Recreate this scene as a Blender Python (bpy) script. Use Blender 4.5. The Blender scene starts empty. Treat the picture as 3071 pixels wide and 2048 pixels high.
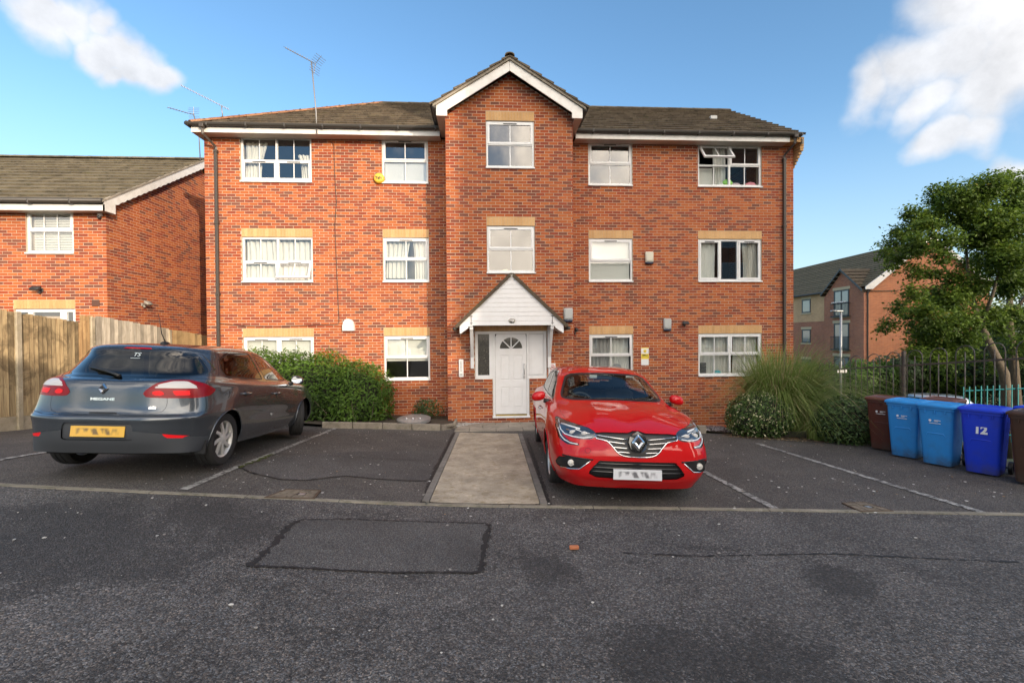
import bpy, bmesh, math, random
import numpy as np
from mathutils import Vector, Matrix, Euler, noise as mnoise
from mathutils.bvhtree import BVHTree

sc = bpy.context.scene
# ------------------------------------------------------------------ camera
YAW, PITCH, ROLL = (math.radians(a) for a in (3.22, -0.67, -0.44))
fw = Vector((math.sin(YAW)*math.cos(PITCH), math.cos(YAW)*math.cos(PITCH), math.sin(PITCH)))
r0 = Vector((math.cos(YAW), -math.sin(YAW), 0)); u0 = r0.cross(fw)
cr = math.cos(ROLL)*r0 + math.sin(ROLL)*u0; cu = -math.sin(ROLL)*r0 + math.cos(ROLL)*u0
cam = bpy.data.cameras.new('camera'); co = bpy.data.objects.new('camera', cam); sc.collection.objects.link(co)
cm = Matrix.Identity(4)
for i, a in enumerate((cr, cu, -fw)):
    for k in range(3): cm[k][i] = a[k]
cm[0][3], cm[1][3], cm[2][3] = 0, 0, 1.63
co.matrix_world = cm
cam.sensor_width = 36; cam.lens = 36*1365/3071.0; cam.clip_start = .05; cam.clip_end = 2000
sc.camera = co

# ------------------------------------------------------------------ sky and sun
SUN_EL, SUN_AZ = math.radians(13), math.radians(33)        # low evening sun, from behind the camera's right shoulder
to_sun = Vector((math.sin(SUN_AZ)*math.cos(SUN_EL), -math.cos(SUN_AZ)*math.cos(SUN_EL), math.sin(SUN_EL)))
SKY = .13; EXPOSURE = 1.38; SUN = 1.75
def make_world():
    w = bpy.data.worlds.new('World'); sc.world = w; w.use_nodes = True; nt = w.node_tree; L = nt.links
    bg = nt.nodes['Background']; bg.inputs['Strength'].default_value = SKY
    def N(t, **k):
        x = nt.nodes.new(t)
        for a, b in k.items(): setattr(x, a, b)
        return x
    def M(op, a, b=0.0, clamp=False):
        x = N('ShaderNodeMath', operation=op); x.use_clamp = clamp
        for i, v in enumerate((a, b)):
            if hasattr(v, 'links'): L.new(v, x.inputs[i])
            else: x.inputs[i].default_value = v
        return x.outputs[0]
    sky = N('ShaderNodeTexSky', sky_type='NISHITA'); sky.sun_disc = False; sky.sun_elevation = SUN_EL
    sky.sun_rotation = math.atan2(to_sun.x, to_sun.y); sky.air_density = 1.0; sky.dust_density = .4; sky.ozone_density = 2.0; sky.altitude = 60
    tc = N('ShaderNodeTexCoord'); D = tc.outputs['Generated']
    hs = N('ShaderNodeHueSaturation'); hs.inputs['Saturation'].default_value = 1.12; hs.inputs['Hue'].default_value = .498; hs.inputs['Value'].default_value = .90; L.new(sky.outputs[0], hs.inputs['Color'])
    # clouds: soft masses at the places the photograph has them, extra broken cloud added behind for fill light
    wp = N('ShaderNodeTexNoise'); wp.inputs['Scale'].default_value = 5.0; wp.inputs['Detail'].default_value = 5; L.new(D, wp.inputs['Vector'])
    wv = N('ShaderNodeVectorMath', operation='SCALE'); wv.inputs['Scale'].default_value = .16
    wc = N('ShaderNodeVectorMath', operation='SUBTRACT'); wc.inputs[1].default_value = (.5, .5, .5); L.new(wp.outputs['Color'], wc.inputs[0]); L.new(wc.outputs[0], wv.inputs[0])
    wd = N('ShaderNodeVectorMath', operation='ADD'); L.new(D, wd.inputs[0]); L.new(wv.outputs[0], wd.inputs[1])
    nrm = N('ShaderNodeVectorMath', operation='NORMALIZE'); L.new(wd.outputs[0], nrm.inputs[0])
    mask = None
    for px, py, r, a in CLOUDS:
        d = (fw+cr*((px-1535.5)/1365)-cu*((py-1024)/1365)).normalized()
        dt = N('ShaderNodeVectorMath', operation='DISTANCE'); L.new(nrm.outputs[0], dt.inputs[0]); dt.inputs[1].default_value = d
        q = M('MULTIPLY', M('SUBTRACT', 1.0, M('DIVIDE', dt.outputs['Value'], r)), a, True)
        mask = q if mask is None else M('MAXIMUM', mask, q)
    n1 = N('ShaderNodeTexNoise'); n1.inputs['Scale'].default_value = 6.0; n1.inputs['Detail'].default_value = 9; n1.inputs['Roughness'].default_value = .58; L.new(D, n1.inputs['Vector'])
    n2 = N('ShaderNodeTexNoise'); n2.inputs['Scale'].default_value = 1.9; n2.inputs['Detail'].default_value = 8; n2.inputs['Roughness'].default_value = .56; n2.inputs['Distortion'].default_value = .4; L.new(D, n2.inputs['Vector'])
    m1 = M('ADD', mask, M('MULTIPLY', M('SUBTRACT', n1.outputs['Fac'], .5), 1.1))
    mr = N('ShaderNodeMapRange', interpolation_type='SMOOTHSTEP'); mr.inputs['From Min'].default_value = .16; mr.inputs['From Max'].default_value = .88; L.new(m1, mr.inputs['Value'])
    c1 = M('MULTIPLY', mr.outputs[0], M('MULTIPLY', mask, 5.0, True))
    sp = N('ShaderNodeSeparateXYZ'); L.new(D, sp.inputs[0])
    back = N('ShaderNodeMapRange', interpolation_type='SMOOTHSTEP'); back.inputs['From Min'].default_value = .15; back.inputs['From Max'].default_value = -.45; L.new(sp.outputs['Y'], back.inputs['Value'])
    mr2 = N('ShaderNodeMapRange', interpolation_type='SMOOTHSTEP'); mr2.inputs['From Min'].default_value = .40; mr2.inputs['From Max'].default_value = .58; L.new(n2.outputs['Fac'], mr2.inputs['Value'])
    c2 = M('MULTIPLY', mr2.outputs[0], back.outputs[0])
    cl = M('MULTIPLY', M('MAXIMUM', c1, c2), .94)
    mx = N('ShaderNodeMix', data_type='RGBA'); L.new(cl, mx.inputs[0]); sz = N('ShaderNodeSeparateXYZ'); L.new(D, sz.inputs[0])
    hz = N('ShaderNodeMapRange', interpolation_type='SMOOTHSTEP'); hz.inputs['From Min'].default_value = .42; hz.inputs['From Max'].default_value = .02; hz.inputs['To Max'].default_value = .55; L.new(sz.outputs['Z'], hz.inputs['Value'])
    hm = N('ShaderNodeMix', data_type='RGBA'); L.new(hz.outputs[0], hm.inputs[0]); L.new(hs.outputs[0], hm.inputs[6]); hm.inputs[7].default_value = (1.75, 2.2, 2.75, 1)
    L.new(hm.outputs[2], mx.inputs[6]); 
    # cloud brighter and warmer towards the sun, strengthened to fill the shaded front
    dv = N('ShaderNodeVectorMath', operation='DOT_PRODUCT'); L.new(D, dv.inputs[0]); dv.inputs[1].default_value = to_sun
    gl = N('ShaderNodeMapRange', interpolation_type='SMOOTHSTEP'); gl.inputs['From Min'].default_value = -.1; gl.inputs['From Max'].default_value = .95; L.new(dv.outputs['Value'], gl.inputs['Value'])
    cc = N('ShaderNodeMix', data_type='RGBA'); L.new(gl.outputs[0], cc.inputs[0]); cc.inputs[6].default_value = CLOUD_FAR; cc.inputs[7].default_value = CLOUD_SUN_FILL
    n3 = N('ShaderNodeTexNoise'); n3.inputs['Scale'].default_value = 11.0; n3.inputs['Detail'].default_value = 8; n3.inputs['Roughness'].default_value = .6; L.new(D, n3.inputs['Vector'])
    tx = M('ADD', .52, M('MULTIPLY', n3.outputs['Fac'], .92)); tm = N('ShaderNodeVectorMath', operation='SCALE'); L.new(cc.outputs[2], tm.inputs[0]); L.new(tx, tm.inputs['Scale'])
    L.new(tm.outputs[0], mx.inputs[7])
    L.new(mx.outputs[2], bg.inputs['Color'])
CLOUDS = [(130, -10, .06, 1.3), (230, 10, .05, 1.3), (320, 20, .03, 1.0), (300, 120, .045, 1.5), (370, 110, .05, 1.6), (420, 170, .055, 1.6), (470, 215, .045, 1.5), (350, 180, .035, 1.3), (2640, 270, .06, 1.05), (2740, 230, .075, 1.2), (2860, 180, .085, 1.25), (2960, 280, .085, 1.2), (3060, 210, .10, 1.25), (2800, 320, .05, 1.1), (2900, 60, .085, 1.15), (3040, 40, .10, 1.2), (2870, 420, .045, 1.05), (2960, 400, .05, 1.0), (3090, 490, .035, .9)]
CLOUD_FAR = (2.75, 2.78, 2.88, 1); CLOUD_SUN_FILL = (19.0, 16.5, 13.6, 1)
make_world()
sun = bpy.data.lights.new('sun', 'SUN'); sun.energy = SUN; sun.angle = math.radians(.5); sun.color = (1.0, .83, .64)
so = bpy.data.objects.new('sun', sun); sc.collection.objects.link(so)
so.rotation_euler = (-to_sun).to_track_quat('-Z', 'Y').to_euler()
vs_ = sc.view_settings; vs_.view_transform = 'Standard'; vs_.look = 'None'; vs_.exposure = EXPOSURE; vs_.gamma = 1; vs_.use_curve_mapping = False
sc.cycles.max_bounces = 8; sc.cycles.transparent_max_bounces = 24; sc.cycles.caustics_reflective = False; sc.cycles.caustics_refractive = False
# ------------------------------------------------------------------ helpers
def deg(a): return math.radians(a)
COL = sc.collection

def link(o):
    COL.objects.link(o); return o

def tag(o, label=None, cat=None, group=None, kind=None):
    if label: o['label'] = label
    if cat: o['category'] = cat
    if group: o['group'] = group
    if kind: o['kind'] = kind
    return o

def thing(name, label, cat, loc=(0, 0, 0), rotz=0.0, group=None, mat4=None):
    o = bpy.data.objects.new(name, None); link(o)
    o.empty_display_size = 0.2
    if mat4 is not None: o.matrix_world = mat4
    else:
        o.location = loc; o.rotation_euler = (0, 0, rotz)
    o['_w'] = 1
    return tag(o, label, cat, group)

ROOTLOC = {}
def rloc(p):
    v = Vector((0, 0, 0))
    while p is not None:
        v += p.location; p = p.parent
    return v

class MB:
    """collects polygons; build() links them as one mesh object"""
    def __init__(s): s.v = []; s.f = []; s.m = []
    def add(s, vs, fs, mi=0):
        n = len(s.v); s.v.extend([tuple(p) for p in vs])
        for f in fs: s.f.append(tuple(i + n for i in f)); s.m.append(mi)
        return s
    def box(s, a, b, mi=0, M=None):
        x0, y0, z0 = a; x1, y1, z1 = b
        vs = [(x0,y0,z0),(x1,y0,z0),(x1,y1,z0),(x0,y1,z0),(x0,y0,z1),(x1,y0,z1),(x1,y1,z1),(x0,y1,z1)]
        if M is not None: vs = [M @ Vector(p) for p in vs]
        return s.add(vs, [(0,3,2,1),(4,5,6,7),(0,1,5,4),(1,2,6,5),(2,3,7,6),(3,0,4,7)], mi)
    def bbox(s, a, b, r, mi=0, M=None):
        """box with chamfered vertical/horizontal edges (cheap bevel)"""
        x0,y0,z0=a; x1,y1,z1=b
        r=min(r,(x1-x0)/2.01,(y1-y0)/2.01,(z1-z0)/2.01)
        vs=[];idx={}
        for ix,(X,sx) in enumerate(((x0,1),(x1,-1))):
            for iy,(Y,sy) in enumerate(((y0,1),(y1,-1))):
                for iz,(Z,sz) in enumerate(((z0,1),(z1,-1))):
                    for k in range(3):
                        p=[X+sx*r,Y+sy*r,Z+sz*r]; p[k]=(X,Y,Z)[k]
                        idx[(ix,iy,iz,k)]=len(vs); vs.append(tuple(p))
        if M is not None: vs=[tuple(M@Vector(p)) for p in vs]
        g=lambda *a:idx[a]
        F=[]
        for k in range(3):
            o=[q for q in range(3) if q!=k]
            for e in (0,1):
                q=[]
                for (p1,p2) in ((0,0),(1,0),(1,1),(0,1)):
                    c=[0,0,0]; c[k]=e; c[o[0]]=p1; c[o[1]]=p2
                    q.append(g(*c,k))
                F.append(q)
        for k in range(3):
            o=[q for q in range(3) if q!=k]
            for p1 in (0,1):
                for p2 in (0,1):
                    c0=[0,0,0]; c0[o[0]]=p1; c0[o[1]]=p2; c1=list(c0); c1[k]=1
                    F.append([g(*c0,o[0]),g(*c1,o[0]),g(*c1,o[1]),g(*c0,o[1])])
        for ix in (0,1):
            for iy in (0,1):
                for iz in (0,1): F.append([g(ix,iy,iz,k) for k in range(3)])
        # orient outward
        c=Vector(((0,0,0)))
        for p in vs: c+=Vector(p)
        c/=len(vs); G=[]
        for f in F:
            P=[Vector(vs[i]) for i in f]; n=(P[1]-P[0]).cross(P[2]-P[0]); m=sum(P,Vector())/len(P)
            G.append(tuple(f) if n.dot(m-c)>0 else tuple(reversed(f)))
        return s.add(vs,G,mi)
    def prism(s, poly, fn, d0, d1, mi=0):
        """extrude a 2D polygon; fn(a,b,d) -> 3D point"""
        n = len(poly)
        vs = [fn(a, b, d0) for a, b in poly] + [fn(a, b, d1) for a, b in poly]
        fs = [tuple(range(n)), tuple(reversed(range(n, 2*n)))]
        fs += [(i, n+i, n+(i+1) % n, (i+1) % n) for i in range(n)]
        P=[Vector(p) for p in vs]; c=sum(P,Vector())/len(P)
        nn=Vector()
        for i in range(n): nn+=(P[i]-P[0]).cross(P[(i+1)%n]-P[0])
        if nn.dot(sum(P[:n],Vector())/n-c)<0: fs=[tuple(reversed(f)) for f in fs]
        return s.add(vs, fs, mi)
    def tube(s, pts, r, n=8, mi=0, cap=True, closed=False):
        P = [Vector(p) for p in pts]; m = len(P)
        rr = r if isinstance(r, (list, tuple)) else [r]*m
        base = len(s.v); up = None
        for i, p in enumerate(P):
            if closed: t = P[(i+1) % m] - P[i-1]
            else: t = P[min(i+1, m-1)] - P[max(i-1, 0)]
            if t.length < 1e-9: t = Vector((0, 0, 1))
            t.normalize()
            if up is None:
                up = Vector((0, 0, 1)) if abs(t.z) < .9 else Vector((1, 0, 0))
            a = t.cross(up)
            if a.length < 1e-6: a = t.orthogonal()
            a.normalize(); b = a.cross(t).normalized(); up = b
            for k in range(n):
                th = 2*math.pi*k/n
                s.v.append(tuple(p + a*math.cos(th)*rr[i] + b*math.sin(th)*rr[i]))
        for i in range(m if closed else m-1):
            for k in range(n):
                a0 = base+i*n+k; a1 = base+i*n+(k+1) % n
                b0 = base+((i+1) % m)*n+k; b1 = base+((i+1) % m)*n+(k+1) % n
                s.f.append((a0, b0, b1, a1)); s.m.append(mi)
        if cap and not closed:
            s.f.append(tuple(base+k for k in range(n))); s.m.append(mi)
            s.f.append(tuple(base+(m-1)*n+k for k in reversed(range(n)))); s.m.append(mi)
        return s
    def lathe(s, prof, M, n=32, mi=0, close=False):
        """prof: (radius, axial); axis = local z of M"""
        base = len(s.v); k = len(prof)
        for i in range(n):
            th = 2*math.pi*i/n; c, q = math.cos(th), math.sin(th)
            for r, h in prof: s.v.append(tuple(M @ Vector((r*c, r*q, h))))
        for i in range(n):
            j = (i+1) % n
            for a in range(k if close else k-1):
                b = (a+1) % k
                s.f.append((base+i*k+a, base+j*k+a, base+j*k+b, base+i*k+b)); s.m.append(mi)
        return s
    def ball(s, c, r, n=10, mi=0, sc3=(1,1,1)):
        prof=[(r*math.sin(math.pi*i/n), -r*math.cos(math.pi*i/n)) for i in range(n+1)]
        M=Matrix.Translation(c) @ Matrix.Diagonal((*sc3,1))
        return s.lathe(prof, M, 2*n, mi)
    def build(s, name, mats, parent=None, smooth=False, world=True, auto=None):
        me = bpy.data.meshes.new(name)
        v = s.v
        if parent is not None and world:
            l = rloc(parent); v = [(p[0]-l.x, p[1]-l.y, p[2]-l.z) for p in v]
        me.from_pydata(v, [], s.f)
        if not isinstance(mats, (list, tuple)): mats = [mats]
        for m in mats: me.materials.append(m)
        if len(mats) > 1: me.polygons.foreach_set('material_index', s.m)
        if smooth: me.polygons.foreach_set('use_smooth', [True]*len(me.polygons))
        me.update()
        o = bpy.data.objects.new(name, me); link(o)
        if parent is not None: o.parent = parent
        if auto is not None: sharp(me, auto)
        return o

def sharp(me, ang):
    """smooth shading with edges sharper than ang (deg) kept hard"""
    bm = bmesh.new(); bm.from_mesh(me)
    bmesh.ops.remove_doubles(bm, verts=bm.verts, dist=1e-5)
    bmesh.ops.recalc_face_normals(bm, faces=bm.faces)
    for f in bm.faces: f.smooth = True
    for e in bm.edges:
        if len(e.link_faces) == 2 and e.calc_face_angle(0) > math.radians(ang): e.smooth = False
    bm.to_mesh(me); bm.free(); me.update()

def npmesh(name, V, F, mats, parent=None, attrs=None, smooth=False, world=True, normals=None, midx=None):
    """fast mesh from numpy arrays; F is (n,3) or (n,4)"""
    V = np.asarray(V, dtype=np.float32); F = np.asarray(F, dtype=np.int32)
    if parent is not None and world:
        V = V - np.array(rloc(parent), dtype=np.float32)
    me = bpy.data.meshes.new(name)
    n, k = F.shape
    me.vertices.add(len(V)); me.vertices.foreach_set('co', V.ravel())
    me.loops.add(n*k); me.loops.foreach_set('vertex_index', F.ravel())
    me.polygons.add(n); me.polygons.foreach_set('loop_start', np.arange(0, n*k, k, dtype=np.int32))
    me.update(calc_edges=True)
    if not isinstance(mats, (list, tuple)): mats = [mats]
    for m in mats: me.materials.append(m)
    if midx is not None: me.polygons.foreach_set('material_index', np.asarray(midx, dtype=np.int32))
    if smooth: me.polygons.foreach_set('use_smooth', np.ones(n, dtype=bool))
    if not smooth and normals is None: me.shade_flat()
    for an, arr in (attrs or {}).items():
        a = me.attributes.new(an, 'FLOAT', 'FACE'); a.data.foreach_set('value', np.asarray(arr, dtype=np.float32))
    me.validate()
    if normals is not None:
        me.polygons.foreach_set('use_smooth', np.ones(len(me.polygons), dtype=bool))
        me.normals_split_custom_set_from_vertices([tuple(x) for x in normals])
    me.update()
    o = bpy.data.objects.new(name, me); link(o)
    if parent is not None: o.parent = parent
    return o

def text_obj(name, body, size, M, mat, parent=None, extrude=.002, align='CENTER', sx=1.0, world=False, bold=0.0):
    cu = bpy.data.curves.new(name, 'FONT'); cu.body = body; cu.size = size; cu.extrude = extrude
    cu.align_x = align; cu.align_y = 'CENTER'; cu.offset = bold
    cu.materials.append(mat)
    o = bpy.data.objects.new(name, cu); link(o)
    o.matrix_local = M @ Matrix.Diagonal((sx, 1, 1, 1))
    if parent is not None: o.parent = parent
    return o

def copy_tree(o, parent=None):
    c = o.copy(); COL.objects.link(c)
    if parent is not None: c.parent = parent
    for ch in list(o.children): copy_tree(ch, c)
    return c

def axes(o, x, y, z):
    """matrix with the given origin and axis columns"""
    M = Matrix.Identity(4)
    for i, a in enumerate((x, y, z)):
        for k in range(3): M[k][i] = a[k]
    for k in range(3): M[k][3] = o[k]
    return M

# ------------------------------------------------------------------ materials
def mat(name, col=(.5,.5,.5), rough=.6, metal=0.0, spec=.5, coat=0.0, **kw):
    m = bpy.data.materials.new(name); m.use_nodes = True
    b = m.node_tree.nodes['Principled BSDF']
    b.inputs['Base Color'].default_value = (*col, 1); b.inputs['Roughness'].default_value = rough
    b.inputs['Metallic'].default_value = metal; b.inputs['Specular IOR Level'].default_value = spec
    b.inputs['Coat Weight'].default_value = coat; b.inputs['Coat Roughness'].default_value = .03
    m['_b'] = 1
    return m

class NT:
    def __init__(s, m):
        s.nt = m.node_tree; s.b = s.nt.nodes.get('Principled BSDF'); s.out = s.nt.nodes.get('Material Output')
    def n(s, t, **kw):
        x = s.nt.nodes.new(t)
        for k, v in kw.items():
            if k.startswith('i_'):
                key = k[2:]; key = int(key) if key.isdigit() else key.replace('_', ' ')
                x.inputs[key].default_value = v
            else: setattr(x, k, v)
        return x
    def l(s, a, b): s.nt.links.new(a, b)
    def coord(s, kind='Object', scale=(1,1,1), rot=(0,0,0)):
        t = s.n('ShaderNodeTexCoord'); mp = s.n('ShaderNodeMapping')
        mp.inputs['Scale'].default_value = scale; mp.inputs['Rotation'].default_value = rot
        s.l(t.outputs[kind], mp.inputs['Vector']); return mp.outputs['Vector']
    def pos(s, scale=(1,1,1)):
        t = s.n('ShaderNodeNewGeometry'); mp = s.n('ShaderNodeMapping'); mp.inputs['Scale'].default_value = scale
        s.l(t.outputs['Position'], mp.inputs['Vector']); return mp.outputs['Vector']
    def noise(s, vec, scale, detail=4, rough=.55, dist=0):
        x = s.n('ShaderNodeTexNoise'); x.inputs['Scale'].default_value = scale; x.inputs['Detail'].default_value = detail
        x.inputs['Roughness'].default_value = rough; x.inputs['Distortion'].default_value = dist
        if vec is not None: s.l(vec, x.inputs['Vector'])
        return x.outputs['Fac']
    def vor(s, vec, scale, feature='F1', out='Distance'):
        x = s.n('ShaderNodeTexVoronoi', feature=feature); x.inputs['Scale'].default_value = scale
        if vec is not None: s.l(vec, x.inputs['Vector'])
        return x.outputs[out]
    def ramp(s, fac, stops, interp='LINEAR'):
        x = s.n('ShaderNodeValToRGB'); x.color_ramp.interpolation = interp
        e = x.color_ramp.elements
        while len(e) > 1: e.remove(e[-1])
        for i, (p, c) in enumerate(stops):
            q = e[0] if i == 0 else e.new(p)
            q.position = p; q.color = (*c, 1) if isinstance(c, tuple) else (c, c, c, 1)
        if fac is not None: s.l(fac, x.inputs['Fac'])
        return x.outputs['Color']
    def mix(s, fac, a, b, mode='MIX'):
        x = s.n('ShaderNodeMix', data_type='RGBA', blend_type=mode)
        for sock, v in ((x.inputs[0], fac), (x.inputs[6], a), (x.inputs[7], b)):
            if hasattr(v, 'links'): s.l(v, sock)
            elif isinstance(v, (tuple, list)): sock.default_value = (*v, 1)
            else: sock.default_value = v
        return x.outputs[2]
    def math(s, op, a, b=0.0, c=None, clamp=False):
        x = s.n('ShaderNodeMath', operation=op); x.use_clamp = clamp
        for i, v in enumerate((a, b) if c is None else (a, b, c)):
            if hasattr(v, 'links'): s.l(v, x.inputs[i])
            else: x.inputs[i].default_value = v
        return x.outputs[0]
    def attr(s, name):
        x = s.n('ShaderNodeAttribute'); x.attribute_name = name; x.attribute_type = 'GEOMETRY'
        return x.outputs['Fac']
    def bump(s, h, strength=.3, dist=.01):
        x = s.n('ShaderNodeBump'); x.inputs['Strength'].default_value = strength; x.inputs['Distance'].default_value = dist
        s.l(h, x.inputs['Height']); s.l(x.outputs['Normal'], s.b.inputs['Normal']); return x
    def col(s, c): s.l(c, s.b.inputs['Base Color'])
    def rough(s, c): s.l(c, s.b.inputs['Roughness'])
# ------------------------------------------------------------------ car bodies
def _herm(P, t, ts):
    """cubic Hermite through P (n,...) at params t, 3-point tangents, evaluated at ts"""
    n = len(t); d = np.empty_like(P)
    h = np.diff(t).reshape((-1,) + (1,)*(P.ndim-1)); s = np.diff(P, axis=0)/h
    d[1:-1] = (s[:-1]*h[1:] + s[1:]*h[:-1])/(h[:-1]+h[1:])
    d[0] = s[0]; d[-1] = s[-1]
    i = np.clip(np.searchsorted(t, ts, side='right')-1, 0, n-2)
    hh = h[i]; u = ((ts-t[i])/(t[i+1]-t[i])).reshape((-1,) + (1,)*(P.ndim-1))
    return ((1+2*u)*(1-u)**2)*P[i] + u*(1-u)**2*hh*d[i] + u*u*(3-2*u)*P[i+1] + u*u*(u-1)*hh*d[i+1]

def car_surface(rings, nu=10, nv=8):
    """rings[k][c]=(x,y,z): bicubic body half -> full triangulated mesh (V,N,T)"""
    P = np.array(rings, float)                       # (rings, cols, 3)
    mir = np.array([1, -1, 1.])
    Q = np.concatenate([P[:, 2:0:-1]*mir, P, P[:, -2:-4:-1]*mir], axis=1)   # mirrored ghosts
    t = np.concatenate([[0], np.cumsum(np.linalg.norm(np.diff(Q, axis=1), axis=2).mean(0))])
    nc = P.shape[1]
    ts = np.concatenate([np.linspace(t[i+2], t[i+3], nu, endpoint=False) for i in range(nc-1)] + [[t[nc+1]]])
    G = _herm(Q.transpose(1, 0, 2), t, ts).transpose(1, 0, 2)                 # (rings, U, 3)
    tv = np.concatenate([[0], np.cumsum(np.maximum(.02, np.linalg.norm(np.diff(G, axis=0), axis=2).mean(1)))])
    nr = P.shape[0]
    tvs = np.concatenate([np.linspace(tv[i], tv[i+1], nv, endpoint=False) for i in range(nr-1)] + [[tv[-1]]])
    S = _herm(G, tv, tvs)                                                     # (Vn, Un, 3)
    S[:, 0, 1] = 0; S[:, -1, 1] = 0; S[..., 1] = np.maximum(S[..., 1], 0)
    S[-1, :, 1] = 0
    E = np.concatenate([S[:, 1:2]*mir, S, S[:, -2:-1]*mir], axis=1)
    E = np.concatenate([E, E[-2:-1]*mir], axis=0)
    du = np.gradient(E, axis=1)[:-1, 1:-1]; dv = np.gradient(E, axis=0)[:-1, 1:-1]
    N = np.cross(dv, du); L = np.linalg.norm(N, axis=2, keepdims=True); N = N/np.maximum(L, 1e-9)
    N[:, 0, 1] = 0; N[:, -1, 1] = 0
    N[-1] = (0, 0, 1)
    N /= np.maximum(np.linalg.norm(N, axis=2, keepdims=True), 1e-9)
    nvn, nun = S.shape[:2]
    j, i = np.meshgrid(np.arange(nvn-1), np.arange(nun-1), indexing='ij')
    a = (j*nun+i).ravel(); b = ((j+1)*nun+i).ravel(); c = ((j+1)*nun+i+1).ravel(); d = (j*nun+i+1).ravel()
    T = np.concatenate([np.stack([a, b, c], 1), np.stack([a, c, d], 1)])
    V = S.reshape(-1, 3); Nn = N.reshape(-1, 3); m = len(V)
    V2 = np.concatenate([V, V*mir]); N2 = np.concatenate([Nn, Nn*mir]); T2 = np.concatenate([T, T[:, ::-1]+m])
    A = V2[T2]; ar = np.linalg.norm(np.cross(A[:, 1]-A[:, 0], A[:, 2]-A[:, 0]), axis=1)
    return V2, N2, T2[ar > 1e-9]

def clip(M, s):
    """split a triangle mesh along s=0 -> (s<=0 part, s>0 part)"""
    V, N, T = M
    if len(T) == 0: return M, M
    st = s[T] <= 0; cnt = st.sum(1)
    tin = [T[cnt == 3]]; tout = [T[cnt == 0]]
    mixed = np.where((cnt > 0) & (cnt < 3))[0]
    nV = []; nN = []; cache = {}; base = len(V); ai = []; ao = []
    def cut(a, b):
        k = (a, b) if a < b else (b, a)
        if k in cache: return cache[k]
        a, b = k; f = s[a]/(s[a]-s[b]); f = min(max(f, 0), 1)
        nV.append(V[a]+(V[b]-V[a])*f); n = N[a]+(N[b]-N[a])*f; nN.append(n/max(np.linalg.norm(n), 1e-9))
        cache[k] = base+len(nV)-1; return cache[k]
    for q in mixed:
        t = [int(x) for x in T[q]]; g = st[q]; one = (cnt[q] == 1)
        k = int(np.where(g == one)[0][0]); a, b, c = t[k], t[(k+1) % 3], t[(k+2) % 3]
        p = cut(a, b); r = cut(a, c)
        (ai if one else ao).append((a, p, r)); (ao if one else ai).extend([(p, b, c), (p, c, r)])
    if nV: V = np.concatenate([V, nV]); N = np.concatenate([N, nN])
    if ai: tin.append(np.array(ai))
    if ao: tout.append(np.array(ao))
    def pack(L):
        T = np.concatenate(L).astype(int)
        if len(T) == 0: return V[:0], N[:0], T.reshape(0, 3)
        u, inv = np.unique(T.ravel(), return_inverse=True)
        return V[u], N[u], inv.reshape(-1, 3)
    return pack(tin), pack(tout)

def chaikin(p, k=2):
    p = [tuple(map(float, q)) for q in p]
    for _ in range(k):
        o = []
        for i in range(len(p)):
            a, b = p[i], p[(i+1) % len(p)]
            o += [(a[0]*.75+b[0]*.25, a[1]*.75+b[1]*.25), (a[0]*.25+b[0]*.75, a[1]*.25+b[1]*.75)]
        p = o
    return p

def rpoly(p, r=.03):
    """polygon with its corners rounded"""
    o = []; n = len(p); P = [Vector(q) for q in p]
    for i in range(n):
        a, b, c = P[i-1], P[i], P[(i+1) % n]; ra = min(r, (a-b).length*.45); rb = min(r, (c-b).length*.45)
        u, v = b+(a-b).normalized()*ra, b+(c-b).normalized()*rb
        o += [tuple(u), tuple(u*.25+b*.5+v*.25), tuple(v)]
    return o

def sdpoly(P, poly):
    """signed distance of points (n,2) to a closed polygon, negative inside"""
    P = np.asarray(P, float); poly = np.asarray(poly, float)
    d = np.full(len(P), 1e9); ins = np.zeros(len(P), bool); n = len(poly)
    for i in range(n):
        a, b = poly[i], poly[(i+1) % n]; e = b-a; w = P-a
        h = np.clip((w@e)/max(e@e, 1e-12), 0, 1)[:, None]
        d = np.minimum(d, np.linalg.norm(w-e*h, axis=1))
        c = ((a[1] <= P[:, 1]) != (b[1] <= P[:, 1]))
        with np.errstate(divide='ignore', invalid='ignore'):
            xx = a[0]+(P[:, 1]-a[1])*e[0]/(e[1] if abs(e[1]) > 1e-12 else 1e-12)
        ins ^= c & (P[:, 0] < xx)
    return np.where(ins, -d, d)

def S_side(V, poly, ymin=.3):
    return np.maximum(sdpoly(V[:, [0, 2]], poly), ymin-np.abs(V[:, 1]))
def S_front(V, poly, xmax):
    return np.maximum(sdpoly(np.stack([np.abs(V[:, 1]), V[:, 2]], 1), poly), V[:, 0]-xmax)
def S_rear(V, poly, xmin):
    return np.maximum(sdpoly(np.stack([np.abs(V[:, 1]), V[:, 2]], 1), poly), xmin-V[:, 0])
def S_top(V, poly, zmin):
    return np.maximum(sdpoly(np.stack([V[:, 0], np.abs(V[:, 1])], 1), poly), zmin-V[:, 2])

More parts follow.
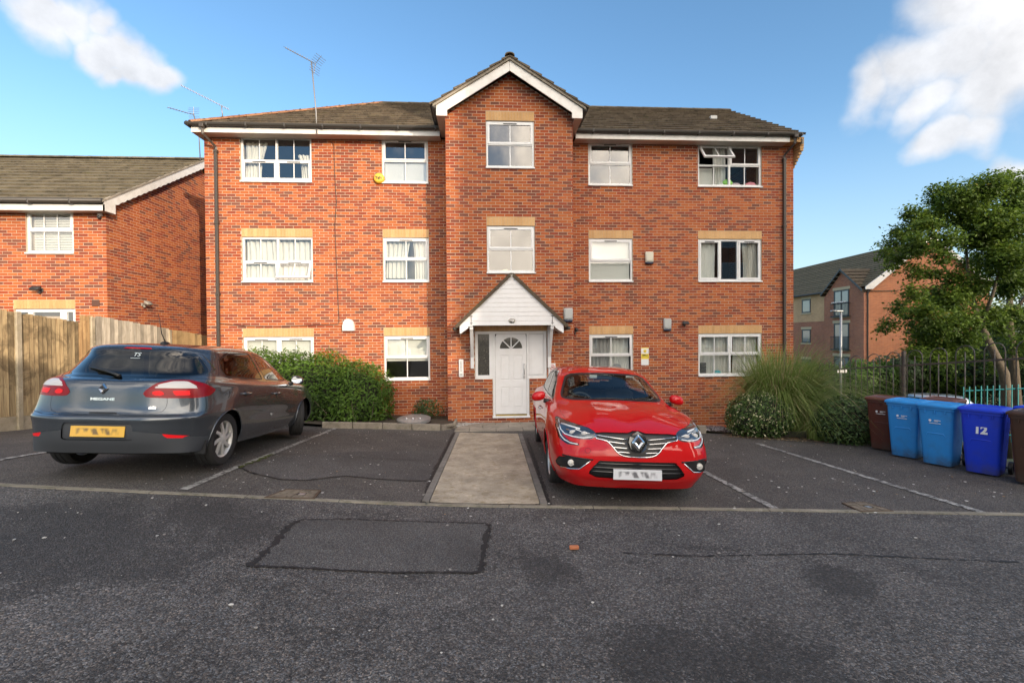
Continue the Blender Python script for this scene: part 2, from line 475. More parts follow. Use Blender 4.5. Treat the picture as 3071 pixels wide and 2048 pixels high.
RED_RINGS = [
 [(.12,0,.175),(.13,.36,.175),(.19,.64,.18),(.36,.76,.19),(.75,.82,.20),(1.35,.84,.20),(2.0,.84,.20),(2.7,.84,.20),(3.25,.84,.21),(3.85,.84,.23),(4.18,.74,.26),(4.28,.42,.28),(4.29,0,.28)],
 [(.03,0,.30),(.04,.38,.30),(.10,.665,.31),(.26,.805,.32),(.75,.885,.34),(1.35,.885,.34),(2.0,.88,.34),(2.7,.88,.34),(3.25,.885,.35),(3.85,.89,.38),(4.2,.79,.40),(4.33,.45,.41),(4.345,0,.41)],
 [(0,0,.47),(.012,.38,.47),(.075,.68,.48),(.22,.83,.49),(.75,.907,.52),(1.35,.90,.54),(2.0,.893,.55),(2.7,.893,.56),(3.25,.90,.57),(3.8,.907,.58),(4.18,.81,.58),(4.34,.46,.58),(4.36,0,.58)],
 [(.02,0,.64),(.035,.38,.64),(.11,.67,.65),(.27,.815,.66),(.75,.905,.70),(1.35,.905,.73),(2.0,.90,.75),(2.7,.90,.77),(3.25,.905,.79),(3.8,.907,.79),(4.15,.80,.78),(4.31,.46,.78),(4.33,0,.78)],
 [(.095,0,.784),(.115,.37,.781),(.215,.66,.785),(.42,.80,.81),(.80,.875,.86),(1.35,.885,.90),(2.0,.89,.92),(2.7,.893,.94),(3.3,.89,.96),(3.75,.865,.965),(4.08,.74,.96),(4.25,.43,.965),(4.27,0,.965)],
 [(.48,0,.922),(.50,.31,.934),(.58,.57,.912),(.74,.72,.905),(.98,.79,.925),(1.38,.825,.95),(2.0,.84,.965),(2.7,.845,.985),(3.3,.835,1.0),(3.70,.79,1.015),(4.0,.67,1.02),(4.13,.40,1.025),(4.15,0,1.025)],
 [(1.03,0,1.025),(1.055,.34,1.02),(1.14,.60,1.005),(1.24,.715,.985),(1.36,.765,.985),(1.62,.79,.985),(2.05,.80,.99),(2.7,.80,1.005),(3.25,.785,1.025),(3.6,.74,1.05),(3.88,.62,1.07),(4.01,.38,1.08),(4.03,0,1.08)],
 [(1.42,0,1.205),(1.44,.32,1.20),(1.51,.54,1.185),(1.59,.635,1.17),(1.69,.685,1.17),(1.86,.715,1.18),(2.15,.725,1.19),(2.7,.72,1.205),(3.2,.705,1.215),(3.5,.66,1.23),(3.72,.56,1.24),(3.83,.35,1.245),(3.85,0,1.245)],
 [(1.83,0,1.385),(1.85,.31,1.375),(1.90,.49,1.355),(1.97,.58,1.34),(2.05,.61,1.345),(2.16,.61,1.36),(2.35,.62,1.38),(2.75,.62,1.392),(3.1,.605,1.385),(3.38,.57,1.375),(3.55,.49,1.37),(3.64,.32,1.38),(3.66,0,1.385)],
 [(1.99,0,1.418),(2.0,.26,1.412),(2.04,.40,1.40),(2.10,.465,1.388),(2.17,.49,1.39),(2.26,.50,1.40),(2.42,.505,1.415),(2.75,.505,1.425),(3.05,.49,1.415),(3.28,.455,1.402),(3.43,.39,1.40),(3.50,.25,1.408),(3.52,0,1.413)],
 [(2.2,0,1.437),(2.22,0,1.437),(2.26,0,1.438),(2.31,0,1.439),(2.37,0,1.44),(2.44,0,1.442),(2.55,0,1.444),(2.78,0,1.446),(2.98,0,1.442),(3.14,0,1.437),(3.25,0,1.433),(3.30,0,1.431),(3.32,0,1.430)],
]
GREY_RINGS = [
 [(.14,0,.19),(.15,.36,.19),(.21,.62,.19),(.36,.77,.20),(.72,.83,.21),(1.3,.84,.21),(1.95,.84,.21),(2.6,.84,.21),(3.1,.84,.22),(3.75,.84,.24),(4.08,.76,.25),(4.20,.45,.26),(4.215,0,.26)],
 [(.04,0,.32),(.05,.37,.32),(.12,.66,.32),(.27,.82,.33),(.72,.885,.34),(1.3,.885,.34),(1.95,.88,.34),(2.6,.88,.34),(3.1,.885,.35),(3.75,.89,.36),(4.08,.775,.37),(4.25,.46,.38),(4.27,0,.38)],
 [(0,0,.50),(.012,.37,.50),(.09,.66,.50),(.24,.84,.51),(.72,.90,.53),(1.3,.895,.54),(1.95,.89,.55),(2.6,.89,.56),(3.1,.897,.57),(3.72,.904,.57),(4.08,.81,.56),(4.275,.48,.56),(4.295,0,.56)],
 [(.02,0,.58),(.035,.37,.58),(.115,.65,.585),(.27,.83,.595),(.72,.90,.615),(1.3,.90,.63),(1.95,.896,.64),(2.6,.896,.65),(3.1,.903,.66),(3.72,.908,.66),(4.085,.825,.630),(4.277,.485,.632),(4.298,0,.632)],
 [(.05,0,.66),(.07,.37,.66),(.15,.64,.67),(.32,.81,.68),(.72,.895,.70),(1.3,.90,.72),(1.95,.897,.74),(2.6,.897,.755),(3.1,.905,.765),(3.70,.905,.765),(4.045,.825,.685),(4.215,.475,.675),(4.238,0,.672)],
 [(.16,0,.79),(.18,.36,.785),(.28,.62,.79),(.47,.77,.82),(.80,.86,.87),(1.3,.88,.90),(1.95,.888,.92),(2.6,.89,.935),(3.1,.89,.955),(3.60,.87,.965),(3.98,.80,.97),(4.175,.46,.975),(4.20,0,.975)],
 [(.52,0,.94),(.54,.31,.935),(.63,.55,.925),(.78,.69,.92),(1.0,.78,.935),(1.38,.82,.95),(1.95,.835,.962),(2.6,.84,.98),(3.1,.84,1.0),(3.52,.83,1.025),(3.86,.775,1.045),(4.07,.45,1.05),(4.09,0,1.05)],
 [(1.08,0,1.04),(1.105,.33,1.035),(1.19,.59,1.02),(1.28,.70,1.0),(1.38,.755,.99),(1.62,.785,.985),(1.98,.805,.99),(2.6,.82,1.01),(3.08,.815,1.035),(3.42,.80,1.065),(3.76,.745,1.10),(3.98,.45,1.11),(4.00,0,1.11)],
 [(1.44,0,1.21),(1.46,.31,1.205),(1.53,.53,1.19),(1.60,.62,1.175),(1.68,.675,1.175),(1.84,.71,1.185),(2.1,.735,1.20),(2.6,.745,1.22),(3.05,.738,1.235),(3.34,.72,1.25),(3.64,.685,1.265),(3.85,.44,1.275),(3.87,0,1.28)],
 [(1.82,0,1.385),(1.84,.30,1.375),(1.89,.47,1.36),(1.95,.55,1.345),(2.02,.59,1.35),(2.12,.61,1.37),(2.3,.635,1.395),(2.65,.65,1.415),(3.0,.645,1.418),(3.25,.635,1.415),(3.53,.625,1.40),(3.73,.43,1.405),(3.73,0,1.415)],
 [(2.0,0,1.42),(2.01,.25,1.415),(2.05,.385,1.405),(2.10,.455,1.395),(2.16,.485,1.40),(2.24,.50,1.415),(2.38,.515,1.435),(2.65,.53,1.448),(2.95,.525,1.449),(3.18,.505,1.444),(3.40,.46,1.436),(3.55,.30,1.438),(3.57,0,1.438)],
 [(2.2,0,1.445),(2.22,0,1.445),(2.26,0,1.448),(2.31,0,1.451),(2.37,0,1.455),(2.44,0,1.46),(2.52,0,1.465),(2.7,0,1.471),(2.9,0,1.469),(3.05,0,1.466),(3.2,0,1.462),(3.3,0,1.459),(3.34,0,1.458)],
]

def shell(name, M, m, parent, off=0.0, dx=(0, 0, 0)):
    V, N, T = M
    if len(T) == 0: return None
    return npmesh(name, V+N*off+np.array(dx), T, m, parent, world=False, normals=N)

def sided(M):
    """split a mesh in its y>0 and y<0 halves"""
    return clip(M, -M[0][:, 1])

def wheel(parent, x, side, r, w, style, steer=0.0, yo=.885):
    """tyre + rim (spokes, hub); axis along local +y for side=+1"""
    yc = side*(yo-w/2)
    W = Matrix.Translation((x, yc, r)) @ Matrix.Rotation(math.radians(steer), 4, 'Z') @ Matrix.Rotation(math.radians(-90*side), 4, 'X')
    # W local z points outwards
    h = w/2
    rr = r*.675
    root = MB().lathe([(rr, h*.72), (rr+.012, h*.93), (rr+.05, h), (r-.022, h*.97), (r-.006, h*.82), (r, h*.6), (r, h*.31), (r-.007, h*.29), (r-.007, h*.22), (r, h*.2), (r, -h*.2), (r-.007, -h*.22), (r-.007, -h*.29), (r, -h*.31), (r, -h*.6), (r-.006, -h*.82), (r-.022, -h*.97), (rr, -h*.72)], W, 40)
    wh = bpy.data.objects.new('wheel', None); link(wh); wh.parent = parent
    root.build('tyre', M_tyre, wh, world=False, auto=38)
    rim = MB()
    rim.lathe([(rr, -h*.7), (rr-.012, -h*.5), (rr-.02, h*.35), (rr-.004, h*.74), (rr+.012, h*.86), (rr+.004, h*.70), (rr, h*.6)], W, 40)
    if style == 'grey':
        n = 8
        for k in range(n):
            R = Matrix.Rotation(2*math.pi*k/n, 4, 'Z')
            pr_ = [(.048, -.024), (.048, .018), (.11, .026), (rr-.03, .058), (rr-.004, .066), (rr-.004, .026), (rr-.04, .016), (.11, -.014)]
            rim.prism(pr_, lambda a, b, d: tuple(W @ R @ Vector((a, b, d-(a*a)*.22))), h*.80, h*.62)
        rim.lathe([(0, h*.88), (.03, h*.87), (.05, h*.80), (.055, h*.6)], W, 20)
        rim.build('rim', M_alloy, wh, world=False, auto=35)
    else:
        n = 5
        dark = MB()
        for k in range(n):
            for q in (-1, 1):
                R = Matrix.Rotation(2*math.pi*k/n + q*.17, 4, 'Z')
                pr_ = [(.04, -.02), (.04, .02), (rr-.004, .03+q*.0), (rr-.004, -.03)]
                dark.prism(pr_, lambda a, b, d: tuple(W @ R @ Vector((a, b, d-(a*a)*.2))), h*.80, h*.5)
                rim.prism([(.05, -.012), (.05, .012), (rr-.01, .016), (rr-.01, -.016)], lambda a, b, d: tuple(W @ R @ Vector((a, b, d-(a*a)*.2))), h*.825, h*.795)
        dark.lathe([(0, h*.85), (.04, h*.84), (.055, h*.7)], W, 20)
        rim.build('rim', M_alloy, wh, world=False, auto=35)
        dark.build('spoke', M_black, wh, world=False, auto=35)
    disc = MB().lathe([(0, -h*.2), (rr-.06, -h*.2), (rr-.06, -h*.05), (0, -h*.05)], W, 24)
    disc.build('brake_disc', M_disc, wh, world=False)
    return wh

def arch_lip(bvh, wx, r, a0, a1, side, lift=.002, n=26):
    pts = []
    for k in range(n+1):
        t = math.radians(a0+(a1-a0)*k/n)
        p = Vector((wx+r*math.cos(t), side*2, .317+r*math.sin(t)))
        h = bvh.ray_cast(p, Vector((0, -side, 0)))
        if h[0] is not None: pts.append(h[0]+Vector((0, side*lift, 0)))
    return pts

def surf(bvh, p, d):
    h = bvh.ray_cast(Vector(p), Vector(d))
    return (h[0], h[1]) if h[0] is not None else (Vector(p), -Vector(d))

def diamond_badge(parent, c, nrm, up, hgt):
    """chrome lozenge with a lozenge hole, faces meeting in ridges"""
    n = Vector(nrm).normalized(); u = (Vector(up)-n*Vector(up).dot(n)).normalized(); s_ = u.cross(n)
    a, b = hgt/2, hgt*.40
    O = [(0, a), (b, 0), (0, -a), (-b, 0)]
    O = [(0.06*b, a), (b, .08*a), (b, -.08*a), (.06*b, -a), (-.06*b, -a), (-b, -.08*a), (-b, .08*a), (-.06*b, a)]
    mb = MB(); V = []
    k_in, k_mid = .36, .70
    def P(x, y, z): return tuple(Vector(c)+s_*x+u*y+n*z)
    for (k, z) in ((1, 0), (1, .008), (k_mid, .024), (k_in, .010), (k_in, 0)):
        V += [P(x*k, y*k, z) for x, y in O]
    F = []
    for L in range(4):
        for i in range(8): F.append((L*8+i, L*8+(i+1) % 8, (L+1)*8+(i+1) % 8, (L+1)*8+i))
    mb.add(V, F)
    return mb.build('badge', M_chrome, parent, world=False, auto=5)

def seats(parent, wb_x):
    for y in (.36, -.36):
        m = MB()
        m.bbox((wb_x-.25, y-.24, .42), (wb_x+.28, y+.24, .58), .06)
        Mx = Matrix.Translation((wb_x+.26, y, .52)) @ Matrix.Rotation(math.radians(18), 4, 'Y')
        m.bbox((-.06, -.24, 0), (.08, .24, .60), .05, M=Mx)
        m.bbox((-.05, -.13, .64), (.05, .13, .82), .04, M=Mx)
        m.tube([Mx @ Vector((0, -.06, .58)), Mx @ Vector((0, -.06, .68))], .008, 6)
        m.tube([Mx @ Vector((0, .06, .58)), Mx @ Vector((0, .06, .68))], .008, 6)
        m.build('seat', M_fabric, parent, world=False, auto=40)
    m = MB()
    m.bbox((wb_x+.75, -.62, .42), (wb_x+1.2, .62, .58), .05)
    Mx = Matrix.Translation((wb_x+1.2, 0, .5)) @ Matrix.Rotation(math.radians(24), 4, 'Y')
    m.bbox((-.05, -.62, 0), (.1, .62, .55), .05, M=Mx)
    for y in (-.38, .38): m.bbox((-.04, y-.12, .58), (.05, y+.12, .72), .03, M=Mx)
    m.build('rear_seat', M_fabric, parent, world=False, auto=40)

def build_car(name, label, cat, rings, pose, pm, kind, plate=None, detail=True):
    root = thing(name, label, cat, mat4=pose)
    V, N, T = car_surface(rings, 11, 9)
    bvh = BVHTree.FromPolygons([Vector(v) for v in V], [tuple(map(int, t)) for t in T])
    M = (V, N, T)
    ax = (.92, 3.59) if kind == 'red' else (.86, 3.50)
    r = .318 if kind == 'red' else .316
    ra = .355
    def ground_arch(V, x):
        d = np.hypot(V[:, 0]-x, V[:, 2]-r)-ra
        d = np.maximum(d, .45-np.abs(V[:, 1]))
        return d
    for x in ax: _, M = clip(M, ground_arch(M[0], x))
    parts = {}
    def take(fn, key):
        nonlocal M
        parts[key], M = clip(M, fn(M[0]))
        return parts[key]
    def sub(key, fn, k2):
        parts[k2], parts[key] = clip(parts[key], fn(parts[key][0]))
        return parts[k2]
    GAP = .003
    def panel(fn, key, name, gap=GAP):
        take(fn, key); a, b = clip(parts[key], fn(parts[key][0])+gap)
        parts[key] = a; gaps.append(b)
    gaps = []
    CH = lambda p, k=2: chaikin(p, k)
    if kind == 'red':
        wind = CH([(-.4,1.368),(.28,1.365),(.565,1.335),(.63,1.20),(.70,1.035),(.62,1.015),(.28,1.03),(-.4,1.04)], 1)
        rwin = CH([(-.4,1.36),(.30,1.355),(.47,1.33),(.56,1.20),(.60,1.10),(.36,1.085),(-.4,1.085)], 1)
        fsd = rpoly([(1.50,1.0),(2.31,1.012),(2.50,1.368),(2.2,1.350),(1.85,1.195)], .03); dlo = rpoly([(1.45,.988),(2.36,1.0),(3.30,1.035),(3.46,1.12),(3.22,1.305),(2.5,1.385),(2.2,1.365),(1.83,1.21)], .05)
        rsd = rpoly([(2.38,1.015),(3.29,1.048),(3.44,1.12),(3.21,1.292),(2.56,1.37)], .03)
        take(lambda V: np.maximum(S_front(V, wind, 2.3), .9-V[:, 0]), 'wind')
        take(lambda V: S_rear(V, rwin, 3.3), 'rwin')
    else:
        wind = CH([(-.4,1.368),(.28,1.365),(.53,1.335),(.61,1.20),(.69,1.035),(.60,1.03),(.28,1.045),(-.4,1.05)], 1)
        rwin = rpoly([(-.5,1.372),(.30,1.37),(.585,1.34),(.70,1.20),(.755,1.115),(.66,1.06),(.34,1.014),(-.5,1.0)], .04)
        fsd = rpoly([(1.47,.985),(2.345,1.01),(2.565,1.392),(2.2,1.368),(1.98,1.295),(1.72,1.155)], .03); dlo = rpoly([(1.42,.972),(2.40,.998),(3.44,1.05),(3.51,1.16),(3.465,1.295),(3.2,1.378),(2.6,1.41),(2.2,1.383),(1.97,1.312),(1.70,1.165)], .05)
        rsd = rpoly([(2.425,1.015),(3.42,1.062),(3.495,1.16),(3.45,1.285),(3.2,1.362),(2.64,1.396)], .03)
        take(lambda V: np.maximum(S_front(V, wind, 2.3), .9-V[:, 0]), 'wind')
        take(lambda V: S_rear(V, rwin, 3.4), 'rwin')
    take(lambda V: S_side(V, fsd, .4), 'fsd'); take(lambda V: S_side(V, rsd, .4), 'rsd')
    take(lambda V: S_side(V, dlo, .4), 'pillar')
    # black frit / seal bands round the glass, then the glass itself
    for key, fn, band in (('wind', lambda V: S_front(V, wind, 2.3), .022), ('rwin', lambda V: S_rear(V, rwin, 3.3), .02 if kind == 'grey' else .03),
                          ('fsd', lambda V: S_side(V, fsd, .4), .014), ('rsd', lambda V: S_side(V, rsd, .4), .014)):
        a, b = clip(parts[key], fn(parts[key][0])+band)
        parts[key+'_g'] = a; parts[key+'_b'] = b
    if kind == 'red':
        head = CH([(.83,.875),(.73,.845),(.59,.825),(.47,.797),(.425,.755),(.46,.708),(.56,.693),(.70,.70),(.79,.725),(.845,.80)], 1)
        drl = [(.85,.80),(.82,.67),(.74,.625),(.615,.628),(.625,.652),(.71,.66),(.775,.705),(.81,.80)]
        gr = [(-.1,.797),(.04,.797),(.085,.778),(.36,.776),(.455,.762),(.44,.718),(.33,.70),(.27,.64),(.20,.568),(.12,.542),(-.1,.536)]
        itk = [(-.1,.487),(.405,.487),(.47,.42),(.525,.345),(.43,.30),(-.1,.295)]
        fog = CH([(.81,.513),(.46,.492),(.51,.472),(.62,.378),(.80,.365),(.86,.39)], 1)
        take(lambda V: S_front(V, head, .66), 'head'); take(lambda V: S_front(V, drl, .5), 'drl')
        take(lambda V: S_front(V, gr, .4), 'grille'); take(lambda V: S_front(V, itk, .4), 'intake'); take(lambda V: S_front(V, fog, .5), 'fog')
        bon = CH([(-.2,-.1),(-.2,.44),(.14,.50),(.30,.66),(.55,.735),(.9,.755),(1.24,.73),(1.21,.68),(1.04,.36),(1.0,.1),(1.0,-.1)], 1)
        panel(lambda V: S_top(V, bon, .765), 'bonnet', 'bonnet')
        panel(lambda V: np.maximum(np.maximum(V[:, 2]-.74, V[:, 0]-.565), -V[:, 0]-.5), 'fbump', 'front_bumper')
        panel(lambda V: np.maximum(V[:, 2]-.70, 3.95-V[:, 0]), 'rbump', 'rear_bumper')
        tg = CH([(-.5,.74),(.45,.74),(.56,.80),(.58,.95),(.62,1.08),(.60,1.22),(.50,1.36),(-.5,1.40)], 1)
        panel(lambda V: S_rear(V, tg, 3.5), 'tail', 'tailgate')
        fd = [(2.25,.26),(1.33,.27),(1.25,.60),(1.24,.88),(1.48,.985),(1.83,1.205),(2.18,1.362),(2.50,1.382),(2.34,1.0),(2.30,.80)]
        rd = [(2.27,.26),(2.98,.29),(3.10,.45),(3.28,.66),(3.50,.80),(3.48,1.0),(3.45,1.13),(3.22,1.305),(2.53,1.382),(2.37,1.0),(2.33,.80)]
        lamp = None
    else:
        lamp = rpoly([(-2.725,.905),(-2.637,.992),(-2.496,1.033),(-2.333,1.037),(-2.20,1.0),(-2.05,.925),(-2.135,.862),(-2.27,.84),(-2.54,.838),(-2.725,.845)], .03)
        ob = lambda V: np.stack([(np.abs(V[:, 1])-V[:, 0])*.70711, V[:, 2]], 1)
        take(lambda V: np.maximum(sdpoly(ob(V), lamp), 3.6-V[:, 0]), 'lamp')
        wh = rpoly([(-2.66,.945),(-2.605,.985),(-2.49,1.018),(-2.36,1.020),(-2.25,.945)], .015)
        sub('lamp', lambda V: sdpoly(ob(V), wh), 'lampw')
        sub('lamp', lambda V: np.minimum(sdpoly(ob(V), [(-2.66,.865),(-2.66,.915),(-2.575,.92),(-2.56,.865)]), sdpoly(ob(V), [(-2.48,.865),(-2.50,.92),(-2.33,.92),(-2.34,.87)])), 'lampr')
        take(lambda V: S_rear(V, [(-.1,1.35),(.15,1.35),(.16,1.385),(-.1,1.388)], 3.5), 'brk')
        take(lambda V: S_rear(V, [(.57,.468),(.80,.43),(.74,.412),(.62,.42)], 3.9), 'refl')
        rec = CH([(-.4,.575),(.31,.575),(.335,.56),(.345,.41),(.30,.40),(-.4,.40)], 0)
        take(lambda V: S_rear(V, rec, 4.0), 'recess')
        take(lambda V: np.maximum(V[:, 2]-np.interp(np.abs(V[:, 1]), [0, .34, .6, .9], [.50, .50, .465, .40]), 3.87-V[:, 0]), 'dark')
        tg = CH([(-.5,.66),(.38,.665),(.535,.68),(.575,.74),(.575,.845),(.50,.99),(.64,1.05),(.775,1.12),(.72,1.22),(.60,1.365),(-.5,1.41)], 1)
        panel(lambda V: S_rear(V, tg, 3.5), 'tail', 'tailgate')
        panel(lambda V: np.maximum(V[:, 2]-np.interp(V[:, 0], [3.8, 4.0, 4.2], [.70, .69, .655]), 3.84-V[:, 0]), 'rbump', 'rear_bumper')
        panel(lambda V: np.maximum(V[:, 2]-.72, V[:, 0]-.52), 'fbump', 'front_bumper')
        fd = [(2.23,.25),(1.27,.26),(1.16,.60),(1.14,.86),(1.43,.965),(1.70,1.165),(1.97,1.31),(2.2,1.385),(2.585,1.412),(2.395,1.0),(2.345,.83)]
        rd = [(2.25,.25),(2.90,.28),(2.98,.35),(3.12,.59),(3.36,.74),(3.53,.90),(3.50,1.0),(3.46,1.06),(3.51,1.16),(3.46,1.29),(3.22,1.378),(2.60,1.412),(2.42,1.0),(2.365,.83)]
        take(lambda V: np.maximum(np.hypot(V[:, 0]-3.63, V[:, 2]-.885)-.082, .5-V[:, 1]), 'fuel')
        a, b = clip(parts['fuel'], np.hypot(parts['fuel'][0][:, 0]-3.63, parts['fuel'][0][:, 2]-.885)-.078)
        parts['fuel'] = a; gaps.append(b)
    panel(lambda V: S_side(V, CH(fd, 1), .3), 'fd', 'door'); panel(lambda V: S_side(V, CH(rd, 1), .3), 'rd', 'door')
    # ---- link the painted panels
    shell('body', M, pm, root)
    for k, nme in (('bonnet', 'bonnet'), ('fbump', 'front_bumper'), ('rbump', 'rear_bumper'), ('tail', 'tailgate'), ('fuel', 'fuel_flap')):
        if k in parts: shell(nme, parts[k], pm, root)
    gp = [g for g in gaps if len(g[2])]
    o = 0; GV, GN, GT = [], [], []
    for g in gp: GV.append(g[0]); GN.append(g[1]); GT.append(g[2]+o); o += len(g[0])
    shell('panel_gap', (np.concatenate(GV), np.concatenate(GN), np.concatenate(GT)), M_gap, root, -.006)['kind'] = 'stuff'
    doors = []
    for k in ('fd', 'rd'):
        for h in sided(parts[k]): doors.append(shell('door', h, pm, root))
    for k in ('fsd', 'rsd'):
        for h in sided(parts[k+'_g']): shell('side_window', h, M_carglass_dark if kind == 'grey' else M_carglass, root, -.004)
        for h in sided(parts[k+'_b']): shell('window_seal', h, M_black, root, -.001)
    for h in sided(parts['pillar']): shell('window_pillar', h, M_gloss, root, -.001)
    shell('windscreen', parts['wind_g'], M_carglass, root, -.003); shell('windscreen_surround', parts['wind_b'], M_black, root, -.002)
    shell('rear_window', parts['rwin_g'], M_carglass_dark if kind == 'grey' else M_carglass, root, -.003); shell('rear_window_surround', parts['rwin_b'], M_gloss, root, -.002)
    # ---- underside, arches, wheels
    u = MB(); u.box((.40, -.74, .20), (3.95, .74, .27))
    for x in ax:
        for sd in (-1, 1):
            W = Matrix.Translation((x, sd*.60, r)) @ Matrix.Rotation(math.radians(-90*sd), 4, 'X')
            ths = [math.radians(a) for a in range(-12, 193, 12)]; yi, yo_ = sd*.46, sd*.84
            q = [(x+(ra+.004)*math.cos(a), y, r+(ra+.004)*math.sin(a)) for a in ths for y in (yi, yo_)]; nq = len(ths)
            u.add(q+[(x, yi, r)], [(2*k, 2*k+2, 2*k+3, 2*k+1) for k in range(nq-1)]+[(2*nq, 2*k+2, 2*k) for k in range(nq-1)])
    u.build('underbody', M_under, root, world=False)
    for x in ax:
        for sd in (-1, 1):
            st = 0
            if x == ax[0]: st = 24 if kind == 'grey' else 2
            wheel(root, x, sd, r, .205, kind, st, yo=.872)
            pts = arch_lip(bvh, x, ra+.002, -14, 194, sd)
            MB().tube(pts, .0085, 6).build('arch_trim', pm, root, world=False, smooth=True)
    # ---- mirrors, handles, cabin
    for sd in (-1, 1):
        mc = Vector((1.56 if kind == 'red' else 1.50, sd*.975, 1.02 if kind == 'red' else 1.0))
        q = MB().ball(mc, 1, 10, 0, (.075, .105, .072)); mo = q.build('door_mirror', pm, root, world=False, smooth=True)
        for vtx in mo.data.vertices:
            e = vtx.co-mc; e = Vector([math.copysign(abs(q/r_)**.78*r_, q) for q, r_ in zip(e, (.075, .105, .072))]); e.z -= .18*e.y*sd; vtx.co = mc+e*.92
            if vtx.co.x > mc.x+.040: vtx.co.x = mc.x+.040
        MB().lathe([(0, .0), (1, .0)], Matrix.Translation(mc+Vector((.0425, 0, 0))) @ Matrix.Rotation(math.radians(90), 4, 'Y') @ Matrix.Diagonal((.054, .082, 1, 1)), 24).build('mirror_glass', M_mirror, mo, world=False)
        MB().tube([(mc.x+.0, sd*.80, mc.z-.075), (mc.x+.0, sd*.90, mc.z-.06)], .03, 8).build('mirror_arm', M_black, mo, world=False, smooth=True)
    hx = [(2.12, .80), (3.12, .845)] if kind == 'grey' else [(2.14, .80), (3.14, .86)]
    for i, (x, z) in enumerate(hx):
        for sd in (-1, 1):
            dp = doors[i*2+(0 if sd > 0 else 1)]
            p, n = surf(bvh, (x, sd*2, z), (0, -sd, 0)); p = p+Vector((0, sd*.004, 0))
            hm = MB().tube([p+Vector((-.105, -sd*.004, 0)), p+Vector((-.08, sd*.022, .004)), p+Vector((.08, sd*.022, .006)), p+Vector((.105, -sd*.004, .004))], [.010, .016, .016, .010], 8)
            hm.build('door_handle', pm if kind == 'grey' else M_chrome, dp, world=False, smooth=True)
            MB().ball(p-Vector((0, sd*.008, 0)), 1, 8, 0, (.062, .008, .042)).build('handle_cup', M_black, dp, world=False, smooth=True)
    wb = 1.95
    seats(root, wb+.1)
    d = MB(); d.bbox((1.05, -.66, .70), (1.55, .66, .985), .06); d.bbox((1.0, -.70, .3), (1.1, .70, .9), .02)
    d.build('dashboard', M_black, root, world=False, auto=40)
    sw = Matrix.Translation((1.68, .36, .90)) @ Matrix.Rotation(math.radians(-66), 4, 'Y')
    ring = [sw @ Vector((.185*math.cos(2*math.pi*k/28), .185*math.sin(2*math.pi*k/28), 0)) for k in range(28)]
    s2 = MB().tube(ring, .015, 8, closed=True); s2.tube([sw @ Vector((0, -.18, 0)), sw @ Vector((0, .18, 0))], .02, 6); s2.tube([sw @ Vector((-.18, 0, 0)), sw @ Vector((0, 0, 0))], .02, 6); s2.ball(sw @ Vector((0, 0, 0)), .055, 8)
    s2.build('steering_wheel', M_trim, root, world=False, smooth=True)
    MB().bbox((1.78, -.11, 1.27), (1.80, .11, 1.335), .008).build('rear_view_mirror', M_black, root, world=False)
    return root, bvh, parts
def car_pose(X, Y, Z, head, pit, roll, mid=2.2):
    h, p, q = (math.radians(a) for a in (head, pit, roll))
    f = Vector((math.sin(h)*math.cos(p), -math.cos(h)*math.cos(p), math.sin(p)))
    r = f.cross(Vector((0, 0, 1))).normalized(); u = r.cross(f)
    r, u = r*math.cos(q)+u*math.sin(q), u*math.cos(q)-r*math.sin(q)
    o = Vector((X, Y, Z)) + f*mid
    return axes(o, -f, r, u)
# ------------------------------------------------------------------ the two parked cars
def car_paint(name, col, metal, rough, spec=.5):
    m = mat(name, col, rough, metal, spec, .9); t = NT(m)
    g = t.n('ShaderNodeNewGeometry')
    d = t.n('ShaderNodeBsdfDiffuse'); d.inputs['Color'].default_value = (.012, .012, .013, 1)
    mx = t.n('ShaderNodeMixShader')
    t.l(g.outputs['Backfacing'], mx.inputs[0]); t.l(t.b.outputs[0], mx.inputs[1]); t.l(d.outputs[0], mx.inputs[2])
    t.l(mx.outputs[0], t.out.inputs['Surface'])
    # faint road dust low on the panels
    z = t.n('ShaderNodeSeparateXYZ'); tc = t.n('ShaderNodeTexCoord'); t.l(tc.outputs['Object'], z.inputs[0])
    n = t.noise(tc.outputs['Object'], 9, 5)
    k = t.math('MULTIPLY', t.math('SUBTRACT', .75, z.outputs['Z'], clamp=True), n)
    k = t.math('MULTIPLY', k, .16, clamp=True)
    t.col(t.mix(k, col, (.13, .115, .10)))
    t.rough(t.math('ADD', rough, t.math('MULTIPLY', k, .3)))
    cr_ = t.math('ADD', .015, t.math('MULTIPLY', k, .25)); t.l(cr_, t.b.inputs['Coat Roughness'])
    return m

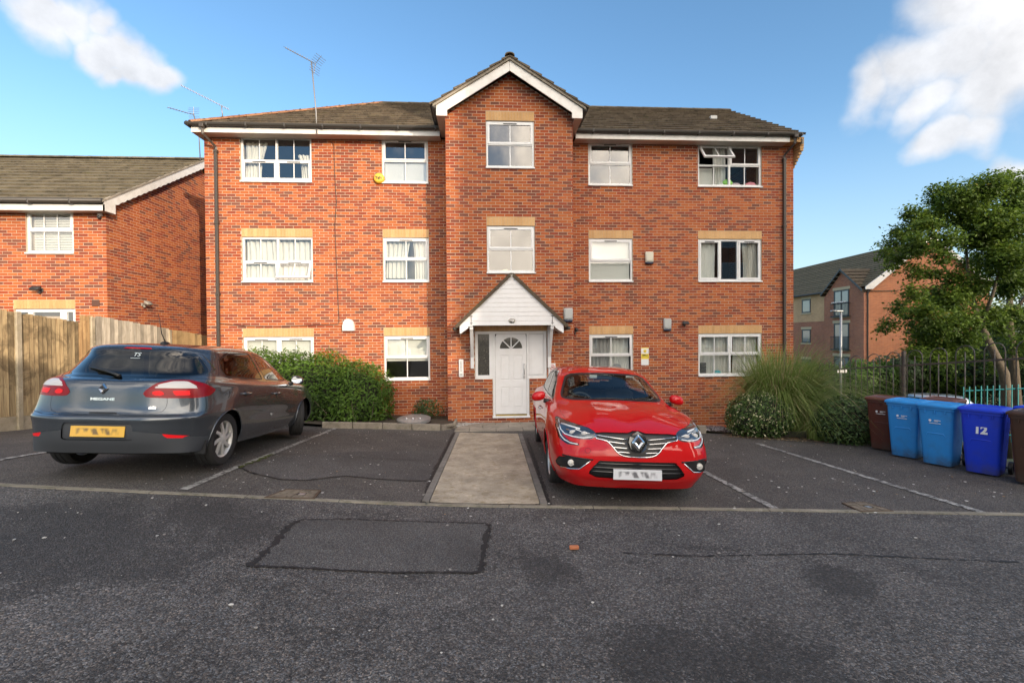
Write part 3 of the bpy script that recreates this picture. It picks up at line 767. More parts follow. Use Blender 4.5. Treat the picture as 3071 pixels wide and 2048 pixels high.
def glass_mix(name, tint, trans, gloss_col=(1, 1, 1), ior=1.5, rough=.0, boost=1.0):
    m = bpy.data.materials.new(name); m.use_nodes = True; nt = m.node_tree; nt.nodes.clear()
    out = nt.nodes.new('ShaderNodeOutputMaterial'); tr = nt.nodes.new('ShaderNodeBsdfTransparent'); gl = nt.nodes.new('ShaderNodeBsdfGlossy')
    tr.inputs['Color'].default_value = (*[c*trans for c in tint], 1); gl.inputs['Color'].default_value = (*gloss_col, 1); gl.inputs['Roughness'].default_value = rough
    fr = nt.nodes.new('ShaderNodeFresnel'); fr.inputs['IOR'].default_value = ior; ge = nt.nodes.new('ShaderNodeNewGeometry'); fb = nt.nodes.new('ShaderNodeMath'); fb.operation = 'SUBTRACT'; fb.inputs[0].default_value = 1.0; ff = nt.nodes.new('ShaderNodeMath'); ff.operation = 'MULTIPLY'
    mt = nt.nodes.new('ShaderNodeMath'); mt.operation = 'MULTIPLY'; mt.use_clamp = True; mt.inputs[1].default_value = boost
    mx = nt.nodes.new('ShaderNodeMixShader'); L = nt.links
    L.new(ge.outputs['Backfacing'], fb.inputs[1]); L.new(fr.outputs[0], mt.inputs[0]); L.new(mt.outputs[0], ff.inputs[0]); L.new(fb.outputs[0], ff.inputs[1]); L.new(ff.outputs[0], mx.inputs[0]); L.new(tr.outputs[0], mx.inputs[1]); L.new(gl.outputs[0], mx.inputs[2]); L.new(mx.outputs[0], out.inputs['Surface'])
    return m

M_red = car_paint('red_paint', (.50, .004, .006), .0, .45, .08)
M_grey = car_paint('grey_blue_paint', (.078, .092, .110), .65, .24)
M_tyre = mat('tyre_rubber', (.018, .018, .018), .75)
M_alloy = mat('alloy', (.62, .61, .58), .38, .35)
M_disc = mat('brake_disc', (.10, .09, .085), .5, .6)
M_black = mat('black_plastic', (.012, .012, .013), .42)
M_gloss = mat('gloss_black', (.008, .009, .011), .06, coat=1)
M_gap = mat('panel_gap', (.004, .004, .004), .8)
M_under = mat('underbody', (.008, .008, .008), .9)
M_fabric = mat('seat_fabric', (.022, .022, .025), .85)
M_trim = mat('cabin_trim', (.05, .052, .056), .5)
M_chrome = mat('chrome', (.80, .80, .80), .09, 1.0)
M_mirror = mat('mirror_glass', (.75, .8, .85), .02, 1.0)
M_dkgrey = mat('dark_bumper', (.045, .05, .058), .55)
M_lampred = mat('lamp_red', (.42, .006, .010), .3, spec=.25)
M_lampred2 = mat('lamp_bright_red', (.80, .012, .018), .35, spec=.2)
M_lampdark = mat('lamp_dark_red', (.22, .003, .008), .25, spec=.3)
M_lampwhite = mat('lamp_clear', (.55, .53, .52), .2, spec=.3)
M_headdark = mat('headlight_inner', (.10, .115, .13), .14, .75, coat=1)
M_drl = mat('light_guide', (.80, .82, .84), .15, coat=1)
M_carglass = glass_mix('car_glass', (.78, .86, .84), .80, boost=1.0)
M_carglass_dark = glass_mix('car_privacy_glass', (.55, .62, .62), .22, boost=1.5)

def smudge_plate(name, base, dark, seedy):
    m = mat(name, base, .35, coat=.4); t = NT(m)
    v = t.coord('Object', (1, 9, 5)); n = t.noise(v, 1.9, 1.5, .4)
    tc = t.n('ShaderNodeTexCoord'); s = t.n('ShaderNodeSeparateXYZ'); t.l(tc.outputs['Object'], s.inputs[0])
    ay = t.math('ABSOLUTE', s.outputs['Y']); az = t.math('ABSOLUTE', s.outputs['Z'])
    e = t.math('MULTIPLY', t.math('SUBTRACT', .215, ay), 30, clamp=True); f = t.math('MULTIPLY', t.math('SUBTRACT', .040, az), 60, clamp=True)
    k = t.math('MULTIPLY', t.ramp(n, [(.44, 0.0), (.60, 1.0)]), t.math('MULTIPLY', e, f))
    t.col(t.mix(t.math('MULTIPLY', k, .85), base, dark)); return m
M_plate_y = smudge_plate('rear_plate', (.72, .42, .05), (.07, .05, .03), 1)
M_plate_w = smudge_plate('front_plate', (.62, .63, .66), (.04, .04, .05), 2)

def plate(parent, c, n, m):
    n = Vector(n).normalized(); z = Vector((0, 0, 1)); z = (z-n*z.dot(n)).normalized(); y = z.cross(n)
    o = MB().bbox((-.004, -.26, -.0555), (.004, .26, .0555), .003).build('number_plate', m, parent, world=False)
    o.matrix_local = axes(c, n, y, z)
    return o

def red_car():
    P = car_pose(1.69, 6.93, -.298, -2.8, 2.4, 2.2)
    root, bvh, p = build_car('parked_car', 'glossy red hatchback parked nose out beside the concrete path', 'car', RED_RINGS, P, M_red, 'red')
    for h in sided(p['head']):
        o = shell('headlight', h, M_headdark, root, -.002)
        sg = 1 if h[0][:, 1].mean() > 0 else -1
        def at(y, z, off=.004):
            q, n = surf(bvh, (-1, sg*y, z), (1, 0, 0)); return q+Vector((-off, 0, 0))
        MB().tube([at(.80, .845), at(.795, .76), at(.76, .725), at(.68, .712), at(.58, .708), at(.49, .722)], .007, 6).build('light_guide', M_drl, o, world=False, smooth=True)
        MB().tube([at(.78, .815), at(.70, .805), at(.60, .79)], .010, 6).build('light_guide', M_drl, o, world=False, smooth=True)
        MB().tube([at(.74, .77), at(.66, .765), at(.64, .785), at(.58, .765), at(.50, .755)], .006, 6).build('reflector_edge', M_chrome, o, world=False, smooth=True)
        for y in (.68, .56):
            q = at(y, .752, -.002); MB().ball(q, 1, 8, 0, (.012, .035, .024)).build('lens', M_lampwhite, o, world=False, smooth=True)
        # dark running-light corner below, with its bright edge
    for h in sided(p['drl']):
        o = shell('running_light', h, M_gloss, root, -.006)
        sg = 1 if h[0][:, 1].mean() > 0 else -1
        pts = []
        for y, z in ((.82, .77), (.80, .70), (.765, .665), (.71, .645), (.635, .640)):
            q, n = surf(bvh, (-1, sg*y, z), (1, 0, 0)); pts.append(q+Vector((-.001, 0, 0)))
        MB().tube(pts, .006, 6).build('light_guide', M_drl, o, world=False, smooth=True)
    gr = shell('grille', p['grille'], M_black, root, 0, (.022, 0, 0))
    ik = shell('lower_grille', p['intake'], M_black, root, 0, (.03, 0, 0))
    for sg in (-1, 1):
        for (a, b, rr) in (((.44, .745), (.11, .712), .006), ((.325, .688), (.115, .668), .006), ((.27, .632), (.10, .622), .006), ((.215, .585), (.08, .578), .006)):
            pts = []
            for k in range(9):
                y = a[0]+(b[0]-a[0])*k/8; z = a[1]+(b[1]-a[1])*k/8
                q, n = surf(bvh, (-1, sg*y, z), (1, 0, 0)); pts.append(q+Vector((.004, 0, 0)))
            MB().tube(pts, rr, 6).build('grille_bar', M_chrome, gr, world=False, smooth=True)
        pts = []
        for (y, z) in ((.45, .757), (.437, .712), (.385, .705), (.325, .692), (.295, .665), (.262, .63), (.232, .592), (.195, .562), (.155, .546), (.10, .538), (0, .535)):
            q, n = surf(bvh, (-1, sg*y, z), (1, 0, 0)); pts.append(q+Vector((-.002, 0, 0)))
        MB().tube(pts, .0075, 6).build('grille_rim', M_chrome, gr, world=False, smooth=True)
        for z in (.455, .41, .365):
            pts = []
            for k in range(9):
                y = (.50 if z < .43 else .44)*k/8
                q, n = surf(bvh, (-1, sg*y, z), (1, 0, 0)); pts.append(q+Vector((.018, 0, 0)))
            MB().tube(pts, .009, 6).build('grille_bar', M_gloss, ik, world=False, smooth=True)
    for h in sided(p['fog']):
        o = shell('fog_light_housing', h, M_black, root, 0, (.02, 0, 0))
        sg = 1 if h[0][:, 1].mean() > 0 else -1
        q, n = surf(bvh, (-1, sg*.70, .435), (1, 0, 0))
        W = Matrix.Translation(q+Vector((.004, 0, 0))) @ Matrix.Rotation(math.radians(-90), 4, 'Y')
        MB().lathe([(0, .006), (.020, .004), (.027, 0), (.034, .004), (.036, -.012)], W, 20).build('fog_light', M_alloy, o, world=False, smooth=True)
        pts = []
        for (y, z) in ((.505, .476), (.56, .43), (.615, .382), (.70, .372), (.80, .366)):
            q, n = surf(bvh, (-1, sg*y, z), (1, 0, 0)); pts.append(q+Vector((-.001, 0, 0)))
        MB().tube(pts, .007, 6).build('fog_light_rim', M_chrome, o, world=False, smooth=True)
        pts = []
        for (y, z) in ((.475, .490), (.60, .499), (.72, .507), (.79, .508)):
            q, n = surf(bvh, (-1, sg*y, z), (1, 0, 0)); pts.append(q+Vector((-.001, 0, 0)))
        MB().tube(pts, .008, 6).build('fog_light_rim', M_black, o, world=False, smooth=True)
    # emblem in its black shield
    q, n = surf(bvh, (-1, 0, .69), (1, 0, 0))
    MB().prism([(0, .115), (.085, .06), (.10, 0), (.075, -.075), (.03, -.105), (-.03, -.105), (-.075, -.075), (-.10, 0), (-.085, .06)], lambda a, b, d: (q.x-d-.02*(1 if b < 0 else 0)+.25*max(b, 0), a, .69+b), .0, .02).build('badge_shield', M_gloss, root, world=False)
    diamond_badge(root, q+Vector((-.026, 0, 0)), (-1, 0, .22), (0, 0, 1), .17)
    q, n = surf(bvh, (-1, 0, .36), (1, 0, 0))
    plate(root, Vector((q.x-.012, 0, .35)), (-1, 0, .05), M_plate_w)
    # towing-eye cover, wipers, A-pillar sheen, rear lamps
    q, n = surf(bvh, (-1, .53, .585), (1, 0, 0))
    W = Matrix.Translation(q) @ n.to_track_quat('Z', 'Y').to_matrix().to_4x4()
    MB().lathe([(.030, .0), (.030, .0015), (.027, .0015)], W, 24).build('towing_cover', M_gap, root, world=False)
    for (y0, y1) in ((.30, -.16), (-.22, -.58)):
        pts = []
        for k in range(8):
            y = y0+(y1-y0)*k/7; zz = 1.035+.012*math.sin(math.pi*k/7)
            q, n = surf(bvh, (-1, y, zz), (1, 0, 0)); pts.append(q+n*.012)
        MB().tube(pts, .007, 6).build('wiper', M_black, root, world=False, smooth=True)
    return root

def grey_car():
    P = car_pose(-4.142, 6.977, .028, 182.58, -4.43, -2.6)
    root, bvh, p = build_car('parked_car', 'dark grey hatchback seen from behind beside the wooden fence', 'car', GREY_RINGS, P, M_grey, 'grey')
    for k in ('lamp',):
        for h in sided(p['lamp']):
            sg = h[0][:, 1].mean() > 0
            o = shell('tail_lamp', h, M_lampdark, root, .002)
            hw = sided(p['lampw'])[0 if sg else 1]; hr = sided(p['lampr'])[0 if sg else 1]
            shell('clear_lens', hw, M_lampwhite, o, .003); shell('red_lens', hr, M_lampred2, o, .004)
    shell('brake_light', p['brk'], M_lampred, root, .003)
    for h in sided(p['refl']): shell('reflector', h, M_lampred2, root, .002)
    shell('plate_recess', p['recess'], M_dkgrey, root, -.012)
    shell('bumper_skirt', p['dark'], M_dkgrey, root, .003)
    q, n = surf(bvh, (9, 0, .49), (-1, 0, 0))
    plate(root, Vector((q.x+.004, 0.005, .49)), (1, 0, .04), M_plate_y)
    q, n = surf(bvh, (9, -.035, .925), (-1, 0, 0))
    diamond_badge(root, q+n*.002, n, (0, 0, 1), .112)
    for body, y, z, sz, sx in (('MEGANE', -.03, .818, .037, 1.6), ('dCi', .455, .735, .036, 1.3)):
        q, n = surf(bvh, (9, y, z), (-1, 0, 0)); zz = (Vector((0, 0, 1))-n*n.z).normalized(); xx = zz.cross(n)
        text_obj('lettering', body, sz, axes(q+n*.003, xx, zz, n), M_chrome, root, .003, sx=sx, bold=.0012)
    # rear wiper on the glass
    pts = []
    for y, z in ((.03, 1.05), (-.06, 1.075), (-.16, 1.10), (-.26, 1.122), (-.36, 1.14)):
        q, n = surf(bvh, (9, y, z), (-1, 0, 0)); pts.append(q+n*.014)
    MB().tube(pts, [.022, .016, .013, .012, .008], 8).build('rear_wiper', M_black, root, world=False, smooth=True)
    # sticker on the glass
    q, n = surf(bvh, (9, .03, 1.30), (-1, 0, 0)); zz = (Vector((0, 0, 1))-n*n.z).normalized(); xx = zz.cross(n)
    text_obj('window_sticker', 'TS', .075, axes(q+n*.004, xx, zz, n), mat('sticker_white', (.6, .68, .7), .6), root, .0005)
    MB().prism([(-.05, -.002), (.05, -.002), (.05, .003), (-.05, .003)], lambda a, b, d: tuple(q+n*(.003+d)+xx*a+zz*(b-.05)), 0, .001).build('window_sticker', bpy.data.materials['sticker_white'], root, world=False)
    # roof aerial
    q, n = surf(bvh, (3.42, .05, 3), (0, 0, -1))
    MB().ball(q, 1, 8, 0, (.075, .04, .03)).build('aerial_base', M_black, root, world=False, smooth=True)
    MB().tube([q+Vector((.0, 0, .02)), q+Vector((.05, -.02, .12)), q+Vector((.10, -.045, .36))], [.006, .005, .0025], 6).build('aerial_whip', M_black, root, world=False, smooth=True)
    q, n = surf(bvh, (9, .0, .672), (-1, 0, 0))
    MB().bbox((q.x-.03, -.14, .655), (q.x+.004, .14, .685), .008).build('boot_release', M_black, root, world=False)
    # mudflap behind the near wheel
    MB().bbox((3.90, .66, .20), (3.915, .87, .36), .005).build('mud_flap', M_black, root, world=False)
    return root

# ------------------------------------------------------------------ the lie of the land
def gz(X, Y):
    """ground height: falls gently towards the flats, rises to the left, drops beyond the bins"""
    X = np.asarray(X, float); Y = np.asarray(Y, float)
    Yc = np.clip(Y, -6, 13)
    z = -.0475*Yc
    u = -X-.8; B = .58*(1-np.exp(-.5*(u+np.sqrt(u*u+.16))/3.5))
    S = np.where(Yc > 6, np.clip(1-(Yc-6)/9, .15, 1), 1)
    z = z+B*S
    r = np.clip((X-7.6)/3.0, 0, 1)
    k = np.clip((X-1.6)/2.4, 0, 1)*np.clip((Y-9.9)/2.2, 0, 1); z = z-.42*k
    q = np.clip((X-9.3)/4.5, 0, 1)*np.clip((Y-8.5)/6, 0, 1)
    return z - .75*r*r*(3-2*r)*np.clip((Y-4)/4, 0, 1) - 1.15*q*q*(3-2*q)
def gh(x, y): return float(gz(x, y))

C0 = Vector((0, 0, 1.63))
def ray(px, py): return fw+cr*((px-1535.5)/1365)-cu*((py-1024)/1365)
def on_ground(px, py):
    d = ray(px, py); a, b = .5, .5
    while b < 120 and (C0+d*b).z > gh((C0+d*b).x, (C0+d*b).y): a = b; b += .1
    for _ in range(30):
        m = (a+b)/2; p = C0+d*m
        if p.z > gh(p.x, p.y): a = m
        else: b = m
    return C0+d*b
def on_y(px, py, Y):
    d = ray(px, py); return C0+d*(Y/d.y)
def on_x(px, py, X):
    d = ray(px, py); return C0+d*(X/d.x)
def at_depth(px, py, D):
    d = ray(px, py); return C0+d*D
def gpoly(pts, s=1.3063): return [tuple(on_ground(x*s, y*s)[:2]) for x, y in pts]

def sheet(name, poly, off, m, res=.15, kind='structure', parent=None, box=None, smooth=True):
    P = np.array(poly); lo = P.min(0); hi = P.max(0)
    nx = max(2, int((hi[0]-lo[0])/res)+1); ny = max(2, int((hi[1]-lo[1])/res)+1)
    x = np.linspace(lo[0]-.001, hi[0]+.001, nx+1); y = np.linspace(lo[1]-.001, hi[1]+.001, ny+1)
    X, Y = np.meshgrid(x, y); V = np.stack([X.ravel(), Y.ravel(), np.zeros(X.size)], 1)
    j, i = np.meshgrid(np.arange(ny), np.arange(nx), indexing='ij'); a = (j*(nx+1)+i).ravel()
    T = np.concatenate([np.stack([a, a+1, a+nx+2], 1), np.stack([a, a+nx+2, a+nx+1], 1)])
    M, _ = clip((V, np.tile([0, 0, 1.], (len(V), 1)), T), sdpoly(V[:, :2], P))
    V = M[0].copy(); V[:, 2] = gz(V[:, 0], V[:, 1])+off
    o = npmesh(name, V, M[2], m, parent, smooth=smooth, world=True)
    if kind: o['kind'] = kind
    return o

def ribbon(pts, w, jit=0.0, seed=0, step=.06):
    """polygon around a polyline with a slightly ragged edge"""
    rnd = random.Random(seed); P = [Vector((p[0], p[1])) for p in pts]
    Q = []
    for a, b in zip(P[:-1], P[1:]):
        n = max(1, int((b-a).length/step))
        Q += [a+(b-a)*k/n for k in range(n)]
    Q.append(P[-1]); L, R_ = [], []
    for i, q in enumerate(Q):
        t = (Q[min(i+1, len(Q)-1)]-Q[max(i-1, 0)]).normalized(); n = Vector((-t.y, t.x))
        L.append(q+n*(w/2+rnd.uniform(-jit, jit))); R_.append(q-n*(w/2+rnd.uniform(-jit, jit)))
    return L, R_
def strip(name, pts, w, off, m, jit=0.0, seed=0, step=.028, kind='structure', parent=None):
    L, R_ = ribbon(pts, w, jit, seed, step); n = len(L)
    V = [(p.x, p.y, gh(p.x, p.y)+off) for p in L]+[(p.x, p.y, gh(p.x, p.y)+off) for p in R_]
    F = [(i, n+i, n+i+1, i+1) for i in range(n-1)]
    mb = MB(); mb.add(V, F); o = mb.build(name, m, parent)
    if kind: o['kind'] = kind
    return o

# ------------------------------------------------------------------ ground materials
def asphalt(name, base, grain, light, stains, seed, worn=.5, spots=()):
    m = mat(name, base, .85); t = NT(m); v = t.pos()
    vv = t.n('ShaderNodeVectorMath', operation='ADD'); vv.inputs[1].default_value = (seed*7.3, seed*3.1, 0); t.l(v, vv.inputs[0]); v = vv.outputs[0]
    stone = t.n('ShaderNodeTexVoronoi'); stone.inputs['Scale'].default_value = grain; t.l(v, stone.inputs['Vector'])
    wn = t.n('ShaderNodeSeparateColor'); t.l(stone.outputs['Color'], wn.inputs[0])
    big = t.noise(v, .7, 5, .6); mid = t.noise(v, 3.0, 6, .62, .6); fine = t.noise(v, grain*2.2, 2)
    c = t.ramp(wn.outputs[0], [(0, tuple(.35*b for b in base)), (.5, tuple(.85*b for b in base)), (.82, tuple(1.45*b for b in base)), (.96, tuple(2.0*b for b in base)), (1, light)])
    hue = t.ramp(wn.outputs[1], [(0, (1.12, .98, .88)), (.5, (1, 1, 1)), (1, (.90, 1.0, 1.12))]); c = t.mix(1, c, hue, 'MULTIPLY')
    tone = t.ramp(big, [(.3, .74), (.72, 1.22)]); c = t.mix(1, c, tone, 'MULTIPLY')
    tone2 = t.ramp(mid, [(.3, .8), (.7, 1.15)]); c = t.mix(1, c, tone2, 'MULTIPLY')
    pit = t.noise(v, 38, 3, .75); lo_ = t.noise(v, 1.5, 7, .66, .4); wear = None
    for (x, y, r) in spots:
        dn = t.n('ShaderNodeVectorMath', operation='DISTANCE'); t.l(t.pos(), dn.inputs[0]); dn.inputs[1].default_value = (x, y, gh(x, y))
        k = t.math('SUBTRACT', 1.0, t.math('DIVIDE', dn.outputs['Value'], r), clamp=True); wear = k if wear is None else t.math('MAXIMUM', wear, k)
    s0 = t.math('ADD', t.math('MULTIPLY', lo_, .85), t.math('MULTIPLY', pit, .95))
    if wear is not None: s0 = t.math('ADD', s0, t.math('MULTIPLY', wear, .30))
    st = t.ramp(s0, [(.97, 0.0), (1.13, 1.0)])
    c = t.mix(t.math('MULTIPLY', st, stains), c, (.016, .015, .015))
    lt = t.ramp(t.noise(v, 5, 5, .7), [(.62, 0.0), (.8, 1.0)])
    c = t.mix(t.math('MULTIPLY', lt, .10*worn), c, (.22, .20, .18))
    t.col(c)
    h = t.math('ADD', t.math('MULTIPLY', stone.outputs['Distance'], -1.2), t.math('MULTIPLY', fine, .5))
    t.bump(h, .55, .012); t.rough(t.ramp(mid, [(.2, .72), (.8, .95)]))
    return m
M_road = asphalt('road_asphalt', (.102, .095, .090), 104, (.30, .27, .24), .6, 1, .6, [(*tuple(on_ground(x*1.3063, y*1.3063)[:2]), r) for x, y, r in ((60, 1215, 1.1), (170, 1245, 1.0), (300, 1225, .8), (470, 1185, .9), (560, 1215, .5), (330, 1285, .5), (1640, 1490, .55), (1560, 1465, .4), (1760, 1515, .5), (1480, 1525, .35), (1930, 1330, .35), (1270, 1310, .3))])
M_bay = asphalt('bay_asphalt', (.098, .089, .081), 140, (.17, .16, .145), .3, 2)
M_patch = asphalt('patch_asphalt', (.094, .089, .085), 160, (.13, .125, .12), .15, 3)
M_tar = mat('tar_seam', (.014, .014, .014), .7)
def concrete(name, col, seed, stain=(.20, .15, .07), sa=.6, sc_=1.0):
    m = mat(name, col, .9); t = NT(m); v = t.pos()
    vv = t.n('ShaderNodeVectorMath', operation='ADD'); vv.inputs[1].default_value = (seed*5.1, seed*2.3, seed); t.l(v, vv.inputs[0]); v = vv.outputs[0]
    a = t.noise(v, 2.2*sc_, 7, .62); b = t.noise(v, 9*sc_, 6, .6, .5); f = t.noise(v, 70, 3)
    c = t.mix(t.ramp(a, [(.35, 0.0), (.7, 1.0)]), tuple(.72*k for k in col), tuple(min(1, 1.25*k) for k in col))
    c = t.mix(t.math('MULTIPLY', t.ramp(b, [(.5, 0.0), (.72, 1.0)]), sa), c, stain)
    c = t.mix(t.math('MULTIPLY', t.ramp(t.noise(v, 4*sc_, 6, .7, 1.2), [(.58, 0.0), (.66, 1.0)]), .45), c, tuple(min(1, 1.7*k) for k in col))
    c = t.mix(1, c, t.ramp(f, [(.2, .8), (.8, 1.15)]), 'MULTIPLY')
    t.col(c); t.bump(t.math('ADD', f, b), .25, .006); return m
M_path = concrete('path_concrete', (.42, .36, .275), 1, (.24, .18, .085), .75, 1.4)
M_edging = concrete('edging_concrete', (.20, .185, .165), 2, (.06, .06, .04), .5)
M_kerb = concrete('kerb_concrete', (.27, .235, .19), 3, (.10, .10, .05), .5)
M_slab = concrete('slab_concrete', (.30, .265, .215), 4, (.14, .12, .08), .4)
M_channel = concrete('channel_concrete', (.26, .235, .185), 5, (.08, .085, .04), .7)
M_postc = concrete('post_concrete', (.42, .36, .26), 6, (.22, .20, .10), .5)
M_cover = concrete('manhole_infill', (.19, .155, .115), 7, (.05, .045, .03), .8, 2)
def paint_line():
    m = mat('worn_line_paint', (.55, .54, .51), .8); t = NT(m); v = t.pos()
    k = t.ramp(t.noise(v, 14, 6, .7), [(.40, 0.0), (.56, 1.0)]); k2 = t.ramp(t.noise(v, 1.1, 3), [(.3, .45), (.6, 1.0)])
    f = t.ramp(t.noise(v, 120, 2), [(.3, .5), (.6, 1.0)])
    t.col(t.mix(t.math('MULTIPLY', t.math('MULTIPLY', k, k2), f), (.055, .052, .05), (.50, .49, .46))); return m
M_line = paint_line()
def soil():
    m = mat('garden_soil', (.05, .04, .03), .95); t = NT(m); v = t.pos()
    t.col(t.ramp(t.noise(v, 14, 8, .7), [(.3, (.025, .02, .014)), (.6, (.075, .058, .04)), (.8, (.13, .10, .07))])); t.bump(t.noise(v, 22, 6), .6, .03); return m
M_soil = soil()
def rough_ground():
    m = mat('rough_ground', (.05, .055, .03), .95); t = NT(m); v = t.pos()
    t.col(t.ramp(t.noise(v, 1.2, 7, .65), [(.35, (.03, .045, .016)), (.6, (.06, .075, .03)), (.75, (.09, .08, .05))])); return m
M_land = rough_ground()

# ------------------------------------------------------------------ ground, road, bays, path
def grid_ground():
    xs = np.concatenate([np.linspace(-140, -16, 14)[:-1], np.arange(-16, 16, .5), np.linspace(16, 160, 16)])
    ys = np.concatenate([np.linspace(-120, -8, 14)[:-1], np.arange(-8, 16, .5), np.linspace(16, 240, 16)])
    X, Y = np.meshgrid(xs, ys); V = np.stack([X.ravel(), Y.ravel(), gz(X, Y).ravel()-.012], 1)
    nx, ny = len(xs), len(ys); j, i = np.meshgrid(np.arange(ny-1), np.arange(nx-1), indexing='ij'); a = (j*nx+i).ravel()
    o = npmesh('ground', V, np.stack([a, a+1, a+nx+1, a+nx], 1), M_land, smooth=True); o['kind'] = 'structure'
grid_ground()
GUT = [(-30, 5.6)]+[tuple(on_ground(x*1.3063, y*1.3063)[:2]) for x, y in ((-250, 1098), (0, 1113), (240, 1125), (490, 1137), (740, 1147), (980, 1157), (1255, 1162), (1500, 1166), (1780, 1170), (2060, 1175), (2351, 1180))]+[(9, 3.75), (14, 3.05)]
sheet('road', [(-30, -9), (14, -9)]+[(x, y) for x, y in reversed(GUT)], -.004, M_road, .16)
KY = 10.55
sheet('parking_area', [(x, y) for x, y in GUT if x < 13]+[(9.0, 3.8), (7.75, 6.5), (7.6, 9.0), (5.6, 9.1), (4.55, 9.35), (2.6, 10.2), (-1.0, 10.75), (-4.3, 10.35), (-5.4, 10.6), (-9.3, 11.6), (-9.25, 8.5), (-30, 9)], -.004, M_bay, .15)
# road edge: flush concrete edging stones, one by one
def edging():
    root = thing('road_edging', None, None); root['kind'] = 'structure'
    P = [Vector(p) for p in GUT[1:-1]]; cum = [0]
    for a, b in zip(P[:-1], P[1:]): cum.append(cum[-1]+(b-a).length)
    def at(s):
        for i in range(len(P)-1):
            if s <= cum[i+1]: return P[i]+(P[i+1]-P[i])*((s-cum[i])/(cum[i+1]-cum[i]))
        return P[-1]
    s = 0
    while s < cum[-1]-.3:
        a, b = at(s+.006), at(min(s+.914, cum[-1])-.006); t = (b-a).normalized(); n = Vector((-t.y, t.x))*.036
        mb = MB(); V = []
        for zo in (-.05, .004):
            for q in (a-n, b-n, b+n, a+n): V.append((q.x, q.y, gh(q.x, q.y)+zo))
        mb.add(V, [(4, 5, 6, 7), (0, 1, 5, 4), (1, 2, 6, 5), (2, 3, 7, 6), (3, 0, 4, 7)]); mb.build('edging_stone', M_channel, root)
        s += .914
edging()
# concrete path up to the door, with edging each side
pTL, pTR, pBR, pBL = (on_ground(x, y) for x, y in ((1367.8, 1296.8), (1565.6, 1301), (1642.1, 1513.7), (1265.7, 1505.2)))
def lerp(a, b, k): return a+(b-a)*k
path = sheet('path', [tuple(lerp(pBL, pBR, .06)[:2]), tuple(lerp(pBL, pBR, .94)[:2]), tuple(lerp(pTL, pTR, .94)[:2]), tuple(lerp(pTL, pTR, .06)[:2])], .008, M_path, .05)
def path_edges():
    for (a, b, k0, k1) in ((pBL, pTL, 0, .055), (pBR, pTR, 1, .945)):
        n = 6
        for i in range(n):
            f0, f1 = i/n+.0015, (i+1)/n-.0015
            q = [lerp(lerp(pBL, pBR, kk), lerp(pTL, pTR, kk), ff) for kk, ff in ((k0, f0), (k0, f1), (k1, f1), (k1, f0))]
            V = [(p.x, p.y, gh(p.x, p.y)-.05) for p in q]+[(p.x, p.y, gh(p.x, p.y)+.014) for p in q]
            mb = MB().add(V, [(4, 5, 6, 7) if k0 else (7, 6, 5, 4), (0, 1, 5, 4), (1, 2, 6, 5), (2, 3, 7, 6), (3, 0, 4, 7)])
            mb.build('edging_stone', M_edging, path)
path_edges()
# paving slabs before the door
def paving():
    root = thing('pavement', None, None); root['kind'] = 'structure'
    rnd = random.Random(5)
    for r in range(3):
        for c in range(6):
            x0 = -.70+c*.605+(0 if r % 2 else -.3); y0 = 10.08+r*.455
            x1, y1 = x0+.592, y0+.443
            x0 = max(x0, -.72); x1 = min(x1, 2.9)
            if x1-x0 < .1: continue
            zc = gh((x0+x1)/2, (y0+y1)/2)+.015+rnd.uniform(-.004, .004)
            tx, ty = rnd.uniform(-.006, .006), -.0475+rnd.uniform(-.006, .006)
            cx_, cy_ = (x0+x1)/2, (y0+y1)/2
            top = [(x, y, zc+tx*(x-cx_)+ty*(y-cy_)) for x, y in ((x0, y0), (x1, y0), (x1, y1), (x0, y1))]
            bot = [(x, y, z-.06) for x, y, z in top]
            MB().add(bot+top, [(4, 5, 6, 7), (0, 1, 5, 4), (1, 2, 6, 5), (2, 3, 7, 6), (3, 0, 4, 7)]).build('paving_slab', M_slab, root)
paving()
# painted bay lines
def bayline(pts, w, seed): strip('painted_line', pts, w, .0035, M_line, .006, seed)
bayline(gpoly([(1735, 1017), (1745, 1020), (2000, 1098), (2262, 1178)]), .085, 1)
bayline([(3.06, 9.6), (3.04, 6.1)]+gpoly([(1700, 1126), (1780, 1167)]), .085, 2)
bayline(gpoly([(770, 983), (600, 1051), (420, 1124)]), .085, 3)
bayline(gpoly([(330, 1000), (85, 1041), (-10, 1058)]), .085, 4)
# patches of newer tarmac and their tar seams
patch = gpoly([(690, 1193), (900, 1194), (1118, 1200), (1122, 1206), (1112, 1260), (1105, 1306), (1090, 1315), (880, 1312), (700, 1302), (580, 1298), (620, 1262), (660, 1215)])
sheet('road_patch', patch, .001, M_patch, .12)
strip('tar_seam', gpoly([(572, 1300), (620, 1258), (668, 1205), (690, 1193)]), .045, .005, M_tar, .022, 11)
strip('tar_seam', gpoly([(690, 1193), (800, 1191), (960, 1196), (1120, 1201)]), .018, .005, M_tar, .010, 12)
strip('tar_seam', gpoly([(1123, 1203), (1112, 1258), (1105, 1306), (1092, 1315)]), .045, .005, M_tar, .022, 13)
strip('tar_seam', gpoly([(580, 1299), (690, 1303), (860, 1313), (1000, 1313), (1092, 1315)]), .022, .005, M_tar, .010, 14)
bp = gpoly([(558, 1076), (640, 1048), (800, 1037), (1020, 1032), (985, 1104), (900, 1103), (800, 1092), (700, 1103), (640, 1100), (600, 1090)])
sheet('bay_patch', bp, .001, M_patch, .15)
strip('tar_seam', gpoly([(545, 1070), (575, 1085), (640, 1100), (700, 1103), (790, 1092), (860, 1099), (985, 1104)]), .02, .005, M_tar, .010, 15)
strip('tar_seam', gpoly([(640, 1041), (770, 1047), (880, 1054), (990, 1056)]), .012, .005, M_tar, .006, 16)
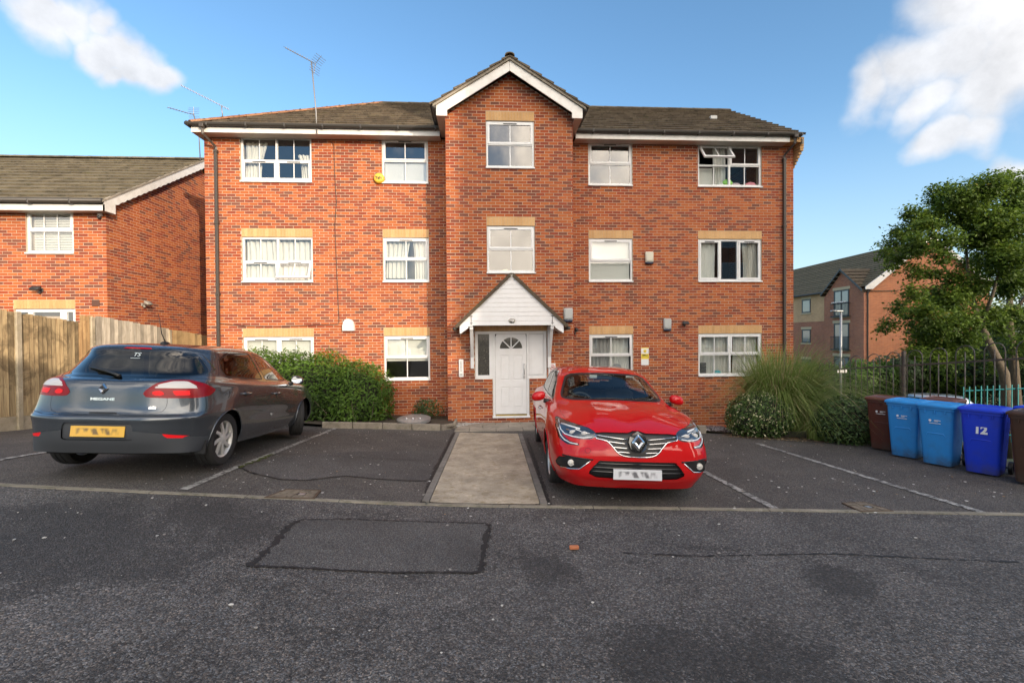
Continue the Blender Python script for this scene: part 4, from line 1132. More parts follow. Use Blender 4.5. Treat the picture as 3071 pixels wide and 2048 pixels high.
strip('tar_seam', gpoly([(1043, 994), (1000, 1075), (970, 1158)]), .05, .003, M_tar, .025, 17)
strip('tar_seam', gpoly([(1210, 1005), (1262, 1160)]), .04, .003, M_tar, .015, 18)
strip('tar_seam', gpoly([(1430, 1268), (1600, 1276), (1900, 1270), (2340, 1290)]), .016, .001, M_tar, .012, 19)
# moss in the joint beside the left-hand line
M_moss = mat('moss', (.07, .085, .015), .95)
strip('moss_strip', gpoly([(548, 1074), (590, 1058), (625, 1043)]), .045, .006, M_moss, .03, 21, kind='stuff')

# ------------------------------------------------------------------ covers set in the ground
def manhole(px, label, seed):
    q = [on_ground(x*1.3063, y*1.3063) for x, y in px]
    root = thing('manhole_cover', label, 'manhole cover', tuple(sum(q, Vector())/4), group='covers in the parking bays')
    rnd = random.Random(seed)
    def P(u, v): return lerp(lerp(q[0], q[1], u), lerp(q[3], q[2], u), v)
    def quad(us, vs, z0, z1):
        pts = [P(us[0], vs[0]), P(us[1], vs[0]), P(us[1], vs[1]), P(us[0], vs[1])]
        V = [(p.x, p.y, gh(p.x, p.y)+z0) for p in pts]+[(p.x, p.y, gh(p.x, p.y)+z1) for p in pts]
        return V, [(4, 5, 6, 7), (7, 6, 5, 4), (0, 1, 5, 4), (1, 2, 6, 5), (2, 3, 7, 6), (3, 0, 4, 7)][:1]+[(0, 1, 5, 4), (1, 2, 6, 5), (2, 3, 7, 6), (3, 0, 4, 7)]
    mf = MB()
    for us, vs in (((0, 1), (0, .05)), ((0, 1), (.95, 1)), ((0, .05), (.05, .95)), ((.95, 1), (.05, .95))): mf.add(*quad(us, vs, -.02, .010))
    mf.build('frame', M_rust, root)
    n = 4
    for i in range(n):
        for j in range(3):
            u0, u1 = .05+.9*i/n+.008, .05+.9*(i+1)/n-.008; v0, v1 = .05+.9*j/3+.012, .05+.9*(j+1)/3-.012
            if (i, j) == (2, 1): continue
            MB().add(*quad((u0+rnd.uniform(-.01, .01), u1), (v0, v1), -.02, .006+rnd.uniform(0, .006))).build('infill_stone', M_cover, root)
    MB().add(*quad((.05, .95), (.05, .95), -.02, .002)).build('tray', M_tar, root)
    MB().add(*quad((.56, .70), (.42, .58), -.02, .007)).build('lifting_eye', M_steel, root)
M_rust = mat('rusty_iron', (.11, .075, .05), .8, .3)
M_steel = mat('galvanised_steel', (.42, .43, .44), .45, .7)
manhole([(606, 1143), (722, 1146), (737, 1126), (655, 1124)], 'square cracked stone-filled cover in the bay left of the path', 3)
manhole([(1975, 1175), (2052, 1174), (1985, 1153), (1932, 1155)], 'square concrete-filled cover with a hole in the bay right of the red car', 4)

# ------------------------------------------------------------------ kerbs, beds, gravel
def stone_row(name, label, pts, h, w, n, m, pname='kerb_stone', z=0.0, seed=0):
    root = thing(name, label, 'kerb'); rnd = random.Random(seed)
    P = [Vector(p) for p in pts]; cum = [0]
    for a, b in zip(P[:-1], P[1:]): cum.append(cum[-1]+(b-a).length)
    def at(s):
        for i in range(len(P)-1):
            if s <= cum[i+1]+1e-6: return P[i]+(P[i+1]-P[i])*((s-cum[i])/(cum[i+1]-cum[i]))
        return P[-1]
    L = cum[-1]/n
    root.location = (P[0].x, P[0].y, gh(P[0].x, P[0].y))
    for i in range(n):
        a, b = at(i*L), at((i+1)*L-.008); t = (b-a).normalized(); nn = Vector((-t.y, t.x))
        za, zb = gh(a.x, a.y)+z, gh(b.x, b.y)+z; hh = h+rnd.uniform(-.012, .012)
        Mx = axes(Vector((a.x, a.y, za)), Vector((t.x, t.y, (zb-za)/max((b-a).length, .01))).normalized(), Vector((nn.x, nn.y, 0)), Vector((0, 0, 1)))
        MB().bbox((0, 0, -.1), ((b-a).length, w, hh), .012, M=Mx @ Matrix.Rotation(rnd.uniform(-.012, .012), 4, 'Z')).build(pname, m, root)
    return root
kL, kR = on_ground(966, 1282), on_ground(1355, 1290.4)
stone_row('planter_kerb', 'low row of concrete kerb stones edging the bed under the left windows', [(kR.x, kR.y+1.0)]+[(kR.x, kR.y), (kL.x, kL.y)], .13, .06, 6, M_kerb, seed=2)
stone_row('planter_kerb', 'short concrete kerb blocks by the gravel right of the red car', [(2.62, 10.25), (3.6, 9.75), (4.62, 9.36)][::-1], .17, .08, 4, M_kerb, seed=3)
sheet('planting_bed', [(-7.3, 12.35), (-.98, 12.35), (-.98, 11.5), (-.75, 11.3), (-.75, kR.y+.06), (kL.x, kL.y+.06), (-5.4, 10.7), (-7.3, 11.2)], .06, M_soil, .2)
sheet('planting_bed', [(2.25, 12.35), (8.63, 12.35), (8.4, 9.3), (7.7, 9.05), (6.9, 8.35), (5.7, 8.55), (4.6, 9.42), (2.65, 10.3)], .03, M_soil, .2)

def pebbles(name, poly, n, r0, r1, cols, seed, lift=.0, flat=.7, parent=None, spread=None):
    rnd = random.Random(seed); P = np.array(poly); lo = P.min(0); hi = P.max(0); V = []; F = []; tint = []
    k = 0; ico = [(0,0,1),(.894,0,.447),(.276,.851,.447),(-.724,.526,.447),(-.724,-.526,.447),(.276,-.851,.447),(0,0,-.6)]
    ff = [(0,1,2),(0,2,3),(0,3,4),(0,4,5),(0,5,1),(1,6,2),(2,6,3),(3,6,4),(4,6,5),(5,6,1)]
    pts = np.array([(rnd.uniform(lo[0], hi[0]), rnd.uniform(lo[1], hi[1])) for _ in range(n*3)])
    pts = pts[sdpoly(pts, P) < 0][:n]
    zs = gz(pts[:, 0], pts[:, 1])
    for (x, y), z in zip(pts, zs):
        r = r0+(r1-r0)*rnd.random()**2.2; a = rnd.uniform(0, 6.28); sx, sy = r*rnd.uniform(.7, 1.4), r*rnd.uniform(.6, 1.1); sz = r*flat*rnd.uniform(.6, 1.1)
        c, s = math.cos(a), math.sin(a); b = len(V)
        for p in ico: V.append((x+c*p[0]*sx-s*p[1]*sy, y+s*p[0]*sx+c*p[1]*sy, z+lift+p[2]*sz))
        for f in ff: F.append(tuple(i+b for i in f)); tint.append(rnd.random())
        tint[-10:] = [tint[-10]]*10
    m = mat(name, cols[0][1], .9); t = NT(m); t.col(t.ramp(t.attr('tint'), cols, 'CONSTANT'))
    o = npmesh(name, V, F, m, parent, {'tint': tint}); o['kind'] = 'stuff'; return o
pebbles('slate_gravel', [(2.7, 10.35), (4.5, 9.5), (5.2, 9.1), (5.3, 10.2), (2.7, 12.2)], 2600, .012, .035, [(0, (.20, .17, .17)), (.4, (.28, .24, .24)), (.75, (.38, .34, .33))], 4, .04)
pebbles('pale_gravel', [(-.74, 10.6), (-.1, 11.33), (-.75, 11.33)], 330, .01, .026, [(0, (.42, .40, .37)), (.5, (.55, .53, .5)), (.8, (.3, .28, .26))], 5, .02)
pebbles('road_grit', [(-14, .6), (9, .6), (9, 4.0), (0, 4.9), (-14, 5)], 1100, .004, .018, [(0, (.12, .11, .10)), (.45, (.26, .24, .22)), (.75, (.5, .48, .45))], 6, 0)
pebbles('fallen_petals', [(-4, 5.0), (6.4, 4.2), (6.3, 8.3), (4.6, 9.0), (-3.2, 10)], 520, .007, .019, [(0, (.66, .64, .60)), (.6, (.48, .44, .36)), (.85, (.36, .22, .10))], 7, .002, .25)
pebbles('leaf_litter', [(4.7, 8.85), (6.0, 8.1), (7.2, 7.75), (7.4, 8.2), (6.2, 8.7), (4.9, 9.3)], 900, .012, .035, [(0, (.22, .13, .06)), (.35, (.30, .21, .11)), (.65, (.14, .09, .05)), (.9, (.45, .40, .28))], 8, .01, .2)
bf = on_ground(1318*1.3063, 1260*1.3063)
tag(MB().bbox((bf.x-.04, bf.y-.018, bf.z), (bf.x+.04, bf.y+.018, bf.z+.03), .006).build('brick_fragment', mat('brick_fragment', (.42, .15, .07), .9)), 'small orange brick fragment lying on the open road', 'brick fragment')
# ------------------------------------------------------------------ brick, tile, glass
def brick_mat(name, stops, seed=0):
    m = mat(name, (.4, .15, .07), .88, spec=.3); t = NT(m)
    v = t.pos(); a = t.attr('tint')
    c = t.ramp(a, stops, 'LINEAR')
    n = t.noise(v, 34, 5, .65); n2 = t.noise(v, 1.3, 4, .6)
    burn = t.math('MULTIPLY', t.ramp(t.noise(t.pos((5, 5, 11)), 1.3, 3, .6, .5), [(.52, 0.0), (.66, 1.0)]), t.ramp(a, [(.25, .75), (.7, .12)]))
    c = t.mix(burn, c, stops[0][1])
    c = t.mix(1, c, t.ramp(n, [(.25, .86), (.75, 1.12)]), 'MULTIPLY')
    c = t.mix(1, c, t.ramp(n2, [(.3, .90), (.7, 1.08)]), 'MULTIPLY')
    t.col(c); t.bump(n, .25, .004); return m
BR = [(0, (.17, .065, .045)), (.10, (.20, .058, .034)), (.22, (.25, .052, .026)), (.36, (.31, .062, .024)), (.55, (.385, .094, .029)), (.75, (.42, .112, .034)), (.9, (.44, .128, .038)), (1, (.38, .098, .033))]
M_brick = brick_mat('facing_brick', BR)
M_buff = brick_mat('buff_brick', [(0, (.52, .31, .14)), (.5, (.57, .345, .16)), (1, (.62, .39, .19))])
def mortar():
    m = mat('mortar', (.50, .40, .31), .95); t = NT(m); n = t.noise(t.pos(), 2.2, 6, .7)
    t.col(t.ramp(n, [(.3, (.45, .35, .255)), (.6, (.53, .42, .315)), (.75, (.64, .55, .45))])); return m
M_mortar = mortar()
def far_brick(name, c1, c2, mort, rot=(math.pi/2, 0, 0)):
    m = mat(name, c1, .9); t = NT(m)
    geo = t.n('ShaderNodeNewGeometry'); sp = t.n('ShaderNodeSeparateXYZ'); t.l(geo.outputs['Position'], sp.inputs[0])
    cb = t.n('ShaderNodeCombineXYZ'); t.l(t.math('ADD', sp.outputs['X'], sp.outputs['Y']), cb.inputs[0]); t.l(sp.outputs['Z'], cb.inputs[1])
    b = t.n('ShaderNodeTexBrick'); t.l(cb.outputs[0], b.inputs['Vector'])
    b.inputs['Scale'].default_value = 1; b.inputs['Brick Width'].default_value = .225; b.inputs['Row Height'].default_value = .075
    b.inputs['Mortar Size'].default_value = .006; b.inputs['Color1'].default_value = (*c1, 1); b.inputs['Color2'].default_value = (*c2, 1); b.inputs['Mortar'].default_value = (*mort, 1)
    b.inputs['Bias'].default_value = -.1
    t.col(t.mix(1, b.outputs['Color'], t.ramp(t.noise(geo.outputs['Position'], .8, 5), [(.3, .85), (.7, 1.12)]), 'MULTIPLY')); return m
M_fb = far_brick('brickwork_plain', (.37, .115, .045), (.24, .075, .04), (.45, .36, .28))
def tile_mat(name, stops):
    m = mat(name, (.1, .09, .07), .9, spec=.25); t = NT(m); v = t.pos()
    c = t.ramp(t.attr('tint'), stops); n = t.noise(v, 7, 7, .68, .4); n2 = t.noise(v, 46, 3)
    c = t.mix(t.ramp(n, [(.50, 0.0), (.68, .75)]), c, (.030, .028, .022))
    c = t.mix(t.ramp(t.noise(v, 3.1, 6, .7), [(.56, 0.0), (.72, .55)]), c, (.12, .11, .045))
    c = t.mix(1, c, t.ramp(n2, [(.2, .75), (.8, 1.2)]), 'MULTIPLY'); t.col(c); t.bump(n2, .4, .004); return m
M_tile = tile_mat('concrete_tile', [(0, (.095, .074, .052)), (.5, (.128, .100, .070)), (1, (.16, .128, .09))])
M_tile2 = tile_mat('house_tile', [(0, (.115, .095, .062)), (.5, (.145, .122, .082)), (1, (.18, .15, .10))])
M_hip = tile_mat('terracotta_hip', [(0, (.23, .105, .052)), (.5, (.28, .13, .065)), (1, (.33, .17, .09))])
def upvc(name, col, dirt=.25):
    m = mat(name, col, .38); t = NT(m); n = t.noise(t.pos(), 5, 6, .65); t.col(t.mix(t.math('MULTIPLY', t.ramp(n, [(.45, 0.0), (.75, 1.0)]), dirt), col, (.42, .38, .32))); return m
M_white = upvc('white_upvc', (.74, .74, .74), .25)
M_fascia = upvc('white_fascia', (.72, .70, .67), .5)
M_soffit = upvc('soffit_board', (.60, .54, .48), .4)
M_gut = mat('gutter_plastic', (.045, .040, .035), .45)
M_pipe = mat('pipe_plastic', (.055, .045, .038), .5)
M_slot = mat('vent_slot', (.03, .03, .03), .6)
M_room = mat('room_wall', (.12, .112, .10), .9)
M_curtain = mat('curtain_cloth', (.66, .62, .55), .9)
M_blind = mat('blind_cloth', (.70, .68, .62), .85)
M_glass = glass_mix('window_glass', (.98, 1, 1), .985, ior=1.52, boost=3.2)
M_frost = mat('frosted_glass', (.60, .58, .55), .25)

def grid_pieces(u0f, W_, rowh, joint, vmin, vmax, holes, clipf, offset, rnd, jitter=0):
    """rows of pieces (bricks, tiles) as (u0,u1,v0,v1,tint), with openings cut out"""
    out = []; r = 0; v = vmin; n = int(round((vmax-vmin)/rowh))
    for r in range(n):
        v0, v1 = vmin+r*rowh+joint/2, vmin+(r+1)*rowh-joint/2
        lo, hi = clipf(v0, v1)
        if hi-lo < .03: continue
        spans = [(lo, hi)]
        for (a, b, c, d) in holes:
            if c < v1-.004 and d > v0+.004:
                ns = []
                for (s, e) in spans:
                    if b <= s or a >= e: ns.append((s, e))
                    else:
                        if a-s > .02: ns.append((s, a-joint*.4))
                        if e-b > .02: ns.append((b+joint*.4, e))
                spans = ns
        k0 = math.floor((lo-u0f)/W_)-1
        for (s, e) in spans:
            k = math.floor((s-u0f)/W_)-1
            while True:
                a = u0f+k*W_+(offset if r % 2 else 0); b = a+W_-joint; k += 1
                if a > e: break
                a2, b2 = max(a, s), min(b, e)
                if b2-a2 < .022: continue
                out.append((a2, b2, v0, v1))
    return out

class Wall:
    """a brick skin: places every brick; keeps the nearest 300 of a building as objects of their own"""
    def __init__(s): s.items = []
    def add(s, O, U, Vv, N, pcs, rnd, hue=0.0, depth=.018):
        for (a, b, c, d) in pcs:
            q = rnd.random(); tint = .28+.72*(q**.8) if rnd.random() > .34 else rnd.uniform(0, .34)
            s.items.append((O+U*a+Vv*c, U*(b-a), Vv*(d-c), N*(.0035+rnd.uniform(-.001, .0015)), min(1, max(0, tint+hue)), N*depth, b-a))
    def build(s, parent, m, name='brick', keep=300, stuff='brickwork', full=.20):
        it = s.items
        cen = [(i[0]+i[1]*.5+i[2]*.5) for i in it]
        order = sorted([k for k in range(len(it)) if it[k][6] > full and abs((cen[k]-C0).x) < (cen[k]-C0).y*1.1], key=lambda k: (cen[k]-C0).length)
        sel = set(order[:keep]); cache = {}
        V = []; F = []; T = []
        base = rloc(parent)
        for k, (o, u, v, n, tint, dp, w) in enumerate(it):
            pts = [o+n, o+u+n, o+u+v+n, o+v+n, o+n-dp, o+u+n-dp, o+u+v+n-dp, o+v+n-dp]
            fs = [(0, 1, 2, 3), (4, 5, 1, 0), (5, 6, 2, 1), (6, 7, 3, 2), (7, 4, 0, 3)]
            if k in sel:
                key = (round(w, 2), int(tint*9.99), tuple(round(x, 2) for x in u.normalized()))
                if key not in cache:
                    P = [p-pts[0] for p in pts]
                    o_ = npmesh(name, [tuple(p) for p in P], fs, m, None, {'tint': [key[1]/9.99]*5}); cache[key] = o_.data
                    o_.parent = parent; o_.location = pts[0]-base
                else:
                    o_ = bpy.data.objects.new(name, cache[key]); link(o_); o_.parent = parent; o_.location = pts[0]-base
            else:
                b = len(V); V.extend([tuple(p) for p in pts]); F.extend([tuple(i+b for i in f) for f in fs]); T.extend([tint]*5)
        if F:
            o_ = npmesh(stuff, V, F, m, parent, {'tint': T}); o_['kind'] = 'stuff'

X_, Y_, Z_ = Vector((1, 0, 0)), Vector((0, 1, 0)), Vector((0, 0, 1))

def slab(parent, name, O, U, Vv, N, lo, hi, vlo, vhi, holes, th, m, gable=None):
    """solid wall with openings behind the brick skin (front face on O)"""
    us = sorted(set([lo, hi]+[h[0] for h in holes]+[h[1] for h in holes])); vs = sorted(set([vlo, vhi]+[h[2] for h in holes]+[h[3] for h in holes]))
    us = [u for u in us if lo <= u <= hi]; vs = [v for v in vs if vlo <= v <= vhi]
    mb = MB()
    for v0, v1 in zip(vs[:-1], vs[1:]):
        run = None
        for u0, u1 in list(zip(us[:-1], us[1:]))+[(None, None)]:
            solid = u0 is not None and not any(h[0] < (u0+u1)/2 < h[1] and h[2] < (v0+v1)/2 < h[3] for h in holes)
            if solid: run = (run[0], u1) if run else (u0, u1)
            elif run:
                a, b = run; run = None
                pts = [O+U*a+Vv*v0-N*th, O+U*b+Vv*v0-N*th, O+U*b+Vv*v0, O+U*a+Vv*v0, O+U*a+Vv*v1-N*th, O+U*b+Vv*v1-N*th, O+U*b+Vv*v1, O+U*a+Vv*v1]
                mb.add(pts, [(0, 3, 2, 1), (4, 5, 6, 7), (0, 1, 5, 4), (1, 2, 6, 5), (2, 3, 7, 6), (3, 0, 4, 7)])
    if gable: mb.prism(gable, lambda a, b, d: tuple(O+U*a+Vv*b-N*d), 0, th)
    return mb.build(name, m, parent)

def lintel(parent, O, U, Vv, N, a, b, v0, v1, rnd):
    g = bpy.data.objects.new('lintel', None); link(g); g.parent = parent
    n = int(round((b-a)/.075)); w = (b-a)/n; cache = []
    for i in range(n):
        o = O+U*(a+i*w+.004)+Vv*(v0+.004)+N*rnd.uniform(.004, .006); du, dv = U*(w-.006), Vv*(v1-v0-.008); dp = N*.02
        P = [Vector(), du, du+dv, dv, -dp, du-dp, du+dv-dp, dv-dp]
        if len(cache) < 6:
            ob = npmesh('brick', [tuple(p) for p in P], [(0, 1, 2, 3), (4, 5, 1, 0), (5, 6, 2, 1), (6, 7, 3, 2), (7, 4, 0, 3)], M_buff, None, {'tint': [rnd.random()]*5}); cache.append(ob.data)
        else: ob = bpy.data.objects.new('brick', rnd.choice(cache)); link(ob)
        ob.parent = g; ob.location = o-rloc(parent)

def tiles(parent, O, U, Wd, N, W_, poly, m, rnd, keep=300, name='tile', gauge=.345, tw=.30, thick=.046, stuff='tiling'):
    """interlocking tiles over a roof slope; O eaves corner, U along eaves, Wd up the slope, poly in (u,w)"""
    P = np.array(poly); n = int((P[:, 1].max()-P[:, 1].min())/gauge)+1; items = []
    for r in range(n):
        w0 = P[:, 1].min()+r*gauge; w1 = w0+gauge+.03
        wm = np.clip(w0+gauge*.5, P[:, 1].min()+.01, P[:, 1].max()-.01)
        xs = []
        for i in range(len(P)):
            a, b = P[i], P[(i+1) % len(P)]
            if (a[1] <= wm) != (b[1] <= wm): xs.append(a[0]+(wm-a[1])*(b[0]-a[0])/(b[1]-a[1]))
        xs.sort()
        for lo, hi in zip(xs[0::2], xs[1::2]):
            k = math.floor(lo/tw)-1
            while True:
                a = k*tw; b = a+tw-.006; k += 1
                if a > hi: break
                a, b = max(a, lo), min(b, hi)
                if b-a < .05: continue
                items.append((a, b, w0, min(w1, P[:, 1].max()+.01), rnd.random(), rnd.uniform(-.004, .004)))
    mid = [(O+U*((i[0]+i[1])/2)+Wd*((i[2]+i[3])/2)-C0).length for i in items]
    full = [k for k in range(len(items)) if items[k][1]-items[k][0] > tw*.9 and items[k][3]-items[k][2] > gauge+.025]
    sel = set(sorted(full, key=lambda k: mid[k])[:keep]); cache = {}
    V = []; F = []; T = []; base = rloc(parent)
    fs = [(0, 1, 2, 3), (0, 4, 5, 1), (1, 5, 6, 2), (3, 7, 4, 0), (2, 6, 7, 3)]
    for k, (a, b, w0, w1, tint, dz) in enumerate(items):
        def geom(a, b, w0, w1, o):
            up0, up1 = N*(thick+.012+dz), N*(thick*.35+dz)
            top = [o+U*a+Wd*w0+up0, o+U*b+Wd*w0+up0, o+U*b+Wd*w1+up1, o+U*a+Wd*w1+up1]
            bot = [o+U*a+Wd*w0+N*.004, o+U*b+Wd*w0+N*.004, o+U*b+Wd*w1-N*.004, o+U*a+Wd*w1-N*.004]
            return top+bot
        if k in sel:
            key = int(tint*7.99)
            if key not in cache:
                ob = npmesh(name, [tuple(p) for p in geom(0, tw-.006, 0, w1-w0, Vector())], fs, m, None, {'tint': [key/7.99]*5}); cache[key] = ob.data
            else: ob = bpy.data.objects.new(name, cache[key]); link(ob)
            ob.parent = parent; ob.location = O+U*a+Wd*w0-base
        else:
            bb = len(V); V.extend([tuple(p) for p in geom(a, b, w0, w1, O)]); F.extend([tuple(i+bb for i in f) for f in fs]); T.extend([tint]*5)
    if F:
        o_ = npmesh(stuff, V, F, m, parent, {'tint': T}); o_['kind'] = 'stuff'

def ridge_tiles(parent, a, b, m, rnd, name='ridge_tile', L=.45, r=.125):
    a, b = Vector(a), Vector(b); d = (b-a); n = max(1, int(d.length/L)); t = d.normalized()
    s = t.cross(Z_).normalized(); up = s.cross(t)
    for i in range(n):
        p0, p1 = a+d*(i/n), a+d*((i+1)/n+.02/d.length); V = []; F = []
        for p, rr in ((p0, r*1.04), (p1, r*.97)):
            for k in range(7):
                th = math.pi*(k/6); V.append(tuple(p+s*math.cos(th)*rr+up*(math.sin(th)*rr*.62-.03)))
            for k in range(7):
                th = math.pi*(1-k/6); V.append(tuple(p+s*math.cos(th)*rr*.8+up*(math.sin(th)*rr*.45-.035)))
        for k in range(14): F.append((k, (k+1) % 14, 14+(k+1) % 14, 14+k))
        F += [tuple(range(13, -1, -1)), tuple(range(14, 28))]
        mb = MB().add(V, F); o = mb.build(name, m, parent)
        at_ = o.data.attributes.new('tint', 'FLOAT', 'FACE'); tv = rnd.random(); at_.data.foreach_set('value', [tv]*len(o.data.polygons))

def window(parent, x0, x1, z0, z1, Yw, cols, bars=True, front=True):
    """uPVC window: frame, sashes, glazing bars, panes, sill.  cols: (f0,f1,[(g0,g1,kind,nbars,open,vent)])"""
    Yf = Yw+.028; Yb = Yf+.06
    zs = z0+.038
    fr = MB(); e = .05
    fr.bbox((x0+.006, Yf, zs), (x0+e, Yb, z1-.006), .004); fr.bbox((x1-e, Yf, zs), (x1-.006, Yb, z1-.006), .004)
    fr.box((x0+e, Yf+.001, zs), (x1-e, Yb, zs+e)); fr.box((x0+e, Yf+.001, z1-.006-e), (x1-e, Yb, z1-.006))
    ix0, ix1, iz0, iz1 = x0+e, x1-e, zs+e, z1-.006-e
    cells = []
    for ci, (f0, f1, rows) in enumerate(cols):
        a, b = ix0+(ix1-ix0)*f0, ix0+(ix1-ix0)*f1
        if ci > 0: fr.box((a-.025, Yf-.001, iz0), (a+.025, Yb, iz1))
        if f0 > 0: a += .025
        if f1 < 1: b -= .025
        for ri, (g0, g1, kind, nb, op, vent) in enumerate(rows):
            c, d = iz0+(iz1-iz0)*g0, iz0+(iz1-iz0)*g1
            if g0 > 0: fr.box((a, Yf+.0005, c-.022), (b, Yb, c+.022)); c += .022
            if g1 < 1: d -= .022
            cells.append((a, b, c, d, kind, nb, op, vent))
    w = fr.build('window', M_white, parent)
    MB().bbox((x0-.012, Yw-.045, z0), (x1+.012, Yf+.002, zs), .006).build('sill', M_white, w)
    base = rloc(w)
    for (a, b, c, d, kind, nb, op, vent) in cells:
        R = Matrix.Identity(4); yy = Yf+.02
        if kind == 'sash':
            a, b, c, d = a-.012, b+.012, c-.012, d+.012
            if op: R = Matrix.Translation((0, Yf-.012, d)) @ Matrix.Rotation(math.radians(-op), 4, 'X') @ Matrix.Translation((0, -(Yf-.012), -d))
            s_ = MB(); t_ = .052; y0, y1 = Yf-.016, Yf+.035
            s_.bbox((a, y0, c), (a+t_, y1, d), .005, M=R); s_.bbox((b-t_, y0, c), (b, y1, d), .005, M=R)
            s_.box((a+t_, y0+.002, c), (b-t_, y1, c+t_), M=R); s_.box((a+t_, y0+.002, d-t_), (b-t_, y1, d), M=R)
            s_.build('sash', M_white, w)
            a, b, c, d = a+t_, b-t_, c+t_, d-t_; yy = Yf+.004
            if vent:
                m_ = (a+b)/2; hw = min(.17, (b-a)*.28)
                MB().bbox((m_-hw, y0-.006, d+.014), (m_+hw, y0+.002, d+.038), .002, M=R).build('trickle_vent', M_slot, w)
        n = nb+1; wd = (b-a)/n
        for k in range(n):
            MB().box((a+k*wd-.003, yy+.004, c-.003), (a+(k+1)*wd+.003, yy+.010, d+.003), M=R).build('pane', M_glass, w)
            if k: MB().box((a+k*wd-.012, yy-.004, c), (a+k*wd+.012, yy+.003, d), M=R).build('glazing_bar', M_white, w)
    return w

def curtain(x0, x1, z0, z1, Y, label, amp=.03, n=7, m=None, seed=0, name='curtain', cat='curtain', gather=0.0, group=None):
    """a hanging cloth with folds; gather pulls its foot towards x0 (+) or x1 (-)"""
    rnd = random.Random(seed); U, R_ = n*8, 14; V = []; F = []; ph = [rnd.uniform(.7, 1.3) for _ in range(n+2)]
    for j in range(R_+1):
        t = j/R_; z = z1+(z0-z1)*t; sh = math.sin(t*math.pi*.5)
        for i in range(U+1):
            u = i/U; k = u*n; a = amp*ph[int(k)]*math.sin(2*math.pi*k+math.sin(3*t+seed)*.5)
            w = 1-abs(gather)*sh
            x = x0+(x1-x0)*u*w if gather >= 0 else x1-(x1-x0)*(1-u)*w
            V.append((x+.01*math.sin(5*t+i), Y+a, z))
    for j in range(R_):
        for i in range(U):
            a = j*(U+1)+i; F.append((a, a+U+1, a+U+2, a+1))
    o = npmesh(name, V, F, m or M_curtain, smooth=True)
    return tag(o, label, cat, group)
# ------------------------------------------------------------------ the red brick apartment block
D0, DB = 12.35, 11.40                      # faces of the main wall and of the projecting stair bay
rnd = random.Random(21)
block = thing('apartment_building', 'three storey red brick apartment block with a projecting gabled stair bay', 'building', (0.6, 12.35, -.59))
XL, XR = -7.30, 8.63; BL, BR_ = -.97, 2.21
COLS = [(-6.39, -4.57), (-2.74, -1.52), (2.82, 4.04), (5.89, 7.71)]
H_MAIN = []
for a, b in COLS:
    H_MAIN += [(a, b, .46, 1.66), (a, b, 3.085, 4.285), (a, b, 5.71, 6.91)]
LINT = [(a, b, z, z+.225) for a, b in COLS for z in (1.66, 4.285)]
wl = Wall()
MU = Vector((0, D0, 0)); BU = Vector((0, DB, 0)); NF = Vector((0, -1, 0))
pcs = grid_pieces(XL-.005, .225, .075, .0125, -1.19, 6.91, H_MAIN+LINT+[(BL, BR_, -1, 7.2)], lambda a, b: (XL, XR), .1125, rnd)
wl.add(MU, X_, Z_, NF, pcs, rnd)
BAYH = [(.03, 1.235, 3.19, 4.385), (.03, 1.235, 5.80, 6.995)]
BAYL = [(.03, 1.235, 4.385, 4.61), (.03, 1.235, 6.995, 7.22)]
DOOR = [(-.29, 1.52, .56, 1.76), (.15, 1.075, -.42, .57)]
DL = [(-.29, 1.52, 1.76, 1.985)]
gab = lambda z: (8.16-z)/.63
def bayclip(v0, v1):
    if v1 < 7.1: return BL, BR_
    h = max(0, gab(v1)); return max(BL, .62-h), min(BR_, .62+h)
pcs = grid_pieces(BL-.005, .225, .075, .0125, -.565, 8.135, BAYH+BAYL+DOOR+DL, bayclip, .1125, rnd)
wl.add(BU, X_, Z_, NF, pcs, rnd)
# returns of the bay
for X0, n in ((BL, Vector((-1, 0, 0))), (BR_, Vector((1, 0, 0)))):
    pcs = grid_pieces(0, .225, .075, .0125, -.565, 7.01, [], lambda a, b: (0, D0-DB), .1125, rnd)
    wl.add(Vector((X0, DB, 0)), Y_, Z_, n, pcs, rnd)
wl.build(block, M_brick)
wm = slab(block, 'wall', MU+Vector((0, .001, 0)), X_, Z_, NF, XL, XR, -1.4, 6.91, H_MAIN+[(BL+.01, BR_-.01, -1.4, 6.91)], .26, M_mortar)
slab(block, 'bay_wall', BU+Vector((0, .001, 0)), X_, Z_, NF, BL+.004, BR_-.004, -.9, 7.16, BAYH+DOOR, .26, M_mortar, gable=[(BL+.004, 7.16), (BR_-.004, 7.16), (.62, 8.15)])
sides = MB()
sides.box((XL+.004, D0+.27, -.9), (XL+.25, 19.6, 6.9)); sides.box((XR-.25, D0+.27, -.9), (XR-.004, 19.6, 6.9)); sides.box((XL+.26, 19.35, -.9), (XR-.26, 19.6, 6.9))
sides.box((BL+.006, DB+.27, -.9), (BL+.24, D0+.1, 7.14)); sides.box((BR_-.24, DB+.27, -.9), (BR_-.006, D0+.1, 7.14))
sides.prism([(D0+.27, 6.9), (19.6, 6.9), (15.95, 9.4)], lambda a, b, d: (XR-.25+d, a, b), 0, .246)
sides.build('side_wall', M_fb, block)
inner = MB()
for z in (-.3, 2.33, 4.95): inner.box((XL+.3, D0+.28, z), (XR-.3, 19.3, z+.2))
for x in (-4.2, -.9, 2.2, 5.0): inner.box((x-.06, D0+.28, -.1), (x+.06, 19.3, 6.85))
inner.box((XL+.3, 15.2, -.1), (XR-.3, 15.3, 6.85)); inner.box((XL+.3, D0+.28, 7.0), (XR-.3, 19.3, 7.04))
inner.build('interior', M_room, block)
for (a, b, c, d) in LINT: lintel(block, MU, X_, Z_, NF, a, b, c, d, rnd)
for (a, b, c, d) in BAYL+DL: lintel(block, BU, X_, Z_, NF, a, b, c, d, rnd)

